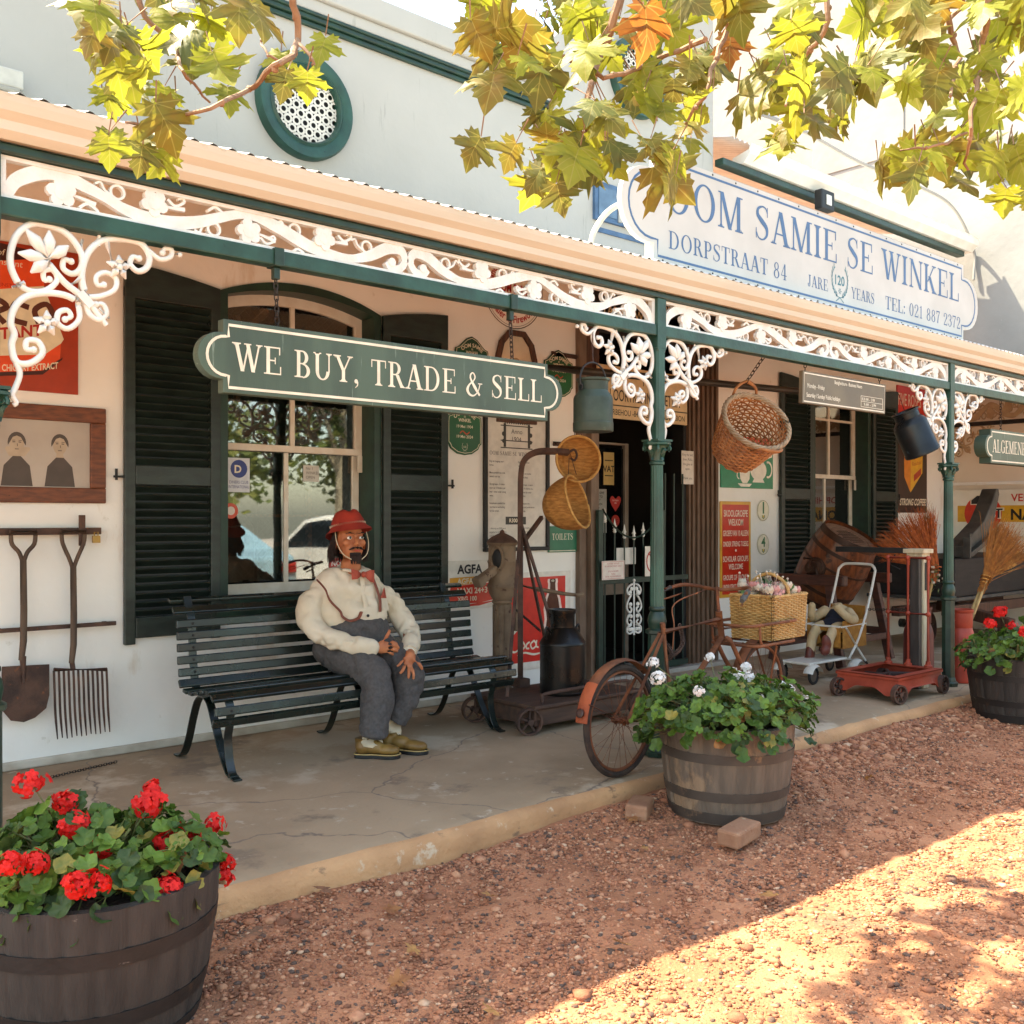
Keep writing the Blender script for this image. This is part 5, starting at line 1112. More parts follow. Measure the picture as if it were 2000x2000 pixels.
T = thing("ring_bell_notice", "small white notice saying to ring the bell by the folding door", "notice", (7.035, W - .08, 1.66))
mb = MB(); mb.bb(0, .17, -.004, 0, 0, .30); part("card", mb, paint("d6cfc4"), T)
layer(T, "lettering", paint("332f2c"), lambda mb: lines(mb, ["Ring the bell,", "then, PULL", "the gate to", "open.", "", "Thank you."], .085, .255, .022, .042, .0045, align='C', wmax=.15))
# ================================================================== BENCH AND DUMMY
BEN = mat("black_green_gloss_paint", "17241f", "0d1513", rough=.28, scale=6, bump=.1, bscale=30, coat=.3, spot=[("4a4b40", 30, .70)], rvar=.1)
T = thing("park_bench", "long dark green slatted bench with curled iron legs against the wall", "bench", (2.25, 1.7, 0))
SL = [(1.985, .892, 75), (1.935, .84, 40), (1.885, .77, 8), (1.88, .705, 3), (1.875, .64, 3), (1.87, .572, 5), (1.855, .507, 8), (1.85, .447, 30)]
SE = [(1.785, .415, 80), (1.715, .412, 90), (1.645, .422, 98), (1.575, .437, 100), (1.505, .445, 88), (1.442, .42, 50), (1.405, .355, 8), (1.43, .292, -28)]
def slats(L, name):
    mb = MB()
    for y, z, a in L: mb.box((1.01, y - 1.7, z), (2.06, .022, .046), (math.radians(-a), 0, 0))
    return part(name, mb, BEN, T, bevel=.006)
slats(SL, "backrest"); slats(SE, "seat")
mb = MB()
for y, z, a in SL[2:7] + SE[5:]:
    for x in (.07, 1.86): mb.lathe([(0, .005), (.006, .004), (.008, 0)], (x, y - 1.7 - .0115, z), 8, axis=(0, -1, 0))
part("bolts", mb, DARK, T)
def strap(mb, pts, x, w_=.045, th=.009):
    pts = spline(pts, 5); L, Rr = edges(pts, th); n = len(pts); vs = []
    for i in range(n): vs += [(x - w_ / 2, L[i][0] - 1.7, L[i][1]), (x + w_ / 2, L[i][0] - 1.7, L[i][1]), (x + w_ / 2, Rr[i][0] - 1.7, Rr[i][1]), (x - w_ / 2, Rr[i][0] - 1.7, Rr[i][1])]
    fs = [(i * 4 + k, i * 4 + (k + 1) % 4, i * 4 + 4 + (k + 1) % 4, i * 4 + 4 + k) for i in range(n - 1) for k in range(4)]
    mb.add(vs, fs + [(3, 2, 1, 0), tuple((n - 1) * 4 + k for k in range(4))])
for x in (.075, 1.0, 1.865):
    mb = MB()
    strap(mb, [(1.965, .915), (1.94, .86), (1.905, .79), (1.895, .70), (1.888, .6), (1.87, .50), (1.85, .43), (1.79, .395), (1.70, .39), (1.6, .412), (1.52, .43), (1.46, .415), (1.42, .36), (1.43, .28), (1.45, .2), (1.435, .1), (1.40, .03), (1.35, .008), (1.33, .008)], x)
    strap(mb, [(2.10, .010), (2.06, .008), (2.0, .035), (1.94, .12), (1.88, .25), (1.82, .35), (1.75, .385), (1.67, .36), (1.60, .25), (1.54, .15), (1.47, .06), (1.42, .016), (1.37, .018)], x + .001)
    part("leg", mb, BEN, T, bevel=.002)
mb = chain_links(MB(), (1.98, 2.09, .02), (1.62, 2.02, .012), L=.02, r=.0024, w=.006); tag(part("chain", mb, CHAINM), "rusty chain lying on the slab behind the left bench leg", "chain")

# ---- the stuffed dummy
P = thing("person", "stuffed dummy man in red hat, cream shirt and grey trousers sitting on the bench", "dummy", (3.25, 1.6, 0))
OX, OY = 3.25, 1.6
def L_(x, y, z): return (x - OX, y - OY, z)
SKIN = mat("painted_papier_mache_skin", "c27a50", "a9623f", rough=.6, scale=9, bump=.25, bscale=60, spot=[("7d452c", 14, .66), ("c98a62", 10, .68)])
SHIRT = mat("cream_cotton_shirt", "d9cdb8", "cbbda5", rough=.85, scale=5, bump=.9, bscale=9, bstretch=(1.6, 1, .5), spot=("a8967a", 7, .70))
TROU = mat("grey_wool_trousers", "54504f", "484544", rough=.9, scale=60, bump=.4, bscale=220, spot=("3d3a39", 8, .68))
HC = Vector(L_(3.215, 1.69, 1.215))                          # head centre; the head looks out over the street
TILT = Matrix.Translation(HC) @ Matrix.Rotation(math.radians(-10), 4, 'Z') @ Matrix.Rotation(math.radians(-4), 4, 'X') @ Matrix.Scale(1.1, 4)
def H(x, y, z): return tuple(TILT @ Vector((x, y, z)))
hr = (math.radians(-4), 0, math.radians(-10))
mb = MB()
mb.ball(H(0, .012, .02), (.083, .098, .105), 20, 14, hr); mb.ball(H(0, -.03, -.045), (.066, .062, .062), 18, 12, hr); mb.ball(H(0, -.062, -.078), (.030, .024, .022), 12, 8)
for s in (-1, 1):
    mb.ball(H(s * .044, -.064, -.012), (.026, .02, .022), 10, 8); mb.ball(H(s * .086, .005, -.018), (.011, .022, .034), 10, 8, hr); mb.tube([H(s * .012, -.086, .035), H(s * .05, -.078, .038)], [.009, .007], 8)
    mb.tube([H(s * .009, -.10, -.022), H(s * .014, -.092, -.024)], [.011, .008], 8)
mb.tube([H(0, -.083, .03), H(0, -.098, .0), H(0, -.112, -.018), H(0, -.095, -.027)], [.010, .011, .014, .008], 10)
mb.tube([H(0, .02, -.05), L_(3.235, 1.71, 1.10), L_(3.245, 1.73, 1.02), L_(3.25, 1.75, .9)], [.06, .056, .066, .06], 14)
mb.tube([L_(3.25, 1.76, .92), L_(3.26, 1.76, .6)], [.08, .10], 12)
for pts, r in (([L_(3.25, 1.76, .93), L_(3.05, 1.76, .85), L_(2.97, 1.71, .70), L_(3.08, 1.53, .625), L_(3.21, 1.44, .60)], [.05, .04, .038, .034, .026]), ([L_(3.27, 1.76, .93), L_(3.47, 1.77, .89), L_(3.55, 1.75, .83), L_(3.59, 1.73, .755), L_(3.60, 1.66, .68), L_(3.54, 1.54, .615), L_(3.47, 1.43, .562)], [.04, .03, .028, .028, .028, .03, .026])):
    mb.tube(pts, r, 10)
def finger(mb, pts, r=.0105): mb.tube([L_(*p) for p in pts], [r * 1.12, r, r * .95, r * .75], 8)
# right hand, flat across the lap with the thumb up
mb.ball(L_(3.265, 1.43, .60), (.046, .022, .036), 12, 8, (0, math.radians(6), math.radians(-6)))
finger(mb, [(3.29, 1.425, .625), (3.335, 1.415, .628), (3.365, 1.42, .615), (3.382, 1.435, .60)]); finger(mb, [(3.295, 1.42, .607), (3.345, 1.41, .607), (3.378, 1.418, .592), (3.392, 1.436, .578)])
finger(mb, [(3.29, 1.42, .588), (3.338, 1.412, .583), (3.37, 1.42, .57), (3.382, 1.438, .558)]); finger(mb, [(3.28, 1.424, .574), (3.32, 1.417, .564), (3.345, 1.425, .553), (3.355, 1.438, .545)], .009)
finger(mb, [(3.265, 1.425, .63), (3.29, 1.412, .66), (3.305, 1.408, .685), (3.312, 1.408, .702)], .0115)
# left hand, lying splayed over the left knee
LH = Matrix.Translation((-.075, -.088, .022))
def lf(pts, r=.0105): finger(mb, [tuple(LH @ Vector(p)) for p in pts], r)
mb.ball(L_(*(LH @ Vector((3.458, 1.395, .515)))), (.036, .022, .046), 12, 8, (0, math.radians(28), 0))
mb.tube([L_(3.49, 1.45, .565), L_(3.43, 1.37, .56), L_(*(LH @ Vector((3.46, 1.40, .53))))], [.027, .026, .028], 10)
lf([(3.455, 1.385, .485), (3.452, 1.36, .452), (3.448, 1.345, .425), (3.445, 1.345, .402)]); lf([(3.435, 1.385, .487), (3.425, 1.36, .455), (3.415, 1.345, .43), (3.41, 1.345, .41)])
lf([(3.425, 1.39, .50), (3.395, 1.365, .472), (3.375, 1.355, .455), (3.362, 1.36, .442)]); lf([(3.425, 1.395, .525), (3.39, 1.38, .505), (3.368, 1.372, .492), (3.352, 1.375, .482)], .009)
lf([(3.475, 1.385, .51), (3.50, 1.365, .485), (3.515, 1.36, .463), (3.522, 1.365, .448)], .0115)
body = blob("body", mb, SKIN, P, voxel=.0052, smooth=3)
# face details
for s in (-1, 1):
    ey = part("eyeball", MB().ball(H(s * .034, -.083, .014), (.0155, .008, .0095), 12, 8, hr), paint("e6ded2", .25), P, smooth=True)
    part("iris", MB().ball(H(s * .034 + .002, -.0895, .015), (.0075, .0035, .0078), 10, 8, hr), paint("33403c", .2), ey, smooth=True)
HAIRM = mat("dark_brown_hair", "2a1710", "1a0e0a", rough=.75, scale=30, stretch=(6, 6, 1), bump=.4)
mb = MB()
for s in (-1, 1): mb.tube([H(s * .014, -.092, .035), H(s * .034, -.094, .042), H(s * .056, -.084, .036)], [.003, .005, .002], 6)
part("eyebrow", mb, HAIRM, P, smooth=True)
mb = MB()
for s in (-1, 1): mb.tube([H(0, -.108, -.040), H(s * .02, -.102, -.041), H(s * .040, -.086, -.050)], [.0085, .008, .003], 8)
part("moustache", mb, HAIRM, P, smooth=True)
mb = MB(); mb.tube([H(-.026, -.088, -.056), H(0, -.101, -.055), H(.026, -.088, -.056)], [.002, .0065, .002], 8); part("lips", mb, paint("c4574a", .4), P, smooth=True)
def strands(mb, n, fn, r=.0035):
    for i in range(n): mb.tube(fn(i), [r, r * 1.1, r * .8, r * .2], 5)
mb = MB()
def go(i):
    x = rnd.uniform(-.028, .028); z0 = -.066; return [H(x, -.090 + abs(x) * .5, z0), H(x * 1.05, -.096 + abs(x) * .5, -.085), H(x, -.092 + abs(x) * .4, -.108), H(x * .9 + rnd.uniform(-.004, .004), -.088 + abs(x) * .3, -.118 - rnd.random() * .012)]
strands(mb, 46, go, .005); part("goatee", mb, HAIRM, P, smooth=True)
mb = MB()
def ha(i):
    a = rnd.uniform(math.radians(-15), math.radians(195)); x, y = .086 * math.cos(a), .012 + .10 * math.sin(a)
    l = rnd.uniform(.11, .17) * (1 if math.sin(a) > -.1 else .8); o = rnd.uniform(.0, .022); j = rnd.uniform(-.012, .012)
    return [H(x * .93, y * .93, .05), H(x * (1.04 + o * 3), y * (1.04 + o * 3), .0), H(x * (1.1 + o * 6) + j, y * (1.1 + o * 6) + j, -.05), H(x * (1.05 + o * 8) + j, y * (1.05 + o * 8), .05 - l)]
strands(mb, 420, ha, .0045); part("hair", mb, HAIRM, P, smooth=True)
# hat
RED = mat("red_felt", "a5301f", "8c2418", rough=.85, scale=10, bump=.3, bscale=90, spot=("c65a3c", 8, .70))
mb = MB()
prof = [(.130, -.014), (.126, -.006), (.108, .018), (.099, .030), (.091, .058), (.077, .092), (.062, .114), (.043, .124), (0, .116)]
mb.lathe(prof, (0, 0, 0), 40, caps=False); b = len(mb.v)
mb.lathe([(.1305, -.017), (.104, .012), (.095, .028)], (0, 0, 0), 40, caps=False)
mb.v = [(x, y * 1.12, z - .012 * (y / .13) - (.018 * max(0, 1 - abs(x) / .03) if z > .10 else 0) + (.012 * (abs(x) / .12) ** 2 if z < .01 else 0)) for x, y, z in mb.v]
hm = Matrix.Translation(H(0, .010, .050)) @ Matrix.Rotation(math.radians(-10), 4, 'Z') @ Matrix.Rotation(math.radians(-9), 4, 'X') @ Matrix.Rotation(math.radians(-5), 4, 'Y') @ Matrix.Scale(1.06, 4)
mb.xf(hm); hat = part("hat", mb, RED, P, smooth=True, angle=60)
mb = MB()
for k in range(46):
    a = 2 * PI * k / 46
    p = hm @ Vector((.099 * math.cos(a), .099 * 1.12 * math.sin(a), .036)); q = hm @ Vector((.0985 * math.cos(a + .09), .0985 * 1.12 * math.sin(a + .09), .046)); mb.tube([p, q], .0024, 5)
part("hat_cord", mb, paint("d8cbb2", .7), hat, smooth=True)
mb = MB()
for s in (-1, 1): mb.tube(spline([H(s * .090, -.02, .05), H(s * .091, -.045, -.01), H(s * .07, -.072, -.07), H(s * .03, -.092, -.102)], 5), .0028, 6)
part("chin_strap", mb, paint("cfc0a2", .7), P, smooth=True)
# shirt: shoulders, padded torso and both sleeves in one cloth
mb = MB()
mb.ball(L_(3.26, 1.775, .885), (.258, .15, .165), 28, 18); mb.ball(L_(3.26, 1.755, .78), (.245, .165, .16), 24, 16); mb.ball(L_(3.245, 1.765, .955), (.205, .12, .115), 24, 16)
mb.tube([L_(3.245, 1.745, .98), L_(3.235, 1.722, 1.058)], [.12, .07], 20)
def sleeve(pts, r0, r1, k=4):
    q = spline(pts, k); n = len(q); rr = [r0 + (r1 - r0) * (i / (n - 1)) ** 1.3 for i in range(n)]
    for p, r in zip(q, rr): mb.ball(L_(*p), r, 14, 10)
sleeve([(3.06, 1.775, .905), (2.995, 1.765, .85), (2.965, 1.735, .765), (2.985, 1.67, .685), (3.05, 1.57, .64), (3.13, 1.49, .615), (3.20, 1.447, .602)], .071, .043)
sleeve([(3.46, 1.775, .90), (3.55, 1.76, .84), (3.60, 1.73, .755), (3.61, 1.66, .68), (3.575, 1.57, .632), (3.52, 1.49, .60), (3.475, 1.435, .566)], .071, .043)
sh = blob("shirt", mb, SHIRT, P, voxel=.009, smooth=3, disp=(.05, .010), fold=(.13, .026))
mb = MB()
for (c, d, r) in (((3.197, 1.449, .602), (.9, -.42, -.05), .043), ((3.462, 1.42, .563), (-.42, -.6, -.25), .044)):
    mb.lathe([(r * 1.02, -.02), (r * 1.06, 0), (r * 1.0, .014), (r * .8, .012)], L_(*c), 20, axis=d, caps=False)
part("cuff", mb, SHIRT, sh, smooth=True)
mb = MB(); mb.tube(spline([L_(3.165, 1.70, 1.045), L_(3.20, 1.655, 1.04), L_(3.245, 1.642, 1.025), L_(3.29, 1.66, 1.04), L_(3.315, 1.71, 1.05)], 5), .017, 8, flat=.6); part("collar", mb, SHIRT, sh, smooth=True)
PRJ = lambda x, z: 1.765 - .168 * math.sqrt(max(.02, 1 - ((x - 3.26) / .27) ** 2)) + .0 if z < .86 else 1.775 - .15 * math.sqrt(max(.05, 1 - ((x - 3.26) / .27) ** 2 - ((z - .9) / .24) ** 2))
mb = MB(); mb.tube([L_(3.265, PRJ(3.265, z) - .006, z) for z in (1.0, .95, .9, .85, .80)], .016, 6, flat=.25); part("button_band", mb, SHIRT, sh, smooth=True)
mb = MB(); mb.add([L_(3.395, PRJ(3.395, .87) - .006, .875), L_(3.475, PRJ(3.475, .87) - .004, .865), L_(3.465, PRJ(3.465, .79) - .012, .79), L_(3.395, PRJ(3.395, .79) - .012, .795)], [(0, 1, 2, 3)]); part("pocket", mb, SHIRT, sh)
CORAL = mat("coral_cloth", "b0503f", "98402f", rough=.8, scale=20, bump=.3)
mb = MB(); mb.add([L_(3.40, PRJ(3.4, .87) - .010, .868), L_(3.468, PRJ(3.468, .87) - .008, .862), L_(3.445, PRJ(3.445, .9) - .006, .925), L_(3.43, PRJ(3.43, .9) - .014, .935), L_(3.425, PRJ(3.43, .9) - .018, .89)], [(0, 1, 4), (1, 2, 4), (2, 3, 4), (3, 0, 4)]); part("pocket_handkerchief", mb, CORAL, P)
mb = MB(); bx_, by_, bz_ = 3.255, 1.612, 1.018
for s in (-1, 1):
    c = [L_(bx_ + s * a, by_ - b, bz_ + z) for a, b, z in ((.012, .0, .012), (.012, .0, -.012), (.045, .016, -.035 - .01 * s), (.078, .006, -.040 - .012 * s), (.082, .004, .030 - .008 * s), (.045, .014, .026))]
    m_ = [L_(bx_ + s * .045, by_ - .024, bz_ - .004)]; k = [L_(bx_ + s * .045, by_ + .012, bz_ - .004)]
    mb.add(c + m_ + k, [(i, (i + 1) % 6, 6) for i in range(6)] + [((i + 1) % 6, i, 7) for i in range(6)])
mb.ball(L_(bx_, by_ - .012, bz_), (.017, .013, .019), 10, 8); part("bow_tie", mb, CORAL, P, smooth=True, angle=30)
BRC = mat("brown_striped_braces", "8a4a38", "6d3a2d", rough=.7, scale=40, stretch=(30, 1, 1))
mb = MB()
def flatband(pts, w_=.014):
    mb.tube([L_(*p) for p in spline(pts, 5)], w_, 8, flat=.35)
flatband([(2.985, 1.68, .995), (3.02, 1.645, .94), (3.06, PRJ(3.06, .87) - .02, .87), (3.10, PRJ(3.1, .8) - .018, .81), (3.115, PRJ(3.11, .77) - .02, .775), (3.15, PRJ(3.15, .76) - .028, .752), (3.20, PRJ(3.2, .76) - .03, .765), (3.225, PRJ(3.22, .79) - .02, .80)])
flatband([(3.345, 1.65, 1.01), (3.36, PRJ(3.36, .93) - .018, .93), (3.37, PRJ(3.37, .85) - .014, .86), (3.37, PRJ(3.37, .8) - .016, .79)])
part("braces", mb, BRC, P, smooth=True)
# trousers
mb = MB()
mb.ball(L_(3.27, 1.74, .665), (.232, .185, .165), 24, 16); mb.ball(L_(3.27, 1.75, .57), (.25, .17, .135), 24, 14); mb.tube([L_(3.27, 1.755, .70), L_(3.27, 1.76, .795)], [.205, .195], 24)
for sx, pts, r in ((-1, [(3.13, 1.74, .545), (3.15, 1.60, .535), (3.175, 1.46, .49), (3.195, 1.38, .415), (3.18, 1.345, .33), (3.155, 1.33, .22), (3.14, 1.325, .115)], [.115, .112, .10, .095, .088, .085, .082]), (1, [(3.39, 1.74, .545), (3.405, 1.60, .535), (3.42, 1.46, .49), (3.42, 1.375, .42), (3.405, 1.36, .33), (3.365, 1.37, .235), (3.33, 1.385, .16)], [.115, .112, .10, .095, .085, .074, .066])):
    mb.tube([L_(*p) for p in spline(pts, 3)], [r[0] + (r[-1] - r[0]) * i / 18 for i in range(19)], 18)
tr = blob("trousers", mb, TROU, P, voxel=.010, smooth=3, disp=(.06, .008), fold=(.15, .022))
mb = MB(); mb.lathe([(.009, 0), (.009, .004), (.0, .005)], L_(3.265, PRJ(3.265, .775) - .028, .775), 12, axis=(0, -1, 0)); part("button", mb, DARK, tr)
# socks and shoes
mb = MB(); mb.tube([L_(3.14, 1.325, .15), L_(3.135, 1.335, .085), L_(3.13, 1.335, .06)], [.06, .068, .06], 16); mb.tube([L_(3.335, 1.385, .2), L_(3.325, 1.395, .12), L_(3.32, 1.395, .07)], [.05, .05, .05], 16); part("sock", mb, paint("d2c2a6", .9), P, smooth=True)
LEATH = mat("olive_tan_leather", "8a6a35", "735529", rough=.5, scale=8, bump=.2, bscale=50, spot=("a8894a", 12, .66))
def shoe(heel, toe):
    hx, hy = heel; d = Vector((toe[0] - hx, toe[1] - hy, 0)); l = d.length; a = math.atan2(d.y, d.x); M_ = Matrix.Translation(L_(hx, hy, 0)) @ Matrix.Rotation(a, 4, 'Z')
    mb = MB(); k = l / .27
    for c, r in (((.05, 0, .062), (.046, .040, .05)), ((.115, 0, .06), (.06, .043, .042)), ((.185, 0, .048), (.062, .047, .032)), ((.225, 0, .045), (.042, .042, .028))): mb.ball((c[0] * k, c[1], c[2]), (r[0] * k, r[1], r[2]), 16, 10)
    mb.tube([(.05 * k, 0, .06), (.05 * k, 0, .112)], [.046, .05], 16); mb.xf(M_); s = blob("shoe", mb, LEATH, P, voxel=.007, smooth=4)
    out = [(x * k, y) for x, y in spline([(0, 0), (.01, .034), (.06, .042), (.12, .038), (.19, .05), (.245, .042), (.272, 0), (.245, -.042), (.19, -.05), (.12, -.038), (.06, -.042), (.01, -.034)], 4, True)]
    mb = MB(); n = len(out); mb.add([(x, y, .001) for x, y in out] + [(x, y, .022) for x, y in out], [tuple(range(n))[::-1], tuple(range(n, 2 * n))] + [(i, (i + 1) % n, n + (i + 1) % n, n + i) for i in range(n)]); mb.xf(M_); part("sole", mb, DARK, s, bevel=.003)
    mb = MB(); mb.tube([(x * 1.0, y * 1.0, .025) for x, y in out], .0035, 6, closed=True); mb.xf(M_); part("welt", mb, paint("b59a63", .6), s, smooth=True)
    mb = MB()
    for i in range(3):
        x = (.11 + i * .024) * k; z = .1 - i * .010; mb.tube([(x, -.022, z - .008), (x + .004, 0, z + .003), (x, .022, z - .008)], .003, 6)
    mb.xf(M_); part("laces", mb, DARK, s, smooth=True)
shoe((3.06, 1.39), (3.24, 1.20)); shoe((3.25, 1.42), (3.41, 1.17))
# ================================================================== TOOLS, PUMP, SCALE, CANS, BASKETS, GATE, BICYCLE
def wheel_mb(c, r, axis, w_=.03, spokes=6, hub=.02, rim=.012):
    """Cast wheel: rim band, spokes, hub."""
    mb = MB(); ax = Vector(axis).normalized(); a, b = frame(ax); c = Vector(c)
    mb.lathe([(r - rim, -w_ / 2), (r, -w_ / 2), (r, w_ / 2), (r - rim, w_ / 2), (r - rim, -w_ / 2)], c, 28, axis=ax, caps=False)
    for k in range(spokes):
        t = 2 * PI * k / spokes + .2; d = a * math.cos(t) + b * math.sin(t); mb.bar(c + d * hub * .8, c + d * (r - rim * .8), .012, .010, up=ax)
    mb.tube([c - ax * w_ * .7, c + ax * w_ * .7], hub, 12); return mb
# ---- spade and fork locked in a rack
SPW = mat("worn_brown_handle", "5b4636", "46352a", rough=.7, scale=5, stretch=(6, 6, 1), bump=.3, bscale=40)
RKX = 2.30
T = thing("tool_rack", "rusty iron rack bar holding the spade and fork against the left wall", "tool rack", (0, 0, 0))
mb = MB(); mb.bb(1.40, 1.965, RKX - .02, RKX + .005, 1.262, 1.30)
for x in (1.45, 1.86): mb.bb(x - .012, x + .012, RKX + .0051, W, 1.27, 1.29)
part("top_bar", mb, IRON, T, bevel=.003); part("hasp", MB().bb(1.84, 1.875, RKX - .032, RKX - .0201, 1.20, 1.37), IRON, T, bevel=.003)
mb = MB(); mb.bb(1.38, 2.045, RKX - .028, RKX - .018, .748, .772)
for x in (1.45, 2.0): mb.bb(x - .012, x + .012, RKX - .0179, W, .752, .768)
part("lower_bar", mb, IRON, T, bevel=.003)
mb = MB(); mb.bb(1.915, 1.955, RKX - .035, RKX - .012, 1.215, 1.255); mb.tube([(1.925, RKX - .023, 1.25), (1.925, RKX - .023, 1.275), (1.945, RKX - .023, 1.275), (1.945, RKX - .023, 1.25)], .004, 6); part("padlock", mb, paint("b08a3c", .35), T, bevel=.003)
def yhandle(mb, x, zt, zj, zb):
    y = RKX - .045
    for s in (-1, 1): mb.tube(spline([(x + s * .062, y, zt), (x + s * .055, y, zt - .06), (x + s * .02, y, zj + .04), (x, y, zj - .02)], 4), .0115, 8)
    mb.tube([(x - .065, y, zt + .005), (x + .065, y, zt + .005)], .0125, 8); mb.tube([(x, y, zj), (x + .003, y, (zj + zb) / 2), (x, y - .005, zb + .1), (x - .012, y - .01, zb)], [.017, .018, .018, .015], 10)
T = thing("garden_spade", "old rusty spade hanging by its split handle on the left wall", "spade", (0, 0, 0))
mb = MB(); yhandle(mb, 1.55, 1.275, 1.13, .60); part("handle", mb, SPW, T, smooth=True)
mb = MB(); mb.plate([(1.445, .575), (1.68, .565), (1.68, .40), (1.665, .33), (1.61, .285), (1.555, .268), (1.49, .285), (1.45, .34), (1.44, .42)], .004, -(RKX - .05) + .0)
mb.v = [(x, y + .02 * math.cos((x - 1.56) * 9) - .01, z) for x, y, z in mb.v]; mb.tube([(1.545, RKX - .055, .62), (1.548, RKX - .058, .48)], [.018, .008], 8); part("blade", mb, IRON, T)
T = thing("garden_fork", "rusty many tined fork hanging beside the spade on the left wall", "fork", (0, 0, 0))
mb = MB(); yhandle(mb, 1.805, 1.275, 1.09, .56); part("handle", mb, SPW, T, smooth=True)
mb = MB(); y = RKX - .06; mb.tube([(1.70, y, .535), (1.98, y, .508)], .011, 8); mb.tube([(1.795, y + .01, .58), (1.80, y, .52)], .014, 8)
for i in range(12):
    x = 1.70 + i * .0253; mb.tube(spline([(x, y, .53 - i * .002), (x, y - .012, .42), (x + .004, y - .012, .30), (x + .022, y + .01, .155 + .004 * math.sin(i * 2))], 3), [.0065] * 8 + [.005, .003], 6)
part("tines", mb, IRON, T, smooth=True)
# ---- cast-iron hand pump
PUM = mat("tan_rusty_cast_iron", "85705a", "6c5845", rough=.75, scale=7, bump=.4, bscale=40, spot=[("4e3526", 12, .60), ("a08a70", 18, .66)])
T = thing("water_pump", "tall tan rusty cast iron hand pump with spout standing by the wall", "water pump", (4.79, 2.12, 0))
mb = MB(); mb.lathe([(.10, 0), (.10, .03), (.06, .05), (.062, .72), (.075, .735), (.075, .75), (.06, .76)], n=20)
for k in range(10): a = 2 * PI * k / 10; mb.tube([(.062 * math.cos(a), .062 * math.sin(a), .05), (.062 * math.cos(a), .062 * math.sin(a), .72)], .010, 6)
part("pillar", mb, PUM, T, smooth=True)
mb = MB(); mb.lathe([(.07, .755), (.095, .80), (.105, .84), (.11, .85), (.11, .865), (.10, .875), (.103, 1.02), (.108, 1.03), (.108, 1.04), (.102, 1.05), (.10, 1.15), (.112, 1.16), (.115, 1.175)], n=28); part("barrel", mb, PUM, T, smooth=True, angle=50)
mb = MB(); mb.lathe([(.115, 1.175), (.11, 1.19), (.08, 1.215), (.04, 1.235), (.018, 1.245), (.016, 1.26), (.0, 1.272)], n=24); part("lid", mb, IRON, T, smooth=True)
mb = MB(); mb.bar((-.05, -.02, 1.0), (-.25, -.03, .90), .07, .06); mb.bar((-.22, -.03, .912), (-.272, -.032, .885), .085, .075); part("spout", mb, PUM, T, bevel=.012)
mb = MB(); mb.tube(circ3 := [(-.075 + .012 * 0, -.075, 1.05)] * 0 or [(-.09 - .012 * math.cos(t), -.05 + .05 * math.cos(t), 1.06 + .085 * math.sin(t)) for t in [2 * PI * i / 20 for i in range(20)]], .012, 6, closed=True); part("spout_arch", mb, PUM, T, smooth=True)
mb = MB(); mb.ball((-.088, -.05, 1.06), (.02, .045, .07), 14, 10, (0, 0, math.radians(15))); part("dark_mouth", mb, DARK, T, smooth=True)
mb = MB(); mb.tube([(.08, -.03, .87), (.30, -.06, .82), (.55, -.10, .775), (.66, -.115, .762), (.72, -.12, .765)], [.017, .017, .015, .014, .017], 10); mb.bar((.07, -.03, .80), (.13, -.04, .90), .03, .04); part("handle", mb, PUM, T, smooth=True)
mb = MB(); mb.tube([(.10, -.04, .80), (.105, -.04, .66), (.10, -.04, .52)], .013, 8); mb.ball((.105, -.04, .66), .022, 10, 8); part("link_rod", mb, PUM, T, smooth=True)
# ---- platform weighing scale
SCW = mat("scale_brown_wood", "553d30", "412e25", rough=.7, scale=4, stretch=(1, 6, 6), bump=.25, bscale=30, spot=("6b5040", 9, .66))
T = thing("platform_scale", "low brown wooden platform scale on iron wheels with tall bent post and struts", "platform scale", (4.2, 1.12, 0))
mb = MB(); mb.bb(0.02, .98, .02, .62, .05, .155); part("body", mb, SCW, T, bevel=.008)
mb = MB(); mb.bb(0, 1.0, 0, .64, .159, .182); part("deck", mb, SCW, T, bevel=.005)
for (x, y) in ((-.015, .04), (-.015, .58), (.9, .60), (.95, -.02)):
    ax = (1, 0, 0) if x < .5 else (0, 1, 0)
    part("wheel", wheel_mb((x, y, .085), .085, (.35, 1, 0) if y < .3 and x < .5 else (.35, 1, 0), .045, 5, .02), IRON, T, smooth=True, angle=30)
mb = MB(); mb.tube(spline([(.09, .03, .182), (.09, .03, .22), (.12, .03, .245), (.5, .03, .25), (.86, .03, .25), (.89, .03, .22), (.89, .03, .182)], 3), .011, 8); part("guard_rail", mb, IRON, T, smooth=True)
mb = MB(); pp = spline([(.43, .62, .18), (.43, .62, .8), (.43, .62, 1.45), (.435, .62, 1.66), (.46, .61, 1.76), (.54, .58, 1.815), (.66, .54, 1.825), (.78, .50, 1.82)], 4); mb.tube(pp, .026, 4); part("post", mb, IRON, T)
mb = MB(); mb.box((.43, .62, .21), (.10, .10, .06)); part("post_foot", mb, IRON, T, bevel=.008)
for q in ((.03, .30, .2), (.75, .62, .182), (.43, .10, .2)): part("strut", MB().bar((.43, .615, 1.32), q, .022, .012), IRON, T)
part("strut", MB().bar((.44, .63, 1.16), (.80, .80, 1.36), .026, .026), IRON, T)
mb = MB(); mb.tube(spline([(.78, .50, 1.82), (.82, .48, 1.84), (.84, .475, 1.80), (.82, .48, 1.765), (.79, .49, 1.78)], 5), .009, 8); part("hook", mb, IRON, T, smooth=True)
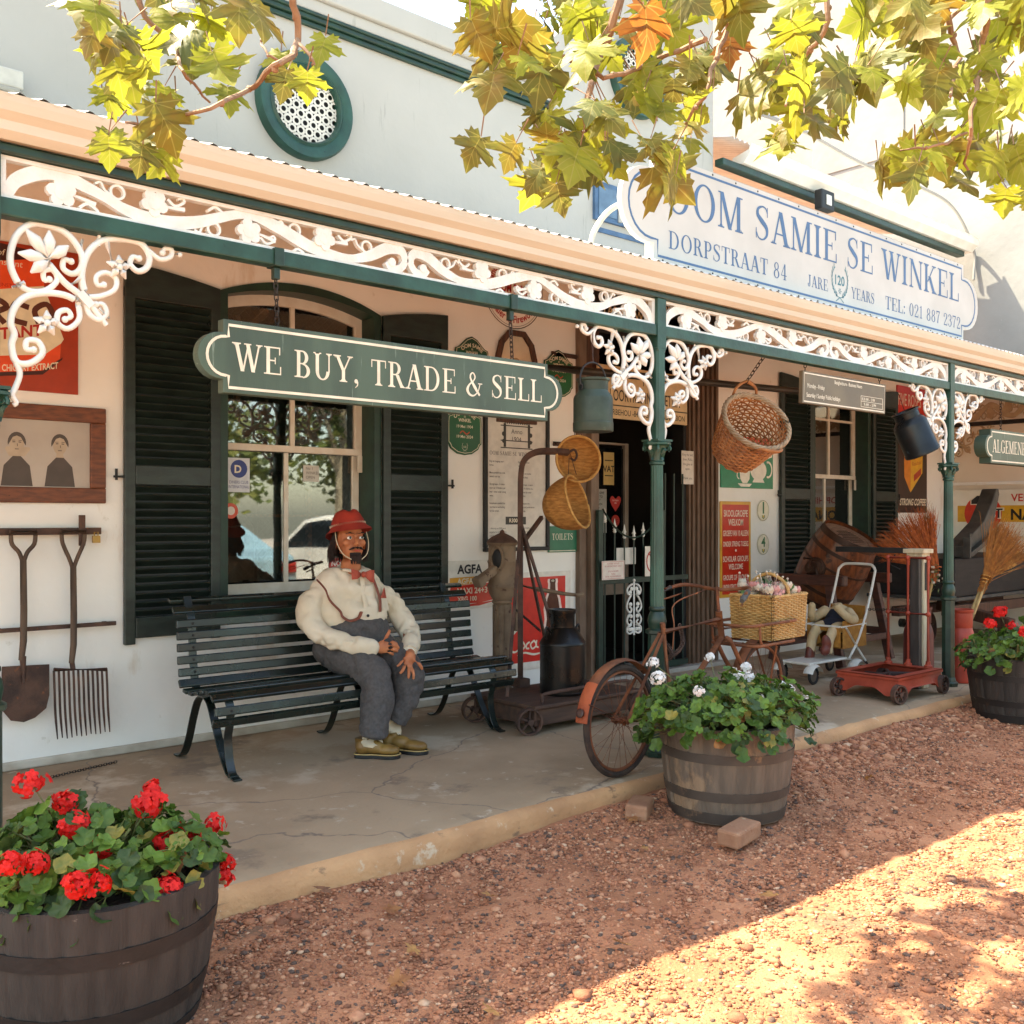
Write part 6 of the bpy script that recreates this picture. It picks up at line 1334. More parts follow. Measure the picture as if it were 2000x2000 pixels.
# ---- milk cans
def can(name, label, x, y, z, r, h, m, rot=(0, 0, 0), lid=False, group=None, ears=True):
    T = thing(name, label, "milk can", (x, y, z), rot, group)
    mb = MB(); s = h; mb.lathe([(r * .97, 0), (r, .01), (r, .03 * s), (r * .985, .035 * s), (r * .985, .58 * s), (r * 1.012, .585 * s), (r * 1.012, .60 * s), (r * .97, .62 * s), (r * .62, .77 * s), (r * .53, .79 * s)], n=36); part("body", mb, m, T, smooth=True, angle=35)
    mb = MB(); mb.lathe([(r * .53, .785 * s), (r * .53, .94 * s), (r * .58, .96 * s), (r * .58, s), (r * .54, s), (r * .50, .97 * s), (r * .49, .80 * s)], n=32, caps=False); part("neck", mb, m, T, smooth=True, angle=35)
    if ears:
        for sg in (-1, 1):
            mb = MB(); mb.tube(spline([(sg * r * .72, 0, .74 * s), (sg * r * .95, 0, .80 * s), (sg * r * 1.02, 0, .73 * s), (sg * r * .95, 0, .66 * s)], 5), .008, 8); part("handle", mb, m, T, smooth=True)
    return T
BLK = mat("black_painted_can", "1b1815", "120f0e", rough=.32, metal=.3, scale=6, bump=.12, bscale=14, spot=[("5a3a24", 7, .66), ("2e2a26", 18, .66)], rvar=.12)
can("milk_can", "tall black milk can standing on the brown platform scale", 4.67, 1.36, .184, .155, .56, BLK)
mb = chain_links(MB(), (4.55, 1.45, .60), (4.80, 2.0, .70), .03, .003); tag(part("chain", mb, CHAINM), "rusty chain tying the black milk can to the pump", "chain")
GCAN = mat("dull_green_can", "3d4b3f", "2c3830", rough=.5, metal=.25, scale=6, bump=.15, bscale=18, spot=[("5d6f62", 5, .62), ("4a3426", 12, .69)], rvar=.1)
# hanging can left of the door
HX, HY = 3.815, .25
T = thing("hanging_milk_can", "green milk can hanging by its wire handle beside the long green sign", "milk can", (HX, HY, 1.81), 0, "milk cans hung from the veranda"); T.scale = (.86, .86, .93)
mb = MB(); mb.lathe([(.122, 0), (.125, .006), (.125, .05), (.122, .054), (.122, .185), (.118, .20), (.095, .228), (.092, .235)], n=36); part("body", mb, GCAN, T, smooth=True, angle=35)
mb = MB(); mb.lathe([(.092, .232), (.094, .285), (.103, .29), (.104, .302), (.095, .304), (.088, .295), (.086, .24)], n=32, caps=False); part("neck", mb, GCAN, T, smooth=True, angle=35)
mb = MB(); mb.tube(spline([(-.105, 0, .25), (-.112, 0, .31), (-.075, 0, .37), (0, 0, .395), (.075, 0, .37), (.112, 0, .31), (.105, 0, .25)], 6), .0055, 8)
for sg in (-1, 1): mb.tube(circle := [(sg * .104, .012 * math.cos(t), .25 + .018 * math.sin(t)) for t in [i * PI / 5 for i in range(10)]], .005, 6, closed=True)
part("wire_handle", mb, DARK, T, smooth=True)
mb = MB(); mb.tube([(0, 0, .395), (.03, .03, .50), (.05, .05, .59)], .0025, 5); mb.tube([(0, 0, .395), (.02, .03, .50), (.05, .05, .585)], .0022, 5); part("hanging_wire", mb, IRON, T)
# tilted can by the third column
T = thing("hanging_milk_can", "dented black milk can hanging tilted under the far bracket", "milk can", (7.52, .36, 2.04), (math.radians(-14), math.radians(-20), 0), "milk cans hung from the veranda"); T.scale = (.9, .9, .9)
mb = MB(); mb.lathe([(.145, -.22), (.15, -.215), (.15, -.19), (.146, -.185), (.148, .05), (.14, .075), (.11, .11), (.105, .115)], n=36, caps=False); mb.lathe([(0, -.20), (.145, -.205)], n=24, caps=False)
mb.v = [(x * (1 - .10 * math.exp(-((y + .14) / .06) ** 2 - ((z + .02) / .08) ** 2)), y + .022 * math.exp(-((x - .05) / .06) ** 2 - ((z + .03) / .07) ** 2) * (y < 0), z) for x, y, z in mb.v]
BCAN = mat("blue_black_can", "23282b", "161a1c", rough=.35, metal=.35, scale=5, bump=.3, bscale=9, spot=[("4e5f68", 6, .63), ("4a3426", 12, .70)], rvar=.1)
part("body", mb, BCAN, T, smooth=True, angle=40)
mb = MB(); mb.lathe([(.105, .11), (.107, .165), (.118, .17), (.118, .182), (.105, .183), (.1, .175), (.098, .115)], n=32, caps=False); mb.lathe([(0, .15), (.1, .15)], n=20, caps=False); part("neck", mb, BCAN, T, smooth=True, angle=40)
for sg in (-1, 1):
    mb = MB(); mb.tube([(sg * .11, -.02, .14), (sg * .155, -.02, .12), (sg * .155, .03, .09), (sg * .12, .03, .07)], .009, 8); part("handle", mb, BCAN, T, smooth=True)
mb = MB(); mb.tube([(0, .0, .18), (.02, .0, .36)], .003, 5); part("hanging_wire", mb, IRON, T)
# ---- two coiled grass baskets on the scale hook
STR = mat("coiled_straw", "b98548", "966733", rough=.85, scale=18, stretch=(1, 1, 4), bump=.6, bscale=26, spot=[("6f4722", 16, .64), ("c59552", 22, .66)])
def coil_basket(label, c, axis, R, dep, squash=1.0):
    T = thing("straw_basket", label, "basket", c, 0, "coiled straw baskets on the scale hook")
    m = Vector(axis).to_track_quat('Z', 'Y').to_matrix().to_4x4()
    mb = MB(); n = 26; pr = []
    for i in range(n + 1):
        t = i / n; r = R * math.sqrt(max(0, 1 - (1 - t) ** 2.1)) if t > 0 else 0; pr.append((r + .0022 * math.sin(i * PI), -dep + dep * t))
    pr2 = []
    for i in range(len(pr) - 1):
        (a, z0), (b, z1) = pr[i], pr[i + 1]; pr2 += [(a, z0), ((a + b) / 2 + .003, (z0 + z1) / 2 - .002)]
    pr2.append(pr[-1]); inner = [(max(0, r - .012), z + (.012 if r < R * .6 else 0)) for r, z in pr[::-1]]
    mb.lathe(pr2 + inner, n=48, caps=False); mb.v = [(x, y * squash, z) for x, y, z in mb.v]; mb.xf(m); part("woven_body", mb, STR, T, smooth=True, angle=60)
    mb = MB(); mb.tube([(R * math.cos(t), R * squash * math.sin(t), .002) for t in [2 * PI * i / 48 for i in range(48)]], .0085, 6, closed=True); mb.xf(m); part("rim", mb, mat("pale_straw", "c89a5a", "b08246", rough=.8, scale=30, bump=.3), T, smooth=True)
    return T, m
b1, m1 = coil_basket("round shallow straw basket, upper of the two on the scale hook", (5.04, 1.58, 1.775), (-.42, -.90, .08), .165, .12)
b2, m2 = coil_basket("deep straw basket tilted sideways, lower of the two on the scale hook", (4.95, 1.50, 1.47), (.42, -.82, .28), .222, .25, .86)
mb = MB(); mb.tube([(-.02, .02, .155), (.02, .06, .30), (.06, .02, .16)], .003, 5); part("string", mb, IRON, b1)
mb = MB(); mb.tube([(-.06, .03, .17), (.02, .10, .36), (.04, .05, .19)], .003, 5); part("string", mb, IRON, b2)
# ---- wicker log basket on a chain
WIC = mat("brown_wicker", "b07443", "8c562f", rough=.6, scale=16, bump=.2, spot=[("c08a55", 12, .64), ("5a321a", 18, .66)])
WICP = mat("grey_brown_wicker", "a88f72", "8c7358", rough=.65, scale=16, bump=.2)
def weave(mb, ring, n, rows, r, amp, phase=0):
    """Horizontal withies woven in front of and behind the stakes; ring(t, k) gives centre point and outward normal."""
    for k in range(rows):
        pts = []
        for i in range(n * 4):
            p, nn = ring(i / (n * 4), k); pts.append(p + nn * (amp * math.cos(PI * (i / 4) + PI * (k % 2))))
        mb.tube(pts, r, 5, closed=True)
T = thing("wicker_basket", "round brown wicker basket hanging by a chain, open side towards the street", "basket", (5.50, .40, 1.985))
ax = Vector((-.30, -.72, .55)).normalized(); MBk = ax.to_track_quat('Z', 'Y').to_matrix()
R0, R1, dp = .225, .155, .34; NS = 28; rows = 19
def ring(t, k):
    z = -dp + (dp) * k / (rows - 1) * .97; R = R1 + (R0 - R1) * (k / (rows - 1)) ** .8; a = 2 * PI * t
    return MBk @ Vector((R * math.cos(a), R * math.sin(a), z)), MBk @ Vector((math.cos(a), math.sin(a), 0))
mb = MB(); weave(mb, ring, NS, rows, .0055, .006); part("woven_body", mb, WIC, T, smooth=True)
mb = MB()
for s in range(NS):
    a = 2 * PI * s / NS; mb.tube([MBk @ Vector(((R1 + (R0 - R1) * u ** .8) * math.cos(a), (R1 + (R0 - R1) * u ** .8) * math.sin(a), -dp + dp * u)) for u in (0, .3, .6, 1)], .005, 5)
part("stakes", mb, WIC, T, smooth=True)
mb = MB(); mb.lathe([(0, -dp), (R1, -dp)], n=28, caps=False); mb.v = [tuple(MBk @ Vector(p)) for p in mb.v]; part("base", mb, WIC, T)
mb = MB()
for j in range(4): mb.tube([MBk @ Vector(((R0 + .004 + .010 * math.cos(i * .7 + j * PI / 2)) * math.cos(2 * PI * i / 90), (R0 + .004 + .010 * math.cos(i * .7 + j * PI / 2)) * math.sin(2 * PI * i / 90), .012 * math.sin(i * .7 + j * PI / 2))) for i in range(90)], .008, 6, closed=True)
part("braided_rim", mb, WICP, T, smooth=True)
for sg in (1, -1):
    mb = MB()
    for j in range(2): mb.tube(spline([MBk @ Vector((-.09, sg * (R0 - .01), -.05)), MBk @ Vector((-.075, sg * (R0 + .035), .03)), MBk @ Vector((0 + .01 * j, sg * (R0 + .075), .05 + .008 * j)), MBk @ Vector((.075, sg * (R0 + .035), .03)), MBk @ Vector((.09, sg * (R0 - .01), -.05))], 5), .009, 7)
    part("handle", mb, WIC, T, smooth=True)
top = MBk @ Vector((0, R0 + .07, .05))
mb = chain_links(MB(), top + Vector((0, 0, 0)), Vector((0, -.06, .42)), .042, .003, .011); part("chain", mb, CHAINM, T)
# ---- gate
GB = mat("gate_green", "22382f", "182a23", rough=.45, scale=9, bump=.1)
T = thing("iron_gate", "low dark green iron gate with white spear tips and cast ornament across the shop door", "gate", (5.93, 2.22, 0))
mb = MB()
mb.bb(-.03, .025, -.02, .02, .06, 1.42); mb.bb(.76, .80, -.02, .02, .06, 1.42); mb.bb(.025, .76, -.014, .014, .06, .11); mb.bb(.025, .76, -.016, .016, .81, .86); part("frame", mb, GB, T, bevel=.004)
mb = MB(); tips = []
for i in range(6):
    x = .04 + i * .1185 + .02; zt = 1.21 + .17 * ((x - .395) / .36) ** 2; tips.append((x, zt)); mb.tube([(x, 0, .11), (x, 0, .81)], .0075, 8); mb.tube([(x, 0, .86), (x, 0, zt - .03)], .0075, 8)
part("bars", mb, GB, T, smooth=True)
mb = MB(); mb.tube([(x, -.014, 1.19 + .22 * ((x - .395) / .36) ** 2) for x in [.02 + i * .0375 for i in range(21)]], .008, 6); part("curved_top", mb, GB, T, smooth=True)
mb = MB()
for x, zt in tips:
    mb.lathe([(.009, 0), (.016, .012), (.012, .02), (.016, .03), (.010, .04), (.014, .055), (.005, .10), (0, .125)], (x, 0, zt - .04), 8)
    for sg in (-1, 1): mb.tube([(x, 0, zt + .0), (x + sg * .02, 0, zt + .02), (x + sg * .024, 0, zt + .01)], [.006, .006, .003], 6)
part("spear_tips", mb, CASTW, T, smooth=True)
mb = MB(); cx = .395
for sg in (-1, 1):
    for q in ([(.01, .80), (.05, .79), (.085, .755), (.07, .715), (.04, .72), (.045, .75)], [(.03, .715), (.075, .66), (.09, .60), (.05, .56), (.03, .59), (.055, .61)], [(.05, .56), (.09, .50), (.06, .455), (.03, .48), (.05, .50)], [(.03, .455), (.08, .44), (.085, .40), (.05, .385), (.01, .40)]):
        mb.tube([(cx + sg * x, -.02, z) for x, z in spline(q, 4)], .0085, 6)
    for x, z in ((.03, .76), (.05, .73), (.045, .63), (.04, .53), (.03, .42), (.055, .42)): mb.ball((cx + sg * x, -.022, z), (.02, .012, .018), 8, 6)
mb.tube([(cx, -.02, .37), (cx, -.02, .82)], .008, 6); mb.ball((cx, -.02, .83), .014, 8, 6); part("cast_ornament", mb, CASTW, T, smooth=True)
T2 = thing("notice_card", "small red lettered card about school groups tied to the gate", "notice", (5.90, 2.17, .85))
mb = MB(); mb.bb(0, .27, -.003, 0, 0, .155); part("card", mb, paint("e3d6cc"), T2)
layer(T2, "border", paint("c0504a"), lambda mb: mb.ribbon(rrect(.008, .262, .008, .147, .003, 2), .003, .001, .0036, closed=True))
layer(T2, "lettering", paint("b53a34"), lambda mb: lines(mb, ["SCHOOL GROUPS", "BY APPOINTMENT ONLY", "", "SKOOLGROEPE", "SLEGS", "DEUR VOORAFREELING"], .135, .125, .013, .021, .0036, align='C', wmax=.23))
T2 = thing("notice_card", "blank white card hanging behind the bars of the gate", "notice", (6.16, 2.25, .965)); mb = MB(); mb.bb(0, .24, -.003, 0, 0, .14); part("card", mb, paint("d8d4cc"), T2)
T2 = thing("warning_plate", "white plate with a red crossed out pram symbol on the gate", "notice", (6.44, 2.18, .86)); mb = MB(); mb.bb(0, .24, -.003, 0, 0, .255); part("plate", mb, paint("e6ddd0"), T2)
layer(T2, "symbol", paint("b8352e"), lambda mb: (mb.band(circ(.12, .125, .1, 28), .014, .0036, closed=True), mb.band([(.05, .19), (.19, .06)], .012, .0038), mb.flat([(.08, .10), (.15, .10), (.16, .15), (.09, .15)], .0034), mb.flat(circ(.095, .075, .016, 12), .0035), mb.flat(circ(.14, .075, .016, 12), .0035), mb.band([(.15, .14), (.18, .18)], .008, .0035)))
mb = MB()
for x in (6.80, 6.92, 7.04): mb.tube([(x, 2.26, .05), (x, 2.26, 1.75)], .0085, 8)
mb.bb(6.77, 7.10, 2.245, 2.275, .81, .85); mb.bb(6.77, 7.10, 2.245, 2.275, .05, .10); tag(part("fixed_grille", mb, GB, smooth=False), "fixed dark green bars between the gate and the folding door", "grille")
# ---- rusty delivery bicycle
RB = mat("rust_bicycle", "8a5233", "633a25", rough=.75, metal=.2, scale=9, bump=.45, bscale=60, spot=[("98582f", 14, .60), ("3a261c", 22, .66)])
RBO = mat("orange_rust", "a5502c", "8a3f22", rough=.8, scale=9, bump=.4, bscale=60, spot=("5e3320", 12, .62))
B = thing("delivery_bicycle", "rusty old delivery bicycle chained to the middle column", "bicycle", (3.88, .115, 0), .082)
HB = 1.43; rw = .292
for x in (0, HB):
    mb = MB(); mb.tube([(x + (rw - .014) * math.cos(t), 0, rw + (rw - .014) * math.sin(t)) for t in [2 * PI * i / 56 for i in range(56)]], .017, 8, closed=True); wl = part("wheel", mb, mat("perished_tyre", "43342b", "2e2420", rough=.9, scale=20, bump=.4, spot=("6b4a36", 9, .62)), B, smooth=True)
    mb = MB(); mb.tube([(x + (rw - .036) * math.cos(t), 0, rw + (rw - .036) * math.sin(t)) for t in [2 * PI * i / 56 for i in range(56)]], .010, 6, closed=True); part("rim", mb, RB, wl, smooth=True)
    mb = MB()
    for k in range(28):
        t = 2 * PI * k / 28; s = .022 * (1 if k % 2 else -1); t2 = t + (.9 if k % 4 < 2 else -.9)
        mb.tube([(x + .022 * math.cos(t2), s, rw + .022 * math.sin(t2)), (x + (rw - .04) * math.cos(t), 0, rw + (rw - .04) * math.sin(t))], .0016, 4, cap=False)
    part("spokes", mb, RB, wl)
    mb = MB(); mb.tube([(x, -.05, rw), (x, .05, rw)], .016, 10); mb.tube([(x, -.028, rw), (x, .028, rw)], .024, 12); part("hub", mb, RB, wl, smooth=True)
mb = MB(); BBk = (.47, .27)
def tb(a, b, r=.0145, y0=0, y1=0): mb.tube([(a[0], y0, a[1]), (b[0], y1, b[1])], r, 8)
tb((.375, .775), BBk, .0155); tb((.385, .725), (.955, .755), .0155); tb((.975, .64), BBk, .018); tb((.945, .80), (.985, .62), .02)
for s in (-1, 1): tb((.37, .715), (0, rw), .0095, s * .012, s * .048); tb(BBk, (0, rw), .0095, s * .03, s * .048)
part("frame", mb, RB, B, smooth=True)
mb = MB()
for s in (-1, 1): mb.tube(spline([(.985, s * .02, .645), (1.0, s * .05, .62), (1.12, s * .05, .47), (1.26, s * .05, .36), (HB, s * .05, rw)], 5), [.014] * 12 + [.011] * 9, 8)
part("fork", mb, RB, B, smooth=True)
mb = MB(); mb.tube([(.945, 0, .80), (.925, 0, .93), (.935, 0, .945)], .012, 8)
for s in (-1, 1): mb.tube(spline([(.93, 0, .93), (.95, s * .08, .935), (.955, s * .16, .945), (.90, s * .235, .95), (.79, s * .275, .925)], 6), .011, 8)
hb = part("handlebar", mb, RB, B, smooth=True)
for s in (-1, 1):
    mb = MB(); mb.tube([(.83, s * .263, .935), (.74, s * .29, .905), (.71, s * .297, .893)], [.017, .018, .014], 10); part("grip", mb, mat("grey_rubber_grip", "5b5752", "45413d", rough=.7), hb, smooth=True)
mb = MB()
for s in (-1, 1): mb.tube(spline([(.86, s * .2, .905), (.80, s * .245, .88), (.74, s * .28, .865)], 4), .005, 6)
mb.tube(spline([(.88, .05, .93), (.62, .09, .86), (.56, .05, .74), (.5, .02, .60)], 5), .004, 6); part("brake_rods", mb, RB, B, smooth=True)
def fender(x, a0, a1, m, w_=.034, r=rw + .022):
    mb = MB(); n = 26; vs = []; K = 7
    for i in range(n + 1):
        t = a0 + (a1 - a0) * i / n
        for k in range(K): u = -1 + 2 * k / (K - 1); rr = r + .012 * (1 - u * u); vs.append((x + rr * math.cos(t), u * w_, rw + rr * math.sin(t)))
    mb.add(vs, [(i * K + k, i * K + k + 1, (i + 1) * K + k + 1, (i + 1) * K + k) for i in range(n) for k in range(K - 1)]); return mb
o = part("mudguard", fender(0, math.radians(42), math.radians(138), RB), RB, B, smooth=True)
o2 = part("mudguard_tail", fender(0, math.radians(136), math.radians(174), RBO, .038, rw + .027), RBO, B, smooth=True)
mb = MB(); mb.lathe([(.022, 0), (.024, .012), (.014, .016), (0, .012)], (-.325, -.004, .375), 14, axis=(-1, 0, .25)); part("tail_lamp", mb, mat("dark_tail_lamp", "3a1f18", "2a1512", rough=.4), o2, smooth=True)
part("mudguard", fender(HB, math.radians(70), math.radians(165), RB), RB, B, smooth=True)
mb = MB()
for s in (-1, 1): mb.tube([(0, s * .045, rw), (-.30, s * .036, .42)], .004, 6); mb.tube([(HB, s * .055, rw), (HB - .02, s * .12, .565)], .008, 8); mb.tube([(HB, s * .055, rw), (HB - .2, s * .08, .585)], .007, 8)
part("stays", mb, RB, B, smooth=True)
mb = MB(); mb.lathe([(.088, -.004), (.092, 0), (.088, .004)], (BBk[0], -.045, BBk[1]), 30, axis=(0, 1, 0)); part("chainwheel", mb, RB, B)
mb = MB(); mb.tube([(BBk[0], -.06, BBk[1]), (BBk[0] - .1, -.065, BBk[1] - .12)], .009, 8); mb.tube([(BBk[0], .06, BBk[1]), (BBk[0] + .1, .065, BBk[1] + .12)], .009, 8); mb.box((BBk[0] - .1, -.1, BBk[1] - .12), (.09, .07, .02)); mb.box((BBk[0] + .1, .1, BBk[1] + .12), (.09, .07, .02)); part("pedals", mb, RB, B)
mb = MB(); hw = .165
for z, x0, x1 in ((.715, 1.02, 1.60), (.59, 1.10, 1.58)):
    mb.tube([(x, y, z) for x, y in rrect(x0, x1, -hw, hw, .05, 4)], .0095, 8, closed=True)
for x in (1.2, 1.35, 1.5): mb.tube([(x, -hw, .59), (x, hw, .59)], .007, 6)
for s in (-1, 1): mb.tube(spline([(1.13, s * hw, .715), (1.14, s * hw, .62), (1.18, s * hw, .59)], 4), .008, 6); mb.tube([(.97, s * .02, .70), (1.04, s * hw * .9, .715)], .008, 6)
part("front_carrier", mb, RB, B, smooth=True)
mb = MB(); rs2 = random.Random(5); Lc = []
for k in range(26):
    t = k / 25; Lc.append((.40 + .19 * t + .02 * math.sin(t * 9), .02 + .02 * math.cos(t * 12), .71 - .16 * math.sin(PI * t) + .03 * t))
for a, b in zip(Lc[:-1], Lc[1:]): chain_links(mb, a, b, .034, .0042, .011)
part("lock_chain", mb, IRON, B)
# wicker hamper with artificial flowers
PW = mat("pale_wicker", "c39a5f", "a87d45", rough=.6, scale=16, bump=.15, spot=[("dcb67a", 12, .64), ("7a5229", 20, .68)])
T = thing("wicker_hamper", "square pale wicker basket sitting in the bicycle's front carrier", "basket", (5.23, .235, .60), .082)
x0, x1, y0, y1, hh = -.03, .40, -.15, .15, .265
def ringr(t, k):
    per = [(x0, y0), (x1, y0), (x1, y1), (x0, y1)]; L = [x1 - x0, y1 - y0, x1 - x0, y1 - y0]; tot = sum(L); u = t * tot; s = 0
    while u > L[s] and s < 3: u -= L[s]; s += 1
    a, b = per[s], per[(s + 1) % 4]; f = u / L[s]; g = .94 + .06 * k / 23
    cx, cy = (x0 + x1) / 2, 0; p = Vector((a[0] + (b[0] - a[0]) * f, a[1] + (b[1] - a[1]) * f, .006 + k * hh / 23.5)); p.x = cx + (p.x - cx) * g; p.y *= g
    return p, Vector(((0, -1, 0), (1, 0, 0), (0, 1, 0), (-1, 0, 0))[s])
mb = MB(); weave(mb, ringr, 44, 24, .0052, .0055); part("woven_sides", mb, PW, T, smooth=True)
mb = MB()
for i in range(44): p, nn = ringr((i + .0) / 44, 0); q, _ = ringr((i + .0) / 44, 23); mb.tube([p, q], .0045, 5)
mb.bb(x0 + .01, x1 - .01, y0 + .01, y1 - .01, 0, .01); part("stakes_and_base", mb, PW, T)
mb = MB()
for j in range(3): mb.tube([ringr(i / 120, 23)[0] + Vector((0, 0, .006 + .006 * math.sin(i * .9 + j * 2.1))) + ringr(i / 120, 23)[1] * (.006 * math.cos(i * .9 + j * 2.1)) for i in range(120)], .006, 6, closed=True)
part("braided_rim", mb, PW, T, smooth=True)
mb = MB(); mb.tube(spline([(.185, -.145, .22), (.185, -.12, .34), (.185, 0, .40), (.185, .12, .34), (.185, .145, .22)], 6), .011, 8); part("arched_handle", mb, PW, T, smooth=True)
def rose(mb, c, r, seed):
    q = random.Random(seed); c = Vector(c)
    for k in range(16):
        a = k * 2.4; t = k / 16; d = Vector((math.cos(a) * (t + .15), math.sin(a) * (t + .15), .9 - t * .6)).normalized(); u, v_ = frame(d); s = r * (.35 + .45 * t)
        p = c + d * r * (.3 + .5 * t); mb.add([p - u * s * .8 - d * s * .3, p + v_ * s * .7 + d * s * .15, p + u * s * .8 - d * s * .3, p - v_ * s * .8 - d * s * .5, p + d * s * .1], [(0, 4, 1), (1, 4, 2), (2, 4, 3), (3, 4, 0)])
FT = thing("flower_bunch", "bunch of pale pink and white artificial roses filling the wicker hamper", "flowers", (5.41, .25, .86), .082)
q = random.Random(9)
for nm, mt_, n in (("pink_roses", mat("pale_pink_petal", "d9a49a", "c98a84", rough=.7, trans=.2), 13), ("cream_roses", mat("cream_petal", "ded0bd", "cbb9a2", rough=.7, trans=.2), 17)):
    mb = MB()
    for i in range(n): rose(mb, (q.uniform(-.20, .19), q.uniform(-.13, .13), q.uniform(.0, .085)), q.uniform(.032, .05), i * 7 + n)
    part(nm, mb, mt_, FT, smooth=False)
mb = MB()
for i in range(70):
    p = Vector((q.uniform(-.21, .21), q.uniform(-.14, .14), q.uniform(-.02, .06))); d = Vector((q.gauss(0, 1), q.gauss(0, 1), q.uniform(.1, 1))).normalized(); a, b = frame(d); s = q.uniform(.02, .045)
    mb.add([p, p + d * s + a * s * .4, p + d * s * 2, p + d * s - a * s * .4], [(0, 1, 2, 3)])
part("green_leaves", mb, mat("fabric_leaf", "5d7c45", "48663a", rough=.6, trans=.2), FT)
mb = MB()
for i in range(14):
    p = Vector((q.uniform(-.2, .2), q.uniform(-.13, .13), .02)); t = p + Vector((q.gauss(0, .04), q.gauss(0, .04), q.uniform(.08, .14))); mb.tube([p, t], .002, 4); mb.ball(t, .008, 6, 5)
part("buds", mb, mat("cream_petal"," ded0bd".strip()), FT, smooth=True)
# ================================================================== RIGHT-HAND END OF THE PORCH
# ---- barrel churn on its stand
CB_ = mat("oiled_barrel_wood", "7d4322", "552c17", rough=.42, scale=5, stretch=(6, 6, 1.2), bump=.25, bscale=30, coat=.2, spot=[("3a1e11", 10, .60), ("9a5a2e", 8, .66)])
HOOP = mat("brown_iron_hoop", "4b3123", "38241a", rough=.55, metal=.4, scale=10, bump=.2)
T = thing("barrel_churn", "brown wooden barrel churn tipped on its dark wooden stand under the far window", "butter churn", (8.6, 1.695, .892))
AX = Vector((0, -.51, .86)).normalized(); MC = AX.to_track_quat('Z', 'Y').to_matrix().to_4x4()
def brad(z, L=.36, re=.265, rm=.312): return rm - (rm - re) * (z / L) ** 2
mb = MB(); N = 24; rows = 15
for i in range(rows):
    z = -.36 + .72 * i / (rows - 1)
    for k in range(N * 4):
        a = 2 * PI * k / (N * 4); g = .0035 if k % 4 == 0 else 0; mb.v.append(((brad(z) - g) * math.cos(a), (brad(z) - g) * math.sin(a), z))
M4 = N * 4
for i in range(rows - 1):
    for k in range(M4): mb.f.append([i * M4 + k, i * M4 + (k + 1) % M4, (i + 1) * M4 + (k + 1) % M4, (i + 1) * M4 + k]); mb.m.append(0)
mb.xf(MC); brl = part("barrel", mb, CB_, T, smooth=True, angle=50)
mb = MB(); mb.lathe([(0, .335), (.18, .335), (.185, .327), (.19, .335), (.25, .335)], n=40, caps=False); mb.xf(MC); hd = part("head", mb, mat("grey_brown_barrel_head", "8a6650", "6f4f3c", rough=.6, scale=8, stretch=(1, 8, 1), bump=.2), brl, smooth=True)
part('head', MB().lathe([(0, -.33), (.25, -.33)], n=30, caps=False).xf(MC), CB_, brl)
mb = MB()
for j in range(8):
    z = .10 - j * .028; wv = math.sqrt(max(0, .15 ** 2 - z * z)); x = -wv * .85
    while x < wv * .8: l = rnd.uniform(.018, .045); mb.box((x + l / 2, z, .337), (l, .011, .004)); x += l + .012
mb.xf(MC @ Matrix.Rotation(PI, 4, 'Z')); part("carved_rows", mb, HOOP, hd)
for z, w_ in ((.335, .06), (.20, .035), (-.20, .035), (-.335, .06), (.05, .02)):
    mb = MB(); r = [(brad(z - w_ / 2) + .004, z - w_ / 2), (brad(z) + .0055, z), (brad(z + w_ / 2) + .004, z + w_ / 2)]; mb.lathe([(r[0][0] - .008, r[0][1])] + r + [(r[2][0] - .008, r[2][1])], n=48, caps=False); mb.xf(MC); part("hoop", mb, HOOP, brl, smooth=True, angle=40)
mb = MB()
for s in (-1, 1): mb.lathe([(.10, .28), (.10, .315), (.085, .32), (.08, .335), (.06, .34), (.055, .36), (.03, .362), (.028, .43), (0, .43)], (0, 0, 0), 24, axis=(s, 0, 0), caps=False)
part("axle_boss", mb, HOOP, T, smooth=True, angle=40)
mb = MB(); mb.tube([(-.40, 0, 0), (-.42, 0, 0)], .05, 14); mb.tube([(-.42, 0, 0), (-.43, -.02, .09)], .014, 8); mb.tube([(-.43, -.02, .09), (-.53, -.02, .095)], .015, 8); mb.tube([(-.37 - .0, .05 * math.cos(t), -.05 + .05 * math.sin(t)) for t in [i * PI / 9 for i in range(18)]], .012, 6, closed=True); part("crank", mb, HOOP, T, smooth=True)
mb = MB()
for s in (-1, 1): mb.tube([(s * .0 + .32, -.1, .16), (.36, -.18, -.02)], .005, 6)
part("stay_rod", mb, IRON, T)
STN = mat("red_brown_stand_wood", "553024", "3f231a", rough=.55, scale=5, stretch=(6, 1, 6), bump=.2, bscale=30, spot=("6d4230", 10, .66))
for s in (-1, 1):
    x = s * .40; mb = MB(); mb.bb(x - .045, x + .045, -.36, .40, -.155, -.06); part("stand_beam", mb, STN, T, bevel=.012)
    for y0, y1 in ((-.20, -.34), (.24, .38)): part("stand_leg", MB().bar((x, y0, -.15), (x + s * .04, y1, -.885), .06, .075, up=(0, 1, 0)), STN, T, bevel=.006)
    part("stretcher", MB().bar((x + s * .02, -.30, -.62), (x + s * .02, .32, -.62), .045, .07), STN, T, bevel=.005)
for y, z in ((-.30, -.66), (.30, -.72)): part("stretcher", MB().bar((-.44, y, z), (.44, y, z), .05, .06), STN, T, bevel=.005)
mb = MB(); mb.tube([(.3, -.1, -.09), (.75, -.14, -.115)], .03, 12); part("handle_rod", mb, STN, T, smooth=True)
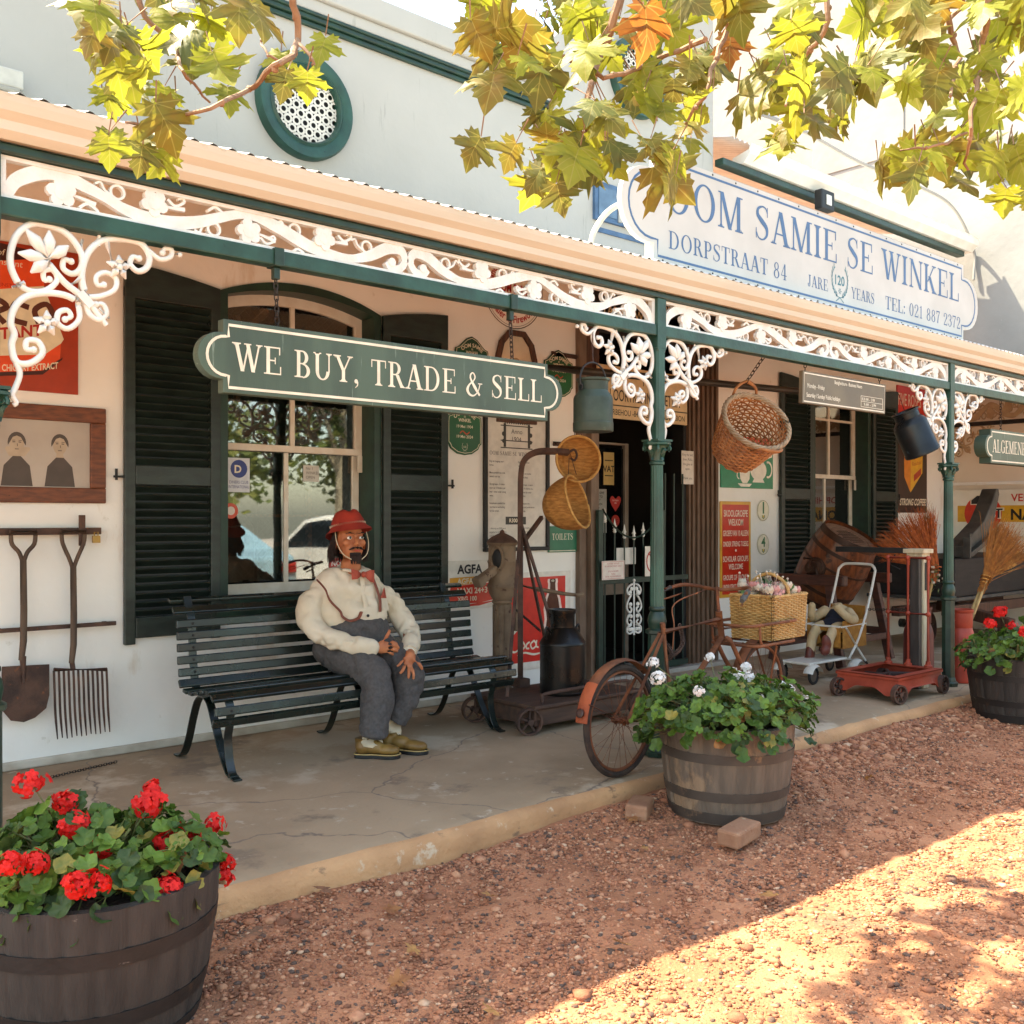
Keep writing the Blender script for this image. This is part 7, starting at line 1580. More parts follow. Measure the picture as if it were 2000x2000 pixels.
# ---- pushchair and doll
WH = mat("chipped_white_enamel", (.72, .70, .64), (.62, .59, .52), rough=.4, scale=8, bump=.1, spot=[("6b4a36", 22, .66)])
CANV = mat("mustard_canvas", "a8742f", "8f5f24", rough=.85, scale=20, bump=.3, spot=("6d4a22", 9, .68))
T = thing("pushchair", "old pushchair with mustard canvas seat and white footboard beside the red scale", "pushchair", (7.62, 1.14, 0))
for x, y, r in ((-.42, -.10, .073), (-.42, .19, .073), (.34, -.12, .065), (.34, .21, .065)):
    mb = MB(); mb.tube([(x + (r - .011) * math.cos(t), y, r + (r - .011) * math.sin(t)) for t in [2 * PI * i / 30 for i in range(30)]], .012, 8, closed=True); wl = part("wheel", mb, mat("black_rubber", "221f1d", "161413", rough=.8), T, smooth=True)
    mb = MB(); mb.lathe([(.012, -.012), (.04, -.005), (.05, -.002), (.05, .002), (.04, .005), (.012, .012)], (x, y, r), 20, axis=(0, 1, 0)); part("rim", mb, mat("dull_chrome", "8b8780", "6f6a62", rough=.35, metal=.8), wl, smooth=True)
mb = MB(); mb.bb(-.46, .12, -.09, .18, .155, .175); mb.bar((.10, .05, .165), (.34, .05, .12), .2, .014); part("footboard", mb, WH, T, bevel=.006)
for x, y in ((-.42, -.10), (-.42, .19), (.20, -.13)):
    mb = MB(); n = 12; r = .095 if x < 0 else .085; vs = []
    for i in range(n + 1):
        t = math.radians(15 + 150 * i / n)
        for k in range(5): u = -1 + k * .5; vs.append((x + (r - .012 * u * u) * math.cos(t), y + u * .045, .075 + (r - .02 * u * u) * math.sin(t)))
    mb.add(vs, [(i * 5 + k, i * 5 + k + 1, i * 5 + 6 + k, i * 5 + 5 + k) for i in range(n) for k in range(4)]); part("mudguard", mb, WH, T, smooth=True)
mb = MB(); mb.bb(-.02, .36, -.13, -.124, .26, .49); mb.bb(-.02, .36, .206, .212, .26, .49); mb.bb(.345, .352, -.124, .206, .26, .60); mb.bb(.0, .345, -.124, .206, .255, .262); st = part("canvas_seat", mb, CANV, T, bevel=.002)
mb = MB(); mb.bb(-.03, -.024, -.125, .207, .40, .44)
mb.add([(-.035, .20, .44), (-.035, .10, .44), (-.04, .06, .30), (-.04, .12, .27), (-.035, .20, .29)], [(0, 1, 2, 3, 4)]); mb.add([(-.037, -.12, .44), (-.037, -.02, .44), (-.042, .0, .32), (-.042, -.05, .27), (-.037, -.12, .27)], [(0, 1, 2, 3, 4)]); part("front_flap", mb, CANV, st)
mb = MB(); mb.tube([(-.03, -.13, .442), (.36, -.13, .448), (.36, .21, .448), (-.03, .21, .442), (-.035, .1, .441), (-.035, -.1, .441)], .009, 6, closed=True); part("white_piping", mb, WH, st)
mb = MB()
for y in (-.135, .217):
    mb.tube(spline([(.07, y, .17), (.22, y, .33), (.36, y, .56), (.47, y, .82), (.50, y, .90)], 4), .011, 8); mb.tube([(.02, y - .003, .43), (.20, y - .003, .25), (.33, y - .003, .13)], .009, 8)
mb.tube(spline([(.50, -.135, .90), (.515, -.10, .94), (.52, -.04, .95), (.52, .12, .95), (.515, .18, .94), (.50, .217, .90)], 4), .012, 8); part("handle_frame", mb, WH, T, smooth=True)
mb = chain_links(MB(), (.36, -.15, .57), (.30, -.55, .60), .03, .003); part("chain", mb, CHAINM, T)
D_ = thing("doll", "headless cloth doll in a navy vest and brown shoes slumped in the pushchair", "doll", (7.62, 1.14, 0))
DSK = mat("cream_doll_cloth", "c2ab88", "b09871", rough=.8, scale=9, bump=.2)
mb = MB(); mb.ball((.22, .04, .48), (.10, .12, .13), 16, 12); mb.tube([(.20, .04, .56), (.19, .05, .62)], [.055, .05], 14)
for pts in ([(.16, -.08, .55), (.12, -.15, .50), (.04, -.14, .52), (-.02, -.08, .60)], [(.16, .15, .55), (.08, .21, .49), (.02, .19, .52), (-.01, .17, .60)]):
    q = spline(pts, 4)
    for i, p in enumerate(q): mb.ball(p, .045 - .012 * i / len(q), 10, 8)
for y in (-.04, .12): mb.tube(spline([(.16, y, .42), (.02, y, .42), (-.08, y, .34), (-.11, y, .22)], 3), [.05] * 5 + [.042] * 5, 10)
blob("body", mb, DSK, D_, voxel=.009, smooth=4)
mb = MB(); mb.ball((.22, .04, .475), (.112, .132, .125), 18, 12); mb.ball((.12, .04, .44), (.09, .12, .06), 14, 10); blob("navy_vest", mb, mat("navy_cloth", "1f2336", "161a28", rough=.85, bump=.3, scale=12, spot=("5d5a72", 9, .69)), D_, voxel=.01, smooth=4)
for y, z, a in ((-.04, .30, -.8), (.12, .20, .2)):
    mb = MB(); mb.ball((-.12, y, z), (.045, .04, .085), 14, 10, (0, a * .5, 0)); mb.ball((-.145, y, z - .05), (.05, .042, .045), 12, 8); blob("shoe", mb, mat("red_brown_leather", "6d3226", "54261d", rough=.5, scale=9), D_, voxel=.008, smooth=3)
# ---- red platform scale
REDP = mat("chalky_red_paint", "a8432c", "913621", rough=.6, scale=7, bump=.15, bscale=40, spot=[("c2694c", 12, .66), ("5a2a1c", 22, .70)])
T = thing("red_scale", "red painted cast iron platform scale with pipe hoop and tall column at the porch edge", "platform scale", (6.95, .19, 0))
mb = MB(); w0, d0 = .67, .48
for (a, b) in (((0, 0), (w0, 0)), ((w0, 0), (w0, d0)), ((w0, d0), (0, d0)), ((0, d0), (0, 0))):
    a = Vector((*a, 0)); b = Vector((*b, 0)); d = (b - a).normalized(); L = (b - a).length; nrm = Vector((d.y, -d.x, 0)); n = 24; vs = []
    for i in range(n + 1):
        t = i / n; e = min(t, 1 - t) * L; zb = .045 if e < .10 else .045 + .05 * min(1, (e - .10) / .07)
        fl = .012 * (2 * t - 1)
        for z, o in ((zb, .03), (.10 if zb < .1 else zb + .005, .018), (.145, .004), (.158, .004), (.162, .014), (.185, .014)): vs.append(a + d * (t * L + (2 * t - 1) * o) + nrm * o + Vector((0, 0, z)))
    mb.add(vs, [(i * 6 + k, (i + 1) * 6 + k, (i + 1) * 6 + k + 1, i * 6 + k + 1) for i in range(n) for k in range(5)])
e = .014; r = .055
for (x0, x1, y0, y1) in ((-e, w0 + e, -e, r), (-e, w0 + e, d0 - r, d0 + e), (-e, r, r, d0 - r), (w0 - r, w0 + e, r, d0 - r)): mb.bb(x0, x1, y0, y1, .180, .1855)
base = part("base", mb, REDP, T, smooth=True, angle=30)
mb = MB(); mb.bb(.02, w0 - .02, .02, d0 - .02, .09, .10); mb.tube([(.1, .1, .14), (.33, .24, .155), (.56, .12, .14)], .016, 8); mb.tube([(.12, .38, .14), (.33, .24, .155), (.55, .38, .14)], .016, 8); mb.bar((.33, .04, .14), (.33, .44, .14), .03, .02); part("levers", mb, mat("dark_rust", "4a2a20", "321c16", rough=.8, bump=.3), base, smooth=False)
for x, y in ((-.05, .47), (-.035, -.01), (w0 - .02, -.01), (w0 - .03, .49)): part("wheel", wheel_mb((x, y - .02, .07), .07, (0, 1, 0) if x > .3 else (.25, 1, 0), .04, 6, .018), IRON, T, smooth=True, angle=30)
mb = MB(); hx = .645
mb.tube([(hx, .085, .185), (hx, .085, 1.04)], .0135, 10); mb.tube([(hx, .415, .185), (hx, .415, 1.04)], .0135, 10); mb.tube([(hx, .25, .185), (hx, .25, 1.04)], .0125, 10); mb.tube([(hx, .085, 1.04), (hx, .415, 1.04)], .0135, 10); mb.tube([(hx, .085, .60), (hx, .415, .60)], .0115, 10)
for y in (.085, .25, .415):
    for z in (.60, 1.04): mb.ball((hx, y, z), .02, 12, 8)
    mb.lathe([(.032, .185), (.032, .20), (.02, .21), (.018, .235)], (hx, y, 0), 14)
part("pipe_hoop", mb, REDP, T, smooth=True, angle=40)
mb = MB(); mb.bb(.685, .735, .18, .255, .0, 1.045); cpost = part("column", mb, mat("dark_grey_post", "3d3733", "2c2825", rough=.6, scale=5, stretch=(5, 5, 1), bump=.15), T, bevel=.004)
mb = MB(); mb.bb(.736, .83, .165, .26, .0, 1.03); part("cream_board", mb, mat("weathered_cream_board", (.56, .48, .33), (.46, .38, .25), rough=.7, scale=5, stretch=(6, 6, 1), bump=.25), cpost, bevel=.004)
mb = MB(); mb.bb(.75, .785, .158, .1645, .78, 1.0); part("dark_slot", mb, DARK, cpost)
mb = MB(); mb.bb(.66, .83, .13, .30, 1.075, 1.11); mb.bb(.68, .81, .15, .28, 1.048, 1.0745); part("cap", mb, mat("weathered_cream_board"," 8f8060".strip()), cpost, bevel=.004)
mb = MB(); mb.bb(.70, .76, .305, .92, 1.07, 1.115); mb.tube([(.73, .4, 1.06), (.73, .45, .98), (.73, .36, .94)], .006, 6); part("beam_arm", mb, DARK, T, bevel=.003)
# ---- red milk cans and brooms
RCAN = mat("red_painted_can", "b5412c", "9a3624", rough=.5, scale=6, bump=.12, spot=[("8a4a3c", 5, .62), ("d06a50", 12, .68)])
DRC = mat("dark_red_can", "6d2a22", "54201a", rough=.5, scale=6, bump=.1)
def open_can(label, x, y, r, h, m):
    T = thing("milk_can", label, "milk can", (x, y, 0), 0, "red milk cans at the right end of the porch")
    mb = MB(); mb.lathe([(r * .97, 0), (r, .01), (r * .98, .03), (r * .95, .60 * h), (r * .90, .66 * h), (r * .80, .72 * h), (r * .76, .75 * h)], n=36); part("body", mb, m, T, smooth=True, angle=35)
    mb = MB(); mb.lathe([(r * .76, .745 * h), (r * .80, .76 * h), (r * .80, .95 * h), (r * .86, .965 * h), (r * .87, h), (r * .81, h), (r * .78, .95 * h), (r * .74, .70 * h)], n=36, caps=False); mb.lathe([(0, .8 * h), (r * .77, .8 * h)], n=24, caps=False); part("neck", mb, m, T, smooth=True, angle=35)
    for s in (-1, 1):
        mb = MB(); mb.tube(spline([(s * r * .8, 0, .86 * h), (s * r * 1.12, 0, .84 * h), (s * r * 1.1, 0, .74 * h), (s * r * .9, 0, .68 * h)], 5), .007, 8); part("handle", mb, m, T, smooth=True)
open_can("bright red open milk can holding a straw broom at the right edge", 8.27, .33, .118, .60, RCAN)
open_can("dark red milk can hidden behind the far column holding a broom", 8.45, .78, .13, .58, DRC)
BRM = mat("orange_broom_straw", "b5702c", "8f5420", rough=.8, scale=30, spot=("d2984a", 8, .60), trans=.15)
BRM2 = mat("red_broom_straw", "c4662e", "96481f", rough=.8, scale=30, spot=("7d5c2c", 6, .60), trans=.15)
def broom(label, base, tie, dirs, L, m, seed, n=520, fan=None):
    q = random.Random(seed); T = thing("straw_broom", label, "broom", base, 0, "straw brooms standing in milk cans"); B0 = Vector(base); tie = Vector(tie) - B0
    mb = MB(); d = tie.normalized(); a, b = frame(d)
    for s in (-1, 1): mb.tube([a * (s * .012), tie * .5 + a * (s * .014), tie * 1.05 + a * (s * .013)], .012, 8)
    part("handle", mb, mat("pale_stick", "b59763", "9a7c4c", rough=.7, scale=6, stretch=(6, 6, 1)), T, smooth=True)
    mb = MB()
    for j in range(3): mb.tube([tie + d * (.0 + j * .03) + (a * math.cos(t) + b * math.sin(t)) * (.034 + .004 * j) for t in [2 * PI * i / 18 for i in range(18)]], .005, 6, closed=True)
    part("binding", mb, m, T, smooth=True)
    mb = MB(); lo, hi = [Vector(x) for x in dirs]
    for i in range(n):
        t = q.random(); dv = lo.lerp(hi, t).normalized() + Vector((q.gauss(0, .05), q.gauss(0, .07), q.gauss(0, .05))); l = L * q.uniform(.82, 1.05)
        s0 = tie - d * q.uniform(.0, .09) + a * q.gauss(0, .012) + b * q.gauss(0, .012); s1 = tie + d * .07 + (dv - d) * .04 + a * q.gauss(0, .012) + b * q.gauss(0, .012); s2 = tie + dv * l * .6; s3 = tie + dv * l + Vector((q.gauss(0, .012), q.gauss(0, .012), q.gauss(0, .012) - .01))
        mb.tube([s0, s1, s2, s3], [.0022, .0026, .0024, .001], 3, cap=False)
        if i % 2: 
            for _ in range(2): c = s2.lerp(s3, q.uniform(.3, 1)); e = c + dv * .05 + Vector((q.gauss(0, .02), q.gauss(0, .02), q.gauss(0, .02))); mb.tube([c, e], [.0014, .0006], 3, cap=False)
    part("bristles", mb, m, T)
broom("golden straw broom leaning right out of the bright red can", (8.27, .33, .30), (8.60, .28, .80), ((.32, .0, .80), (.98, -.22, .42)), .60, BRM, 3, 850)
broom("reddish straw broom fanned out behind the scale column", (8.45, .78, .30), (8.50, .66, .88), ((-.90, .72, .42), (.10, .05, 1.0)), .54, BRM2, 4, 850)
# flower sprig by the broom
mb = MB(); q = random.Random(2); T = thing("flower_sprig", "small sprig of green leaves and pale flowers hung behind the scale column", "flowers", (8.05, .42, .88))
for i in range(26):
    p = Vector((q.gauss(0, .03), q.gauss(0, .03), q.uniform(-.12, .1))); d = Vector((q.gauss(0, 1), q.gauss(0, 1), q.gauss(0, .8))).normalized(); a, b = frame(d); s = .024; mb.add([p, p + d * s + a * s * .5, p + d * s * 2.2, p + d * s - a * s * .5], [(0, 1, 2, 3)])
part("leaves", mb, mat("fabric_leaf", "5d7c45"), T)
mb = MB()
for i in range(6): rose(mb, (q.gauss(0, .03), q.gauss(0, .03), q.uniform(-.06, .08)), .018, i)
part("flowers", mb, mat("cream_petal", "ded0bd"), T)
# ---- dark farm machine along the end wall
BLKW = mat("black_tarred_wood", "241f1c", "171412", rough=.7, scale=4, stretch=(1, 5, 5), bump=.2)
GRY = mat("grey_cast_steel", "55544f", "403f3c", rough=.55, metal=.3, scale=7, bump=.2, spot=("6d4a36", 14, .68))
T = thing("farm_machine", "dark old farm machine with a grey iron chute below the bank sign", "farm machine", (9.9, 1.15, 0))
mb = MB(); mb.bb(.05, 2.35, .0, .9, .56, .945); part("box_body", mb, BLKW, T, bevel=.01)
mb = MB(); mb.bb(0, 2.4, -.03, .93, .52, .556); part("sill_board", mb, GRY, T, bevel=.006)
for y, z in ((-.02, .44), (.5, .40)): part("timber", MB().bar((-.2, y, z), (2.3, y, z - .02), .09, .10), WOOD_D, T, bevel=.008)
part("timber", MB().bar((.3, -.45, .30), (.55, .4, .44), .10, .12), WOOD_D, T, bevel=.012)
for x in (.35, 2.1): part("wheel", wheel_mb((x, .45, .19), .19, (0, 1, 0), .06, 8, .04), IRON, T, smooth=True, angle=30)
mb = MB(); o = [(-.15, 0), (-.16, .12), (-.10, .18), (.30, .37), (.48, .56), (.60, .72), (.66, .72), (.68, .66), (.58, .45), (.50, .22), (.40, .15), (.05, .02)]
mb.plate([(x + .42, z + .95) for x, z in o], .16, .0); part("chute", mb, GRY, T, bevel=.012)
mb = MB(); mb.bar((.30, -.03, .98), (.92, -.03, 1.2), .05, .05); mb.bb(.26, .285, -.06, .02, .95, 1.16); mb.bb(.93, .95, -.06, .02, .95, 1.22); mb.tube([(.33, -.03, 1.12), (.33, -.03, 1.20)], .012, 8); part("brace", mb, GRY, T, bevel=.004)
# tap stub on the wall
T = thing("wall_tap", "white capped pipe stub low on the wall behind the red scale", "pipe", (11.15, W, .13))
mb = MB(); mb.lathe([(.05, 0), (.05, .05), (.03, .055), (.03, .09)], n=16, axis=(0, -1, 0)); part("flange", mb, DARK, T, smooth=True, angle=40)
mb = MB(); mb.ball((0, -.11, 0), .034, 14, 10); part("white_cap", mb, paint("e0d6c4"), T, smooth=True)
# dark goods in the shop windows
for k, (x, z, w_, h, c) in enumerate(((2.95, .9, .36, .5, "4a2c1c"), (3.45, .88, .3, .62, "2f2a26"), (9.5, 1.0, .3, .5, "7a3a26"), (9.85, 1.0, .25, .8, "8a6a3a"), (10.15, 1.9, .2, .35, "b03a2a"), (9.6, 1.75, .25, .3, "c9c0ae"))):
    T = thing("shop_goods", ["brown rounded chest behind the left window pane", "dark stacked crate behind the right window pane", "reddish box low in the far window", "tall ochre tin in the far window", "round red tin hanging high in the far window", "pale cloth bundle in the upper far window"][k], "goods", (x, W + .45, z))
    mb = MB()
    if k in (0, 4): mb.lathe([(w_ / 2, 0), (w_ / 2 * 1.05, h * .3), (w_ / 2, h * .8), (w_ * .3, h), (0, h * 1.02)], n=24)
    else: mb.bb(-w_ / 2, w_ / 2, 0, .25, 0, h)
    part("body", mb, mat("goods_" + c, c, rough=.6, bump=.1), T, smooth=(k in (0, 4)), bevel=.0 if k in (0, 4) else .015)
    mb = MB(); mb.bb(-w_ / 2 - .01, w_ / 2 + .01, -.012, .26, h * .45, h * .5) if k not in (0, 4) else mb.lathe([(w_ / 2 * 1.06, h * .35), (w_ / 2 * 1.08, h * .38), (w_ / 2 * 1.06, h * .41)], n=24, caps=False); part("band", mb, WOOD_D, T)
for x0, x1 in WIN:
    T = thing("window_shelf", "wooden display shelf inside the %s shop window" % ("large near" if x0 < 5 else "far"), "shelf", (x0, W + .4, 0))
    for z in (.86, 1.38, 1.92, 2.40): mb = MB(); mb.bb(.04, x1 - x0 - .04, 0, .35, z - .02, z); part("board", mb, mat("shelf_wood", "7a4a2a", "5c3620", rough=.6, scale=4, stretch=(1, 6, 6)), T)
    for x in (.30, .84): mb = MB(); mb.bb(x, x + .035, -.012, .02, .5, 2.7); part("upright", mb, mat("shelf_wood", "7a4a2a"), T)
# ================================================================== HALF-BARREL PLANTERS AND GERANIUMS
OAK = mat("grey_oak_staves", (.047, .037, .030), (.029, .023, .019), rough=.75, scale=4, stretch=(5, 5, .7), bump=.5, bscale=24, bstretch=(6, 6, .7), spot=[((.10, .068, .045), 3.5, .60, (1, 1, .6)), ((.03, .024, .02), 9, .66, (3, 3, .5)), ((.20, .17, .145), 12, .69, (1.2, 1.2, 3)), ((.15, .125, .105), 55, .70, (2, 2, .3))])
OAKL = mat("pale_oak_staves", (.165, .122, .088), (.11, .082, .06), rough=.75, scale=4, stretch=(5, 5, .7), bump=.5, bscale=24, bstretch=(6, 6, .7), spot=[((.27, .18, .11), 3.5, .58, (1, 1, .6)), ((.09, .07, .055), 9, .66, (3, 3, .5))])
BHOOP = mat("dark_steel_hoop", (.030, .026, .024), (.021, .018, .016), rough=.55, metal=.3, scale=6, bump=.2, spot=[((.33, .28, .24), 9, .665, (1, 1, 2.5)), ((.07, .04, .025), 5, .60)])
SOIL = mat("dark_potting_soil", (.05, .032, .022), (.03, .02, .014), rough=.95, scale=20, bump=.8)
def planter(label, x, y, zb, zt, rt, rb, wood, BHOOP=BHOOP):
    T = thing("barrel_planter", label, "planter", (x, y, zb), rnd.uniform(0, 6), "half barrel planters along the porch edge"); h = zt - zb
    def rad(t): return rb + (rt - rb) * (1 - (1 - t) ** 1.7)
    mb = MB(); N = 26; Q = N * 5; rows = 12; tint = []
    for i in range(rows):
        t = i / (rows - 1)
        for k in range(Q):
            a = 2 * PI * k / Q; g = .0045 if k % 5 == 0 else 0; r = rad(t) - g + .0015 * math.sin(k // 5 * 2.3); mb.v.append((r * math.cos(a), r * math.sin(a), h * t + (.003 * math.sin(k // 5 * 5.1) if i == rows - 1 else 0)))
    for i in range(rows - 1):
        for k in range(Q): mb.f.append([i * Q + k, i * Q + (k + 1) % Q, (i + 1) * Q + (k + 1) % Q, (i + 1) * Q + k]); mb.m.append(0)
    st = part("staves", mb, wood, T, smooth=True, angle=24)
    mb = MB(); mb.lathe([(rt - .001, h - .003), (rt - .026, h + .001), (rt - .028, h - .05), (rt - .035, h - .10)], n=60, caps=False); part("inner_rim", mb, wood, st)
    for t, w_ in ((.70, .045), (.30, .045), (.07, .05)):
        mb = MB(); mb.lathe([(rad(t - w_ / h / 2) - .004, h * t - w_ / 2), (rad(t - w_ / h / 2) + .0035, h * t - w_ / 2), (rad(t + w_ / h / 2) + .0035, h * t + w_ / 2), (rad(t + w_ / h / 2) - .004, h * t + w_ / 2)], n=72, caps=False); hp_ = part("hoop", mb, BHOOP, T, smooth=True, angle=30)
        mb = MB()
        for k in range(2): a = 4.0 + k * .08 + t; mb.ball(((rad(t) + .004) * math.cos(a), (rad(t) + .004) * math.sin(a), h * t), .006, 8, 6)
        part("rivets", mb, BHOOP, hp_, smooth=True)
    mb = MB(); n = 30; mb.lathe([(0, h - .05), (rt * .4, h - .045), (rt * .75, h - .06), (rt - .03, h - .08)], n=30, caps=False); part("soil", mb, SOIL, T, smooth=True)
    return T
GL = [mat("geranium_green_%d" % i, a, b, rough=.5, scale=30, bump=.25, bscale=80, trans=.22, spec=.35) for i, (a, b) in enumerate([((.075, .14, .022), (.05, .105, .018)), ((.13, .225, .032), (.09, .165, .025)), ((.045, .085, .022), (.03, .06, .016)), ((.30, .24, .05), (.14, .16, .035)), ((.36, .17, .06), (.25, .10, .035))])]
STEM = mat("geranium_stem", (.14, .19, .05), (.17, .13, .06), rough=.6, scale=20)
PET = {"red": mat("scarlet_petal", (.78, .022, .018), (.60, .012, .012), rough=.55, scale=30, trans=.25, spec=.3), "white": mat("white_petal", (.85, .83, .80), (.78, .74, .72), rough=.55, scale=30, trans=.25, spec=.3)}
def gleaf(mb, c, nrm, r, q, curl=.0):
    a, b = frame(nrm); th = q.uniform(0, 6.28); a, b = a * math.cos(th) + b * math.sin(th), b * math.cos(th) - a * math.sin(th)
    n = 20; vs = [c - nrm * r * .22]; mid = []
    for i in range(n):
        t = 2 * PI * i / n; rr = r * (1 + .09 * math.cos(t * 5 + .4) - (.62 if i == 0 else 0)); 
        mid.append(c + (a * math.cos(t) + b * math.sin(t)) * rr * .55 + nrm * (r * (-.06 + .05 * math.cos(t * 5))))
        vs.append(c + (a * math.cos(t) + b * math.sin(t)) * rr + nrm * (r * (.06 + .12 * math.cos(t * 5) + curl * math.cos(t * 2))))
    vs += mid
    fs = [(0, 1 + n + i, 1 + n + (i + 1) % n) for i in range(n)] + [(1 + n + i, 1 + i, 1 + (i + 1) % n, 1 + n + (i + 1) % n) for i in range(n)]
    mb.add(vs, fs)
def head_mb(r, q, full=1.0):
    """One umbel: many small five-petalled florets over a ball."""
    mb = MB(); n = int(25 * full)
    for i in range(n):
        ph = math.acos(1 - 1.55 * (i + .5) / n); th = i * 2.4; d = Vector((math.sin(ph) * math.cos(th), math.sin(ph) * math.sin(th), math.cos(ph))); c = d * r * q.uniform(.5, 1.02) + Vector((q.gauss(0, .1), q.gauss(0, .1), q.gauss(0, .1))) * r; d = (d + Vector((q.gauss(0, .25), q.gauss(0, .25), q.gauss(0, .25)))).normalized(); a, b = frame(d); fr = r * q.uniform(.34, .46); t0 = q.uniform(0, 6)
        for k in range(5):
            t = t0 + k * 2 * PI / 5; e = a * math.cos(t) + b * math.sin(t); f = b * math.cos(t) - a * math.sin(t)
            mb.add([c, c + e * fr * .55 + f * fr * .42 + d * fr * .18, c + e * fr * 1.05 + f * fr * .25 + d * fr * .1, c + e * fr * 1.05 - f * fr * .25 + d * fr * .05, c + e * fr * .55 - f * fr * .42 + d * fr * .2], [(0, 1, 2, 3, 4)])
    return mb
def geranium(label, x, y, z, flowers, kind, rx, ry, h, n, seed, sparse=0.0, hang=.10, fr=.05):
    q = random.Random(seed); T = thing("geranium_plant", label, "plant", (x, y, z), 0, "geraniums in the barrel planters")
    fol = MB(); st = MB(); made = 0; clusters = [(q.uniform(0, 6.28), q.uniform(.1, 1), q.uniform(.5, 1)) for _ in range(14)]
    while made < n:
        th = q.uniform(0, 2 * PI); u = math.sqrt(q.random()); 
        zmax = h * (1 - .55 * u ** 2) * (.72 + .28 * math.sin(th * 3 + seed) * math.cos(th * 2 + 1.3 * seed)); zmin = -hang if u > .82 else .02
        t = q.random() ** .6; zz = zmin + (zmax - zmin) * t
        if sparse and q.random() < sparse and u < .6: continue
        shell = .78 + .22 * q.random() if q.random() < .7 else q.random()
        p = Vector((rx * u * math.cos(th), ry * u * math.sin(th), zz)); out = Vector((math.cos(th) * u, math.sin(th) * u, .35 + .9 * t)).normalized()
        nrm = (out + Vector((q.gauss(0, .38), q.gauss(0, .38), q.gauss(0, .3)))).normalized()
        w = q.random(); low_ = t < .35 and u > .6
        fol.cm = (4 if w < .08 else 3 if w < .2 else 2 if w < .6 else 0) if low_ else (1 if w < .42 else 0 if w < .8 else 2 if w < .95 else 3)
        gleaf(fol, p, nrm, q.uniform(.016, .034) * (1.15 if low_ else 1), q, q.uniform(-.1, .25) if fol.cm < 4 else .6)
        root = Vector((p.x * .35 + q.gauss(0, .03), p.y * .35 + q.gauss(0, .03), -.04)); mid = root.lerp(p, .6) + Vector((q.gauss(0, .015), q.gauss(0, .015), .03))
        if made % 2 == 0: st.tube([root, mid, p - nrm * .008], [.003, .0022, .0016], 4, cap=False)
        made += 1
    part("foliage", fol, GL, T, smooth=True, angle=70)
    for i in range(12):
        b = Vector((q.gauss(0, rx * .3), q.gauss(0, ry * .3), -.04)); e = b + Vector((q.gauss(0, .07), q.gauss(0, .07), h * q.uniform(.4, .7))); st.tube([b, b.lerp(e, .5) + Vector((q.gauss(0, .02), q.gauss(0, .02), 0)), e], [.008, .006, .004], 6)
    for i, (fx, fy, fz) in enumerate(flowers):
        p = Vector((fx, fy, fz - z)); r = fr * q.uniform(.8, 1.2); mb = head_mb(r, q, q.uniform(.6, 1.15)); d = Vector((fx * .5, fy * .5 - .12, .5)).normalized()
        mb.xf(Matrix.Translation(p) @ d.to_track_quat('Z', 'Y').to_matrix().to_4x4()); part("flower_head", mb, PET[kind], T)
        root = Vector((fx * .45, fy * .45, max(0, p.z - .22))); st.tube([root, root.lerp(p, .55) + Vector((0, 0, .02)), p], [.003, .0026, .0022], 5, cap=False)
        for k in range(6): e = p + d * r * .1 + Vector((q.gauss(0, r * .5), q.gauss(0, r * .5), q.gauss(0, r * .3) - r * .3)); st.tube([p - d * r * .3, e], [.0015, .001], 3, cap=False)
    part("stems", st, STEM, T, smooth=True); return T
PL = [(1.04, -.375, .30, .352, .285), (4.13, -.375, .345, .335, .282), (7.64, -.37, .345, .335, .28)]
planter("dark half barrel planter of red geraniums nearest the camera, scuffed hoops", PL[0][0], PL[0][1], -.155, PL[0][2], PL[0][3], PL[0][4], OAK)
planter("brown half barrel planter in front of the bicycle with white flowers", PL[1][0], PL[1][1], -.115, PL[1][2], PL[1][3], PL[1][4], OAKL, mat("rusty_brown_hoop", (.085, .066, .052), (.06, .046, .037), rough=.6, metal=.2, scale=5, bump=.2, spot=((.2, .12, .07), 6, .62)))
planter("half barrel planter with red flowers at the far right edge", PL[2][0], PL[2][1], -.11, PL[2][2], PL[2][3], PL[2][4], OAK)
FL = [(-0.162, 0.07, 0.568), (-0.08, 0.02, 0.509), (-0.09, -0.08, 0.466), (0.161, -0.01, 0.511), (0.137, -0.05, 0.475), (0.179, -0.13, 0.401), (0.149, -0.15, 0.383), (0.254, -0.11, 0.367), (0.351, -0.05, 0.375), (0.386, -0.05, 0.246), (0.373, -0.07, 0.21), (0.10, -0.29, 0.299), (-0.169, -0.34, 0.389), (-0.111, -0.33, 0.374), (-0.304, -0.23, 0.441), (-0.234, -0.21, 0.424), (-0.04, -0.13, 0.404)]
FM = [(-0.42, 0.12, 0.65), (0.09, 0.17, 0.626), (0.267, 0.07, 0.566), (-0.50, 0.02, 0.596), (-0.45, -0.18, 0.556), (0.032, -0.03, 0.558), (0.437, -0.03, 0.462), (0.595, -0.08, 0.376), (0.60, 0.02, 0.42), (-0.049, -0.23, 0.477), (0.147, -0.03, 0.539)]
FR_ = [(-0.42, -.22, 0.56), (-0.46, -.30, 0.50), (-0.28, -.33, 0.40), (-0.114, 0.07, 0.663), (-0.152, -0.03, 0.572), (-0.20, -0.13, 0.53), (-0.15, -0.28, 0.46), (-0.40, 0.02, 0.60), (.1, -.1, .6), (.2, -.25, .5)]
geranium("leggy geranium with scarlet flower heads in the nearest barrel", 1.04, -.375, .30, FL, "red", .37, .34, .26, 560, 5, .35, .10, .037)
geranium("bushy dark green geranium with a few white flower heads", 4.13, -.375, .345, FM, "white", .54, .40, .30, 1150, 8, 0, .09, .03)
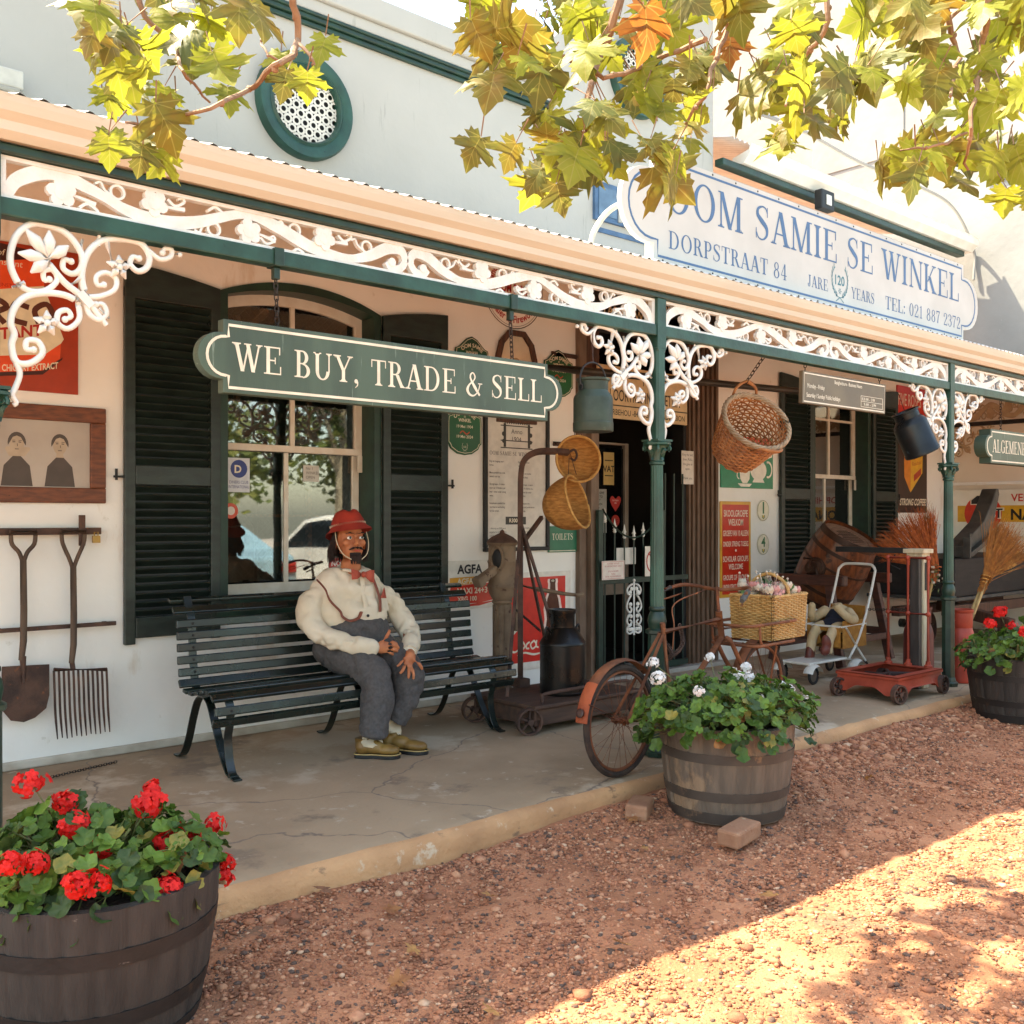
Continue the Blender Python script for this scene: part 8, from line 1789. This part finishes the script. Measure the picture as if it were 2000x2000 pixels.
geranium("geranium with scarlet flower heads in the far right barrel", 7.64, -.37, .345, FR_, "red", .46, .40, .30, 560, 12, 0, .12, .042)
# bricks by the middle planter
BRK = mat("worn_brick", (.38, .20, .115), (.29, .14, .08), rough=.9, scale=12, bump=.6, bscale=40, spot=[((.42, .33, .22), 14, .62), ((.15, .08, .05), 22, .68)])
for (x, y, z, rz, ry, lab) in ((3.72, -.16, -.075, .55, .03, "worn red brick lying against the kerb left of the middle planter"), (3.79, -.70, -.085, .12, -.05, "mossy broken brick in front of the middle planter")):
    mb = MB(); mb.box((0, 0, 0), (.22, .11, .075)); o = part("brick", mb, BRK, bevel=.012); o.location = (x, y, z); o.rotation_euler = (.04, ry, rz); tag(o, lab, "brick", "bricks beside the middle planter")
# ================================================================== PLANE TREE OVERHEAD
FWD = Vector((.660, .751, 0)).normalized(); RGT = Vector((FWD.y, -FWD.x, 0))
def spot(px, py, d):
    """A point at depth d metres in front of the camera, given in photo pixels of a 1932 px wide view."""
    k = 2000 / 1932; return Vector((0, -3.44, 1.35)) + FWD * d + RGT * ((px * k - 1000) / 1950 * d) + Vector((0, 0, -(py * k - 1013) / 1950 * d))
LFH = [(.06, .0), (.20, -.13), (.26, -.03), (.40, -.08), (.37, .05), (.52, .10), (.36, .17), (.24, .22), (.40, .24), (.50, .33), (.56, .29), (.60, .40), (.78, .50), (.60, .50), (.56, .58), (.46, .52), (.32, .46), (.22, .44), (.27, .55), (.36, .60), (.28, .66), (.30, .75), (.19, .78), (.12, .90), (0, 1.06)]
LFO = [(0, .05)] + LFH + [(-x, y) for x, y in LFH[:-1][::-1]]
LMAT = [mat("plane_leaf_%d" % i, a, b, rough=.5, scale=14, detail=4, lo=.42, hi=.68, trans=t, spec=.4, bump=.15, bscale=50) for i, (a, b, t) in enumerate([((.31, .33, .034), (.24, .26, .028), .54), ((.20, .19, .03), (.25, .155, .026), .45), ((.32, .33, .036), (.27, .26, .032), .56), ((.40, .15, .03), (.30, .11, .03), .5), ((.14, .155, .032), (.17, .13, .028), .42)])]
def leaf_veins(m):
    """Paler veins, drawn from the leaf's own flat coordinates kept on its vertices."""
    nt = m.node_tree; N = nt.nodes; L = nt.links; b = N["Principled BSDF"]; src = b.inputs['Base Color'].links[0].from_socket
    at = N.new("ShaderNodeAttribute"); at.attribute_name = "leaf_xy"; sp = N.new("ShaderNodeSeparateXYZ"); L.new(at.outputs['Vector'], sp.inputs[0])
    def mth(op, a, c=None):
        n = N.new("ShaderNodeMath"); n.operation = op
        for i, v in enumerate((a, c)):
            if v is None: continue
            if isinstance(v, (int, float)): n.inputs[i].default_value = v
            else: L.new(v, n.inputs[i])
        return n.outputs[0]
    ax = mth('ABSOLUTE', sp.outputs['X']); d = ax
    for a, y0 in ((32, .03), (8, .03), (55, .30), (52, .52)):
        r = math.radians(a); e = mth('ABSOLUTE', mth('SUBTRACT', mth('MULTIPLY', mth('SUBTRACT', sp.outputs['Y'], y0), math.cos(r)), mth('MULTIPLY', ax, math.sin(r)))); d = mth('MINIMUM', d, mth('ADD', e, .004 if y0 > .1 else 0.))
    mr = N.new("ShaderNodeMapRange"); mr.inputs[1].default_value = .004; mr.inputs[2].default_value = .016; mr.inputs[3].default_value = .55; mr.inputs[4].default_value = 0; L.new(d, mr.inputs[0])
    mx = N.new("ShaderNodeMix"); mx.data_type = 'RGBA'; L.new(mr.outputs[0], mx.inputs[0]); L.new(src, mx.inputs[6]); mx.inputs[7].default_value = (.42, .36, .10, 1)
    for l in list(nt.links):
        if l.from_socket == src and l.to_node != mx: to = l.to_socket; nt.links.remove(l); L.new(mx.outputs[2], to)
for m_ in LMAT: leaf_veins(m_)
LUV = []
def plane_leaf(mb, c, tip, nrm, L, q, m, uv=None):
    """A five-lobed toothed leaf, folded along its veins and drooping at the lobes."""
    t = Vector(tip).normalized(); n = Vector(nrm); n = (n - t * n.dot(t)).normalized(); s = t.cross(n); f = q.uniform(.0, .22); dr = q.uniform(-.2, .55); tw = q.uniform(-.3, .3); w1 = q.uniform(0, 6); sk = q.uniform(-.12, .12); mb.cm = m
    def P(x, y): return c + s * ((x + sk * y * y) * L) + t * ((y - .35) * L) + n * (L * (f * abs(x) - dr * (y - .3) ** 2 - .45 * x * x + tw * x * y + .035 * math.sin(8 * x + 5 * y + w1)))
    k = len(LFO); xy = [(0, .06)] + [(0, .3), (0, .55)] + list(LFO); fs = []
    def ctr(p): return (0, min(.62, max(.08, p[1] * .55 + .10)))
    C_ = [ctr(p) for p in LFO]; M1 = [(.5 * p[0] + .5 * g[0], .5 * p[1] + .5 * g[1]) for p, g in zip(LFO, C_)]
    xy = list(LFO) + M1 + C_; vs = [P(x, y) for x, y in xy]
    for i in range(k):
        j = (i + 1) % k; fs.append((i, j, k + j, k + i))
        if C_[i] != C_[j]: fs.append((k + i, k + j, 2 * k + j, 2 * k + i))
        else: fs.append((k + i, k + j, 2 * k + i))
    mb.add(vs, fs)
    if uv is not None: uv += [(x, y, 0) for x, y in xy]
TREE = thing("plane_tree", "plane tree whose yellow-green backlit branches hang across the top of the view", "tree", (4.3, -5.4, -.15))
q = random.Random(21); fol = MB()
def leaf_at(c, m=None, size=None, spread=.55):
    v = (Vector((0, -3.44, 1.35)) - c).normalized()
    tip = Vector((q.gauss(0, .55), q.gauss(0, .55), -1 + q.gauss(0, .45))); n = (v + Vector((q.gauss(0, spread), q.gauss(0, spread), q.gauss(0, spread) + .25)))
    w_ = q.random(); mm = m if m is not None else (0 if w_ < .34 else 1 if w_ < .60 else 2 if w_ < .76 else 4 if w_ < .992 else 3)
    L = size or q.uniform(.075, .135); plane_leaf(fol, c, tip, n, L, q, mm, LUV)
    b = c - tip.normalized() * L * .33; fol.cm = 5; fol.tube([b, b + Vector((q.gauss(0, .02), q.gauss(0, .02), .05))], [.0016, .002], 4, cap=False); LUV.extend([(9, 9, 0)] * (len(fol.v) - len(LUV)))
CL = [(920, 40, 45, 5), (960, 110, 55, 7), (1040, 35, 65, 8), (1060, 120, 55, 6), (1150, 50, 65, 8), (1190, 130, 50, 6), (1150, 205, 50, 5), (1225, 215, 35, 3), (1000, 250, 60, 5), (930, 272, 40, 3), (1050, 315, 60, 8), (1130, 290, 55, 6), (1040, 350, 30, 2), (1250, 305, 45, 5), (1270, 345, 25, 2), (1260, 50, 60, 8), (1330, 100, 55, 8), (1300, 170, 45, 6), (1290, 235, 35, 3), (1350, 20, 50, 5), (1415, 140, 55, 7), (1475, 195, 55, 6), (1520, 45, 45, 5), (1560, 150, 55, 7), (1580, 215, 45, 4), (1620, 110, 35, 3), (1500, 255, 30, 2), (1660, 35, 50, 6), (1730, 40, 60, 8), (1740, 130, 50, 6), (1780, 180, 45, 5), (1695, 285, 45, 4), (1750, 300, 45, 5), (1820, 240, 60, 8), (1850, 60, 65, 8), (1900, 150, 60, 8), (1890, 290, 50, 6), (1920, 370, 30, 3), (1840, 330, 35, 3), (1910, 30, 50, 6),
      (160, 30, 45, 4), (230, 60, 45, 5), (300, 25, 45, 5), (350, 60, 45, 5), (400, 15, 30, 2), (240, 120, 45, 5), (190, 90, 30, 2), (370, 110, 40, 3), (430, 150, 35, 3), (240, 180, 45, 5), (330, 190, 45, 4), (210, 262, 40, 3), (290, 270, 40, 5), (470, 35, 25, 2), (530, 135, 22, 2), (575, 150, 20, 1), (605, 88, 12, 1)]
for cx, cy, r, n in CL:
    d0 = q.uniform(2.25, 2.85)
    for _ in range(max(1, round(n * .78))):
        a, u = q.uniform(0, 2 * PI), math.sqrt(q.random()); leaf_at(spot(cx + r * u * math.cos(a), cy + r * u * math.sin(a), d0 + q.uniform(-.22, .22)))
leaf_at(spot(1222, 45, 2.3), 3, .13)
for _ in range(55): leaf_at(spot(q.uniform(100, 2100), q.uniform(-420, -60), q.uniform(2.2, 3.2)))
# the higher part of the crown over the street, which throws the dappled shade
sd = Vector((-0.62, 1.0, 2.06))
for gx_, gy_, rx_, ry_, n in ((3.02, -1.86, .42, .13, 46), (3.75, -1.80, .35, .20, 44), (4.35, -1.95, .5, .22, 60), (3.4, -2.25, .9, .22, 90), (4.9, -2.5, .9, .4, 120), (2.6, -2.75, .8, .25, 60)):
    for _ in range(n):
        g = Vector((gx_ + q.gauss(0, rx_ * .55), gy_ + q.gauss(0, ry_ * .55), -.13)); leaf_at(g + sd * q.uniform(2.05, 2.45), None, q.uniform(.11, .17), 1.0)
BRN = mat("young_plane_bark", (.22, .115, .065), (.30, .18, .11), rough=.75, scale=18, bump=.4, bscale=50)
BRK2 = mat("plane_bark", (.33, .29, .22), (.22, .19, .14), rough=.85, scale=5, bump=.5, spot=((.46, .43, .33), 4, .58))
crown = part("crown", fol, LMAT + [BRN], TREE, smooth=True, angle=120, world=True)
at_ = crown.data.attributes.new("leaf_xy", 'FLOAT_VECTOR', 'POINT'); at_.data.foreach_set("vector", [k for v in LUV for k in v])
def branch(pts, d, r0, r1):
    mb = MB(); P = [spot(x, y, d + i * .03 * (-1) ** i) for i, (x, y) in enumerate(pts)]; Q = spline(P, 5); n = len(Q)
    mb.tube([Vector(p) + Vector((q.gauss(0, .003), q.gauss(0, .003), q.gauss(0, .003))) for p in Q], [r0 + (r1 - r0) * i / (n - 1) for i in range(n)], 7)
    for i in range(4, n - 1, 4): mb.ball(Q[i], (r0 + (r1 - r0) * i / n) * 1.35, 6, 5)
    part("branch", mb, BRN, TREE, smooth=True, world=True)
for pts, d, r0, r1 in (([(520, -260), (545, -60), (562, 75), (530, 120), (470, 168), (400, 203), (300, 226), (240, 232)], 2.5, .011, .003), ([(562, 75), (590, 120), (585, 145)], 2.5, .005, .0025), ([(535, 118), (500, 100), (490, 60)], 2.5, .004, .002), ([(250, -260), (262, 0), (330, 85), (345, 135), (395, 190)], 2.6, .009, .003),
                       ([(1190, -260), (1170, 0), (1130, 110), (1107, 200), (1100, 270), (1080, 330)], 2.5, .013, .004), ([(960, 92), (1010, 95), (1095, 117), (1140, 143), (1226, 120), (1330, 70)], 2.45, .004, .007), ([(1460, -260), (1390, -20), (1364, 70), (1326, 180), (1256, 285)], 2.6, .011, .003), ([(1780, -260), (1782, 0), (1806, 95), (1790, 180)], 2.6, .011, .004), ([(1900, -200), (1870, 0), (1850, 100), (1832, 240), (1822, 320)], 2.5, .011, .003), ([(1552, -100), (1560, 40), (1508, 125), (1480, 200)], 2.4, .008, .003), ([(1680, 75), (1760, 70), (1800, 30), (1860, -80)], 2.6, .004, .007), ([(1700, 285), (1760, 275), (1825, 250)], 2.5, .0025, .004)):
    branch(pts, d, r0, r1)
mb = MB(); mb.tube(spline([(4.3, -5.4, -.3), (4.28, -5.38, .6), (4.22, -5.3, 1.8), (4.15, -5.2, 3.0)], 5), [.32 - .12 * i / 15 for i in range(16)], 14); part("trunk", mb, BRK2, TREE, smooth=True, world=True)
for e, r in (([(4.15, -5.2, 2.9), (3.6, -4.2, 3.7), (2.7, -2.9, 4.2), (2.2, -1.2, 4.5), (2.3, .3, 4.9)], .11), ([(4.15, -5.2, 2.9), (4.2, -4.0, 4.0), (4.0, -2.4, 4.6), (3.6, -.4, 5.0)], .10), ([(4.15, -5.2, 2.9), (3.0, -4.6, 3.8), (1.6, -3.4, 4.0), (.6, -2.2, 3.6)], .09), ([(4.15, -5.2, 3.0), (5.2, -5.6, 4.4), (6.0, -5.4, 5.6)], .10)):
    mb = MB(); Q = spline(e, 6); mb.tube(Q, [r * (1 - .8 * i / (len(Q) - 1)) for i in range(len(Q))], 10); part("limb", mb, BRK2, TREE, smooth=True, world=True)
# fallen leaves on the gravel
DRY = [mat("dry_leaf_%d" % i, a, b, rough=.75, scale=20, bump=.3, trans=.15) for i, (a, b) in enumerate([((.36, .155, .055), (.26, .10, .04)), ((.48, .25, .08), (.36, .17, .06)), ((.28, .13, .07), (.2, .09, .05))])]
for px, py, sz, m, lab in ((610, 1700, .10, 2, "curled brown leaf against the foot of the kerb"), (738, 1722, .10, 0, "rust brown leaf curled upright on the shaded gravel"), (925, 1692, .09, 1, "tan leaf folded flat on the shaded gravel"), (1175, 1795, .10, 1, "pale tan leaf near the middle of the shaded gravel"), (780, 1800, .08, 1, "small yellow leaf below the porch kerb"), (750, 1860, .11, 0, "orange brown curled leaf low on the shaded gravel"), (930, 1915, .10, 1, "yellow leaf at the lower edge of the shade"), (1450, 1690, .12, 1, "bright yellow leaf standing on the line between shade and sun"), (1215, 1605, .08, 1, "yellow leaf below the front brick"), (1262, 1608, .08, 0, "orange leaf right of the front brick"), (1195, 1560, .09, 0, "brown leaf beside the left brick"), (1640, 1478, .08, 1, "small tan leaf right of the middle planter")):
    g = spot(px, py, 1) - Vector((0, -3.44, 1.35)); c = Vector((0, -3.44, 1.35)) + g * ((-.125 - 1.35) / g.z); mb = MB(); a = q.uniform(0, 6.28)
    plane_leaf(mb, Vector((0, 0, .02)), (math.cos(a), math.sin(a), q.uniform(-.1, .35)), (q.gauss(0, .3), q.gauss(0, .3), 1), sz * .62, q, 0)
    mb.v = [(x, y, z + 2.6 * ((x * math.cos(a + 1.2) + y * math.sin(a + 1.2)) ** 2) / max(sz, .01) * .3) for x, y, z in mb.v]
    o = part("fallen_leaf", mb, DRY[m], smooth=True); o.location = (c.x, c.y, gz(c.x, c.y) + .012); tag(o, lab, "leaf", "dry leaves fallen on the gravel")
# ================================================================== ACROSS THE STREET (seen only in the shop windows)
TG = [mat("street_leaf_%d" % i, c, rough=.6, trans=.25) for i, c in enumerate([(.10, .14, .03), (.06, .09, .025), (.16, .18, .04)])]
def street_tree(x, y, h, r, seed, lab):
    T = thing("street_tree", lab, "tree", (x, y, -.15), 0, "trees across the street"); p = random.Random(seed)
    mb = MB(); mb.tube([(0, 0, -.1), (.05, 0, h * .3), (0, .1, h * .6)], [.2, .16, .1], 10)
    for k in range(5): a = k * 1.3; mb.tube([(.03, 0, h * .35), (r * .5 * math.cos(a), r * .5 * math.sin(a), h * .65)], [.09, .03], 6)
    part("trunk", mb, BRK2, T, smooth=True)
    mb = MB(); cl = [(p.gauss(0, r * .5), p.gauss(0, r * .45), h * .62 + p.gauss(0, h * .15), r * p.uniform(.25, .45)) for _ in range(16)]
    for i in range(2200):
        c = p.choice(cl); d = Vector((p.gauss(0, 1), p.gauss(0, 1), p.gauss(0, 1))).normalized(); o = Vector(c[:3]) + d * c[3] * p.uniform(.7, 1.05); a, b = frame((d + Vector((p.gauss(0, .6), p.gauss(0, .6), p.gauss(0, .6)))).normalized()); s = p.uniform(.08, .16); mb.cm = p.randrange(3)
        mb.add([o - a * s, o + b * s * .7, o + a * s, o - b * s * .7], [(0, 1, 2, 3)])
    part("crown", mb, TG, T)
for i, (x, y, h, r) in enumerate(((4.5, -13.5, 6.5, 2.6), (9.0, -12.5, 7.0, 2.8), (13.5, -13.5, 7.5, 3.0), (18.5, -14, 7, 3.0), (26, -15, 8, 3.2))):
    street_tree(x, y, h, r, 40 + i, ["street tree opposite the left end of the shop", "street tree opposite the near window", "broad street tree opposite the shop door", "street tree opposite the far window", "street tree farthest along the street"][i])
def car(lab, x, y, rz, c, L=4.2, H=1.45):
    T = thing("parked_car", lab, "car", (x, y, -.15), rz, "cars parked across the street"); P = mat("car_paint_" + c, c, rough=.25, coat=.6, scale=2)
    side = [(0, .35), (.02, .75), (.25, .92), (1.0, .98), (1.55, H - .06), (2.0, H), (3.1, H - .02), (3.75, 1.05), (4.15, .95), (L, .7), (L, .35), (3.75, .28), (.4, .28)]
    mb = MB(); mb.plate([(a - L / 2, b) for a, b in side], 1.66, .83); part("body", mb, P, T, bevel=.07)
    gl = mat("dark_car_glass", "20262a", "1a1f23", rough=.06)
    for s in (-1, 1):
        mb = MB(); mb.plate([(1.15 - L / 2, 1.0), (1.62 - L / 2, H - .12), (2.0 - L / 2, H - .08), (3.05 - L / 2, H - .1), (3.55 - L / 2, 1.05)], .02, .835 if s < 0 else -.815); part("side_window", mb, gl, T)
    mb = MB(); mb.bar((1.0 - L / 2, 0, 1.0), (1.58 - L / 2, 0, H - .05), 1.4, .03, up=(0, 0, 1)); part("windscreen", mb, gl, T)
    for wx in (.8, 3.35):
        for s in (-1, 1): mb = MB(); mb.lathe([(0, 0), (.2, 0), (.2, -.01), (.3, -.02), (.31, .0), (.31, .16), (0, .16)], (wx - L / 2, s * .84, .31), 24, axis=(0, -s, 0)); part("wheel", mb, mat("black_rubber", "221f1d"), T, smooth=True, angle=30)
    for s in (-1, 1): mb = MB(); mb.box((L / 2, s * .62, .78), (.06, .3, .16)); part("tail_lamp", mb, paint("b02a22", .2), T, bevel=.02)
car("light blue parked car opposite the near window", 6.0, -6.6, 1.2, "8fb6c8")
car("white parked estate car opposite the near window", 9.6, -6.6, 1.15, "d8d8d4", H=1.55)
car("silver parked car opposite the shop door", 13.2, -6.8, 1.15, "a4a6a6")
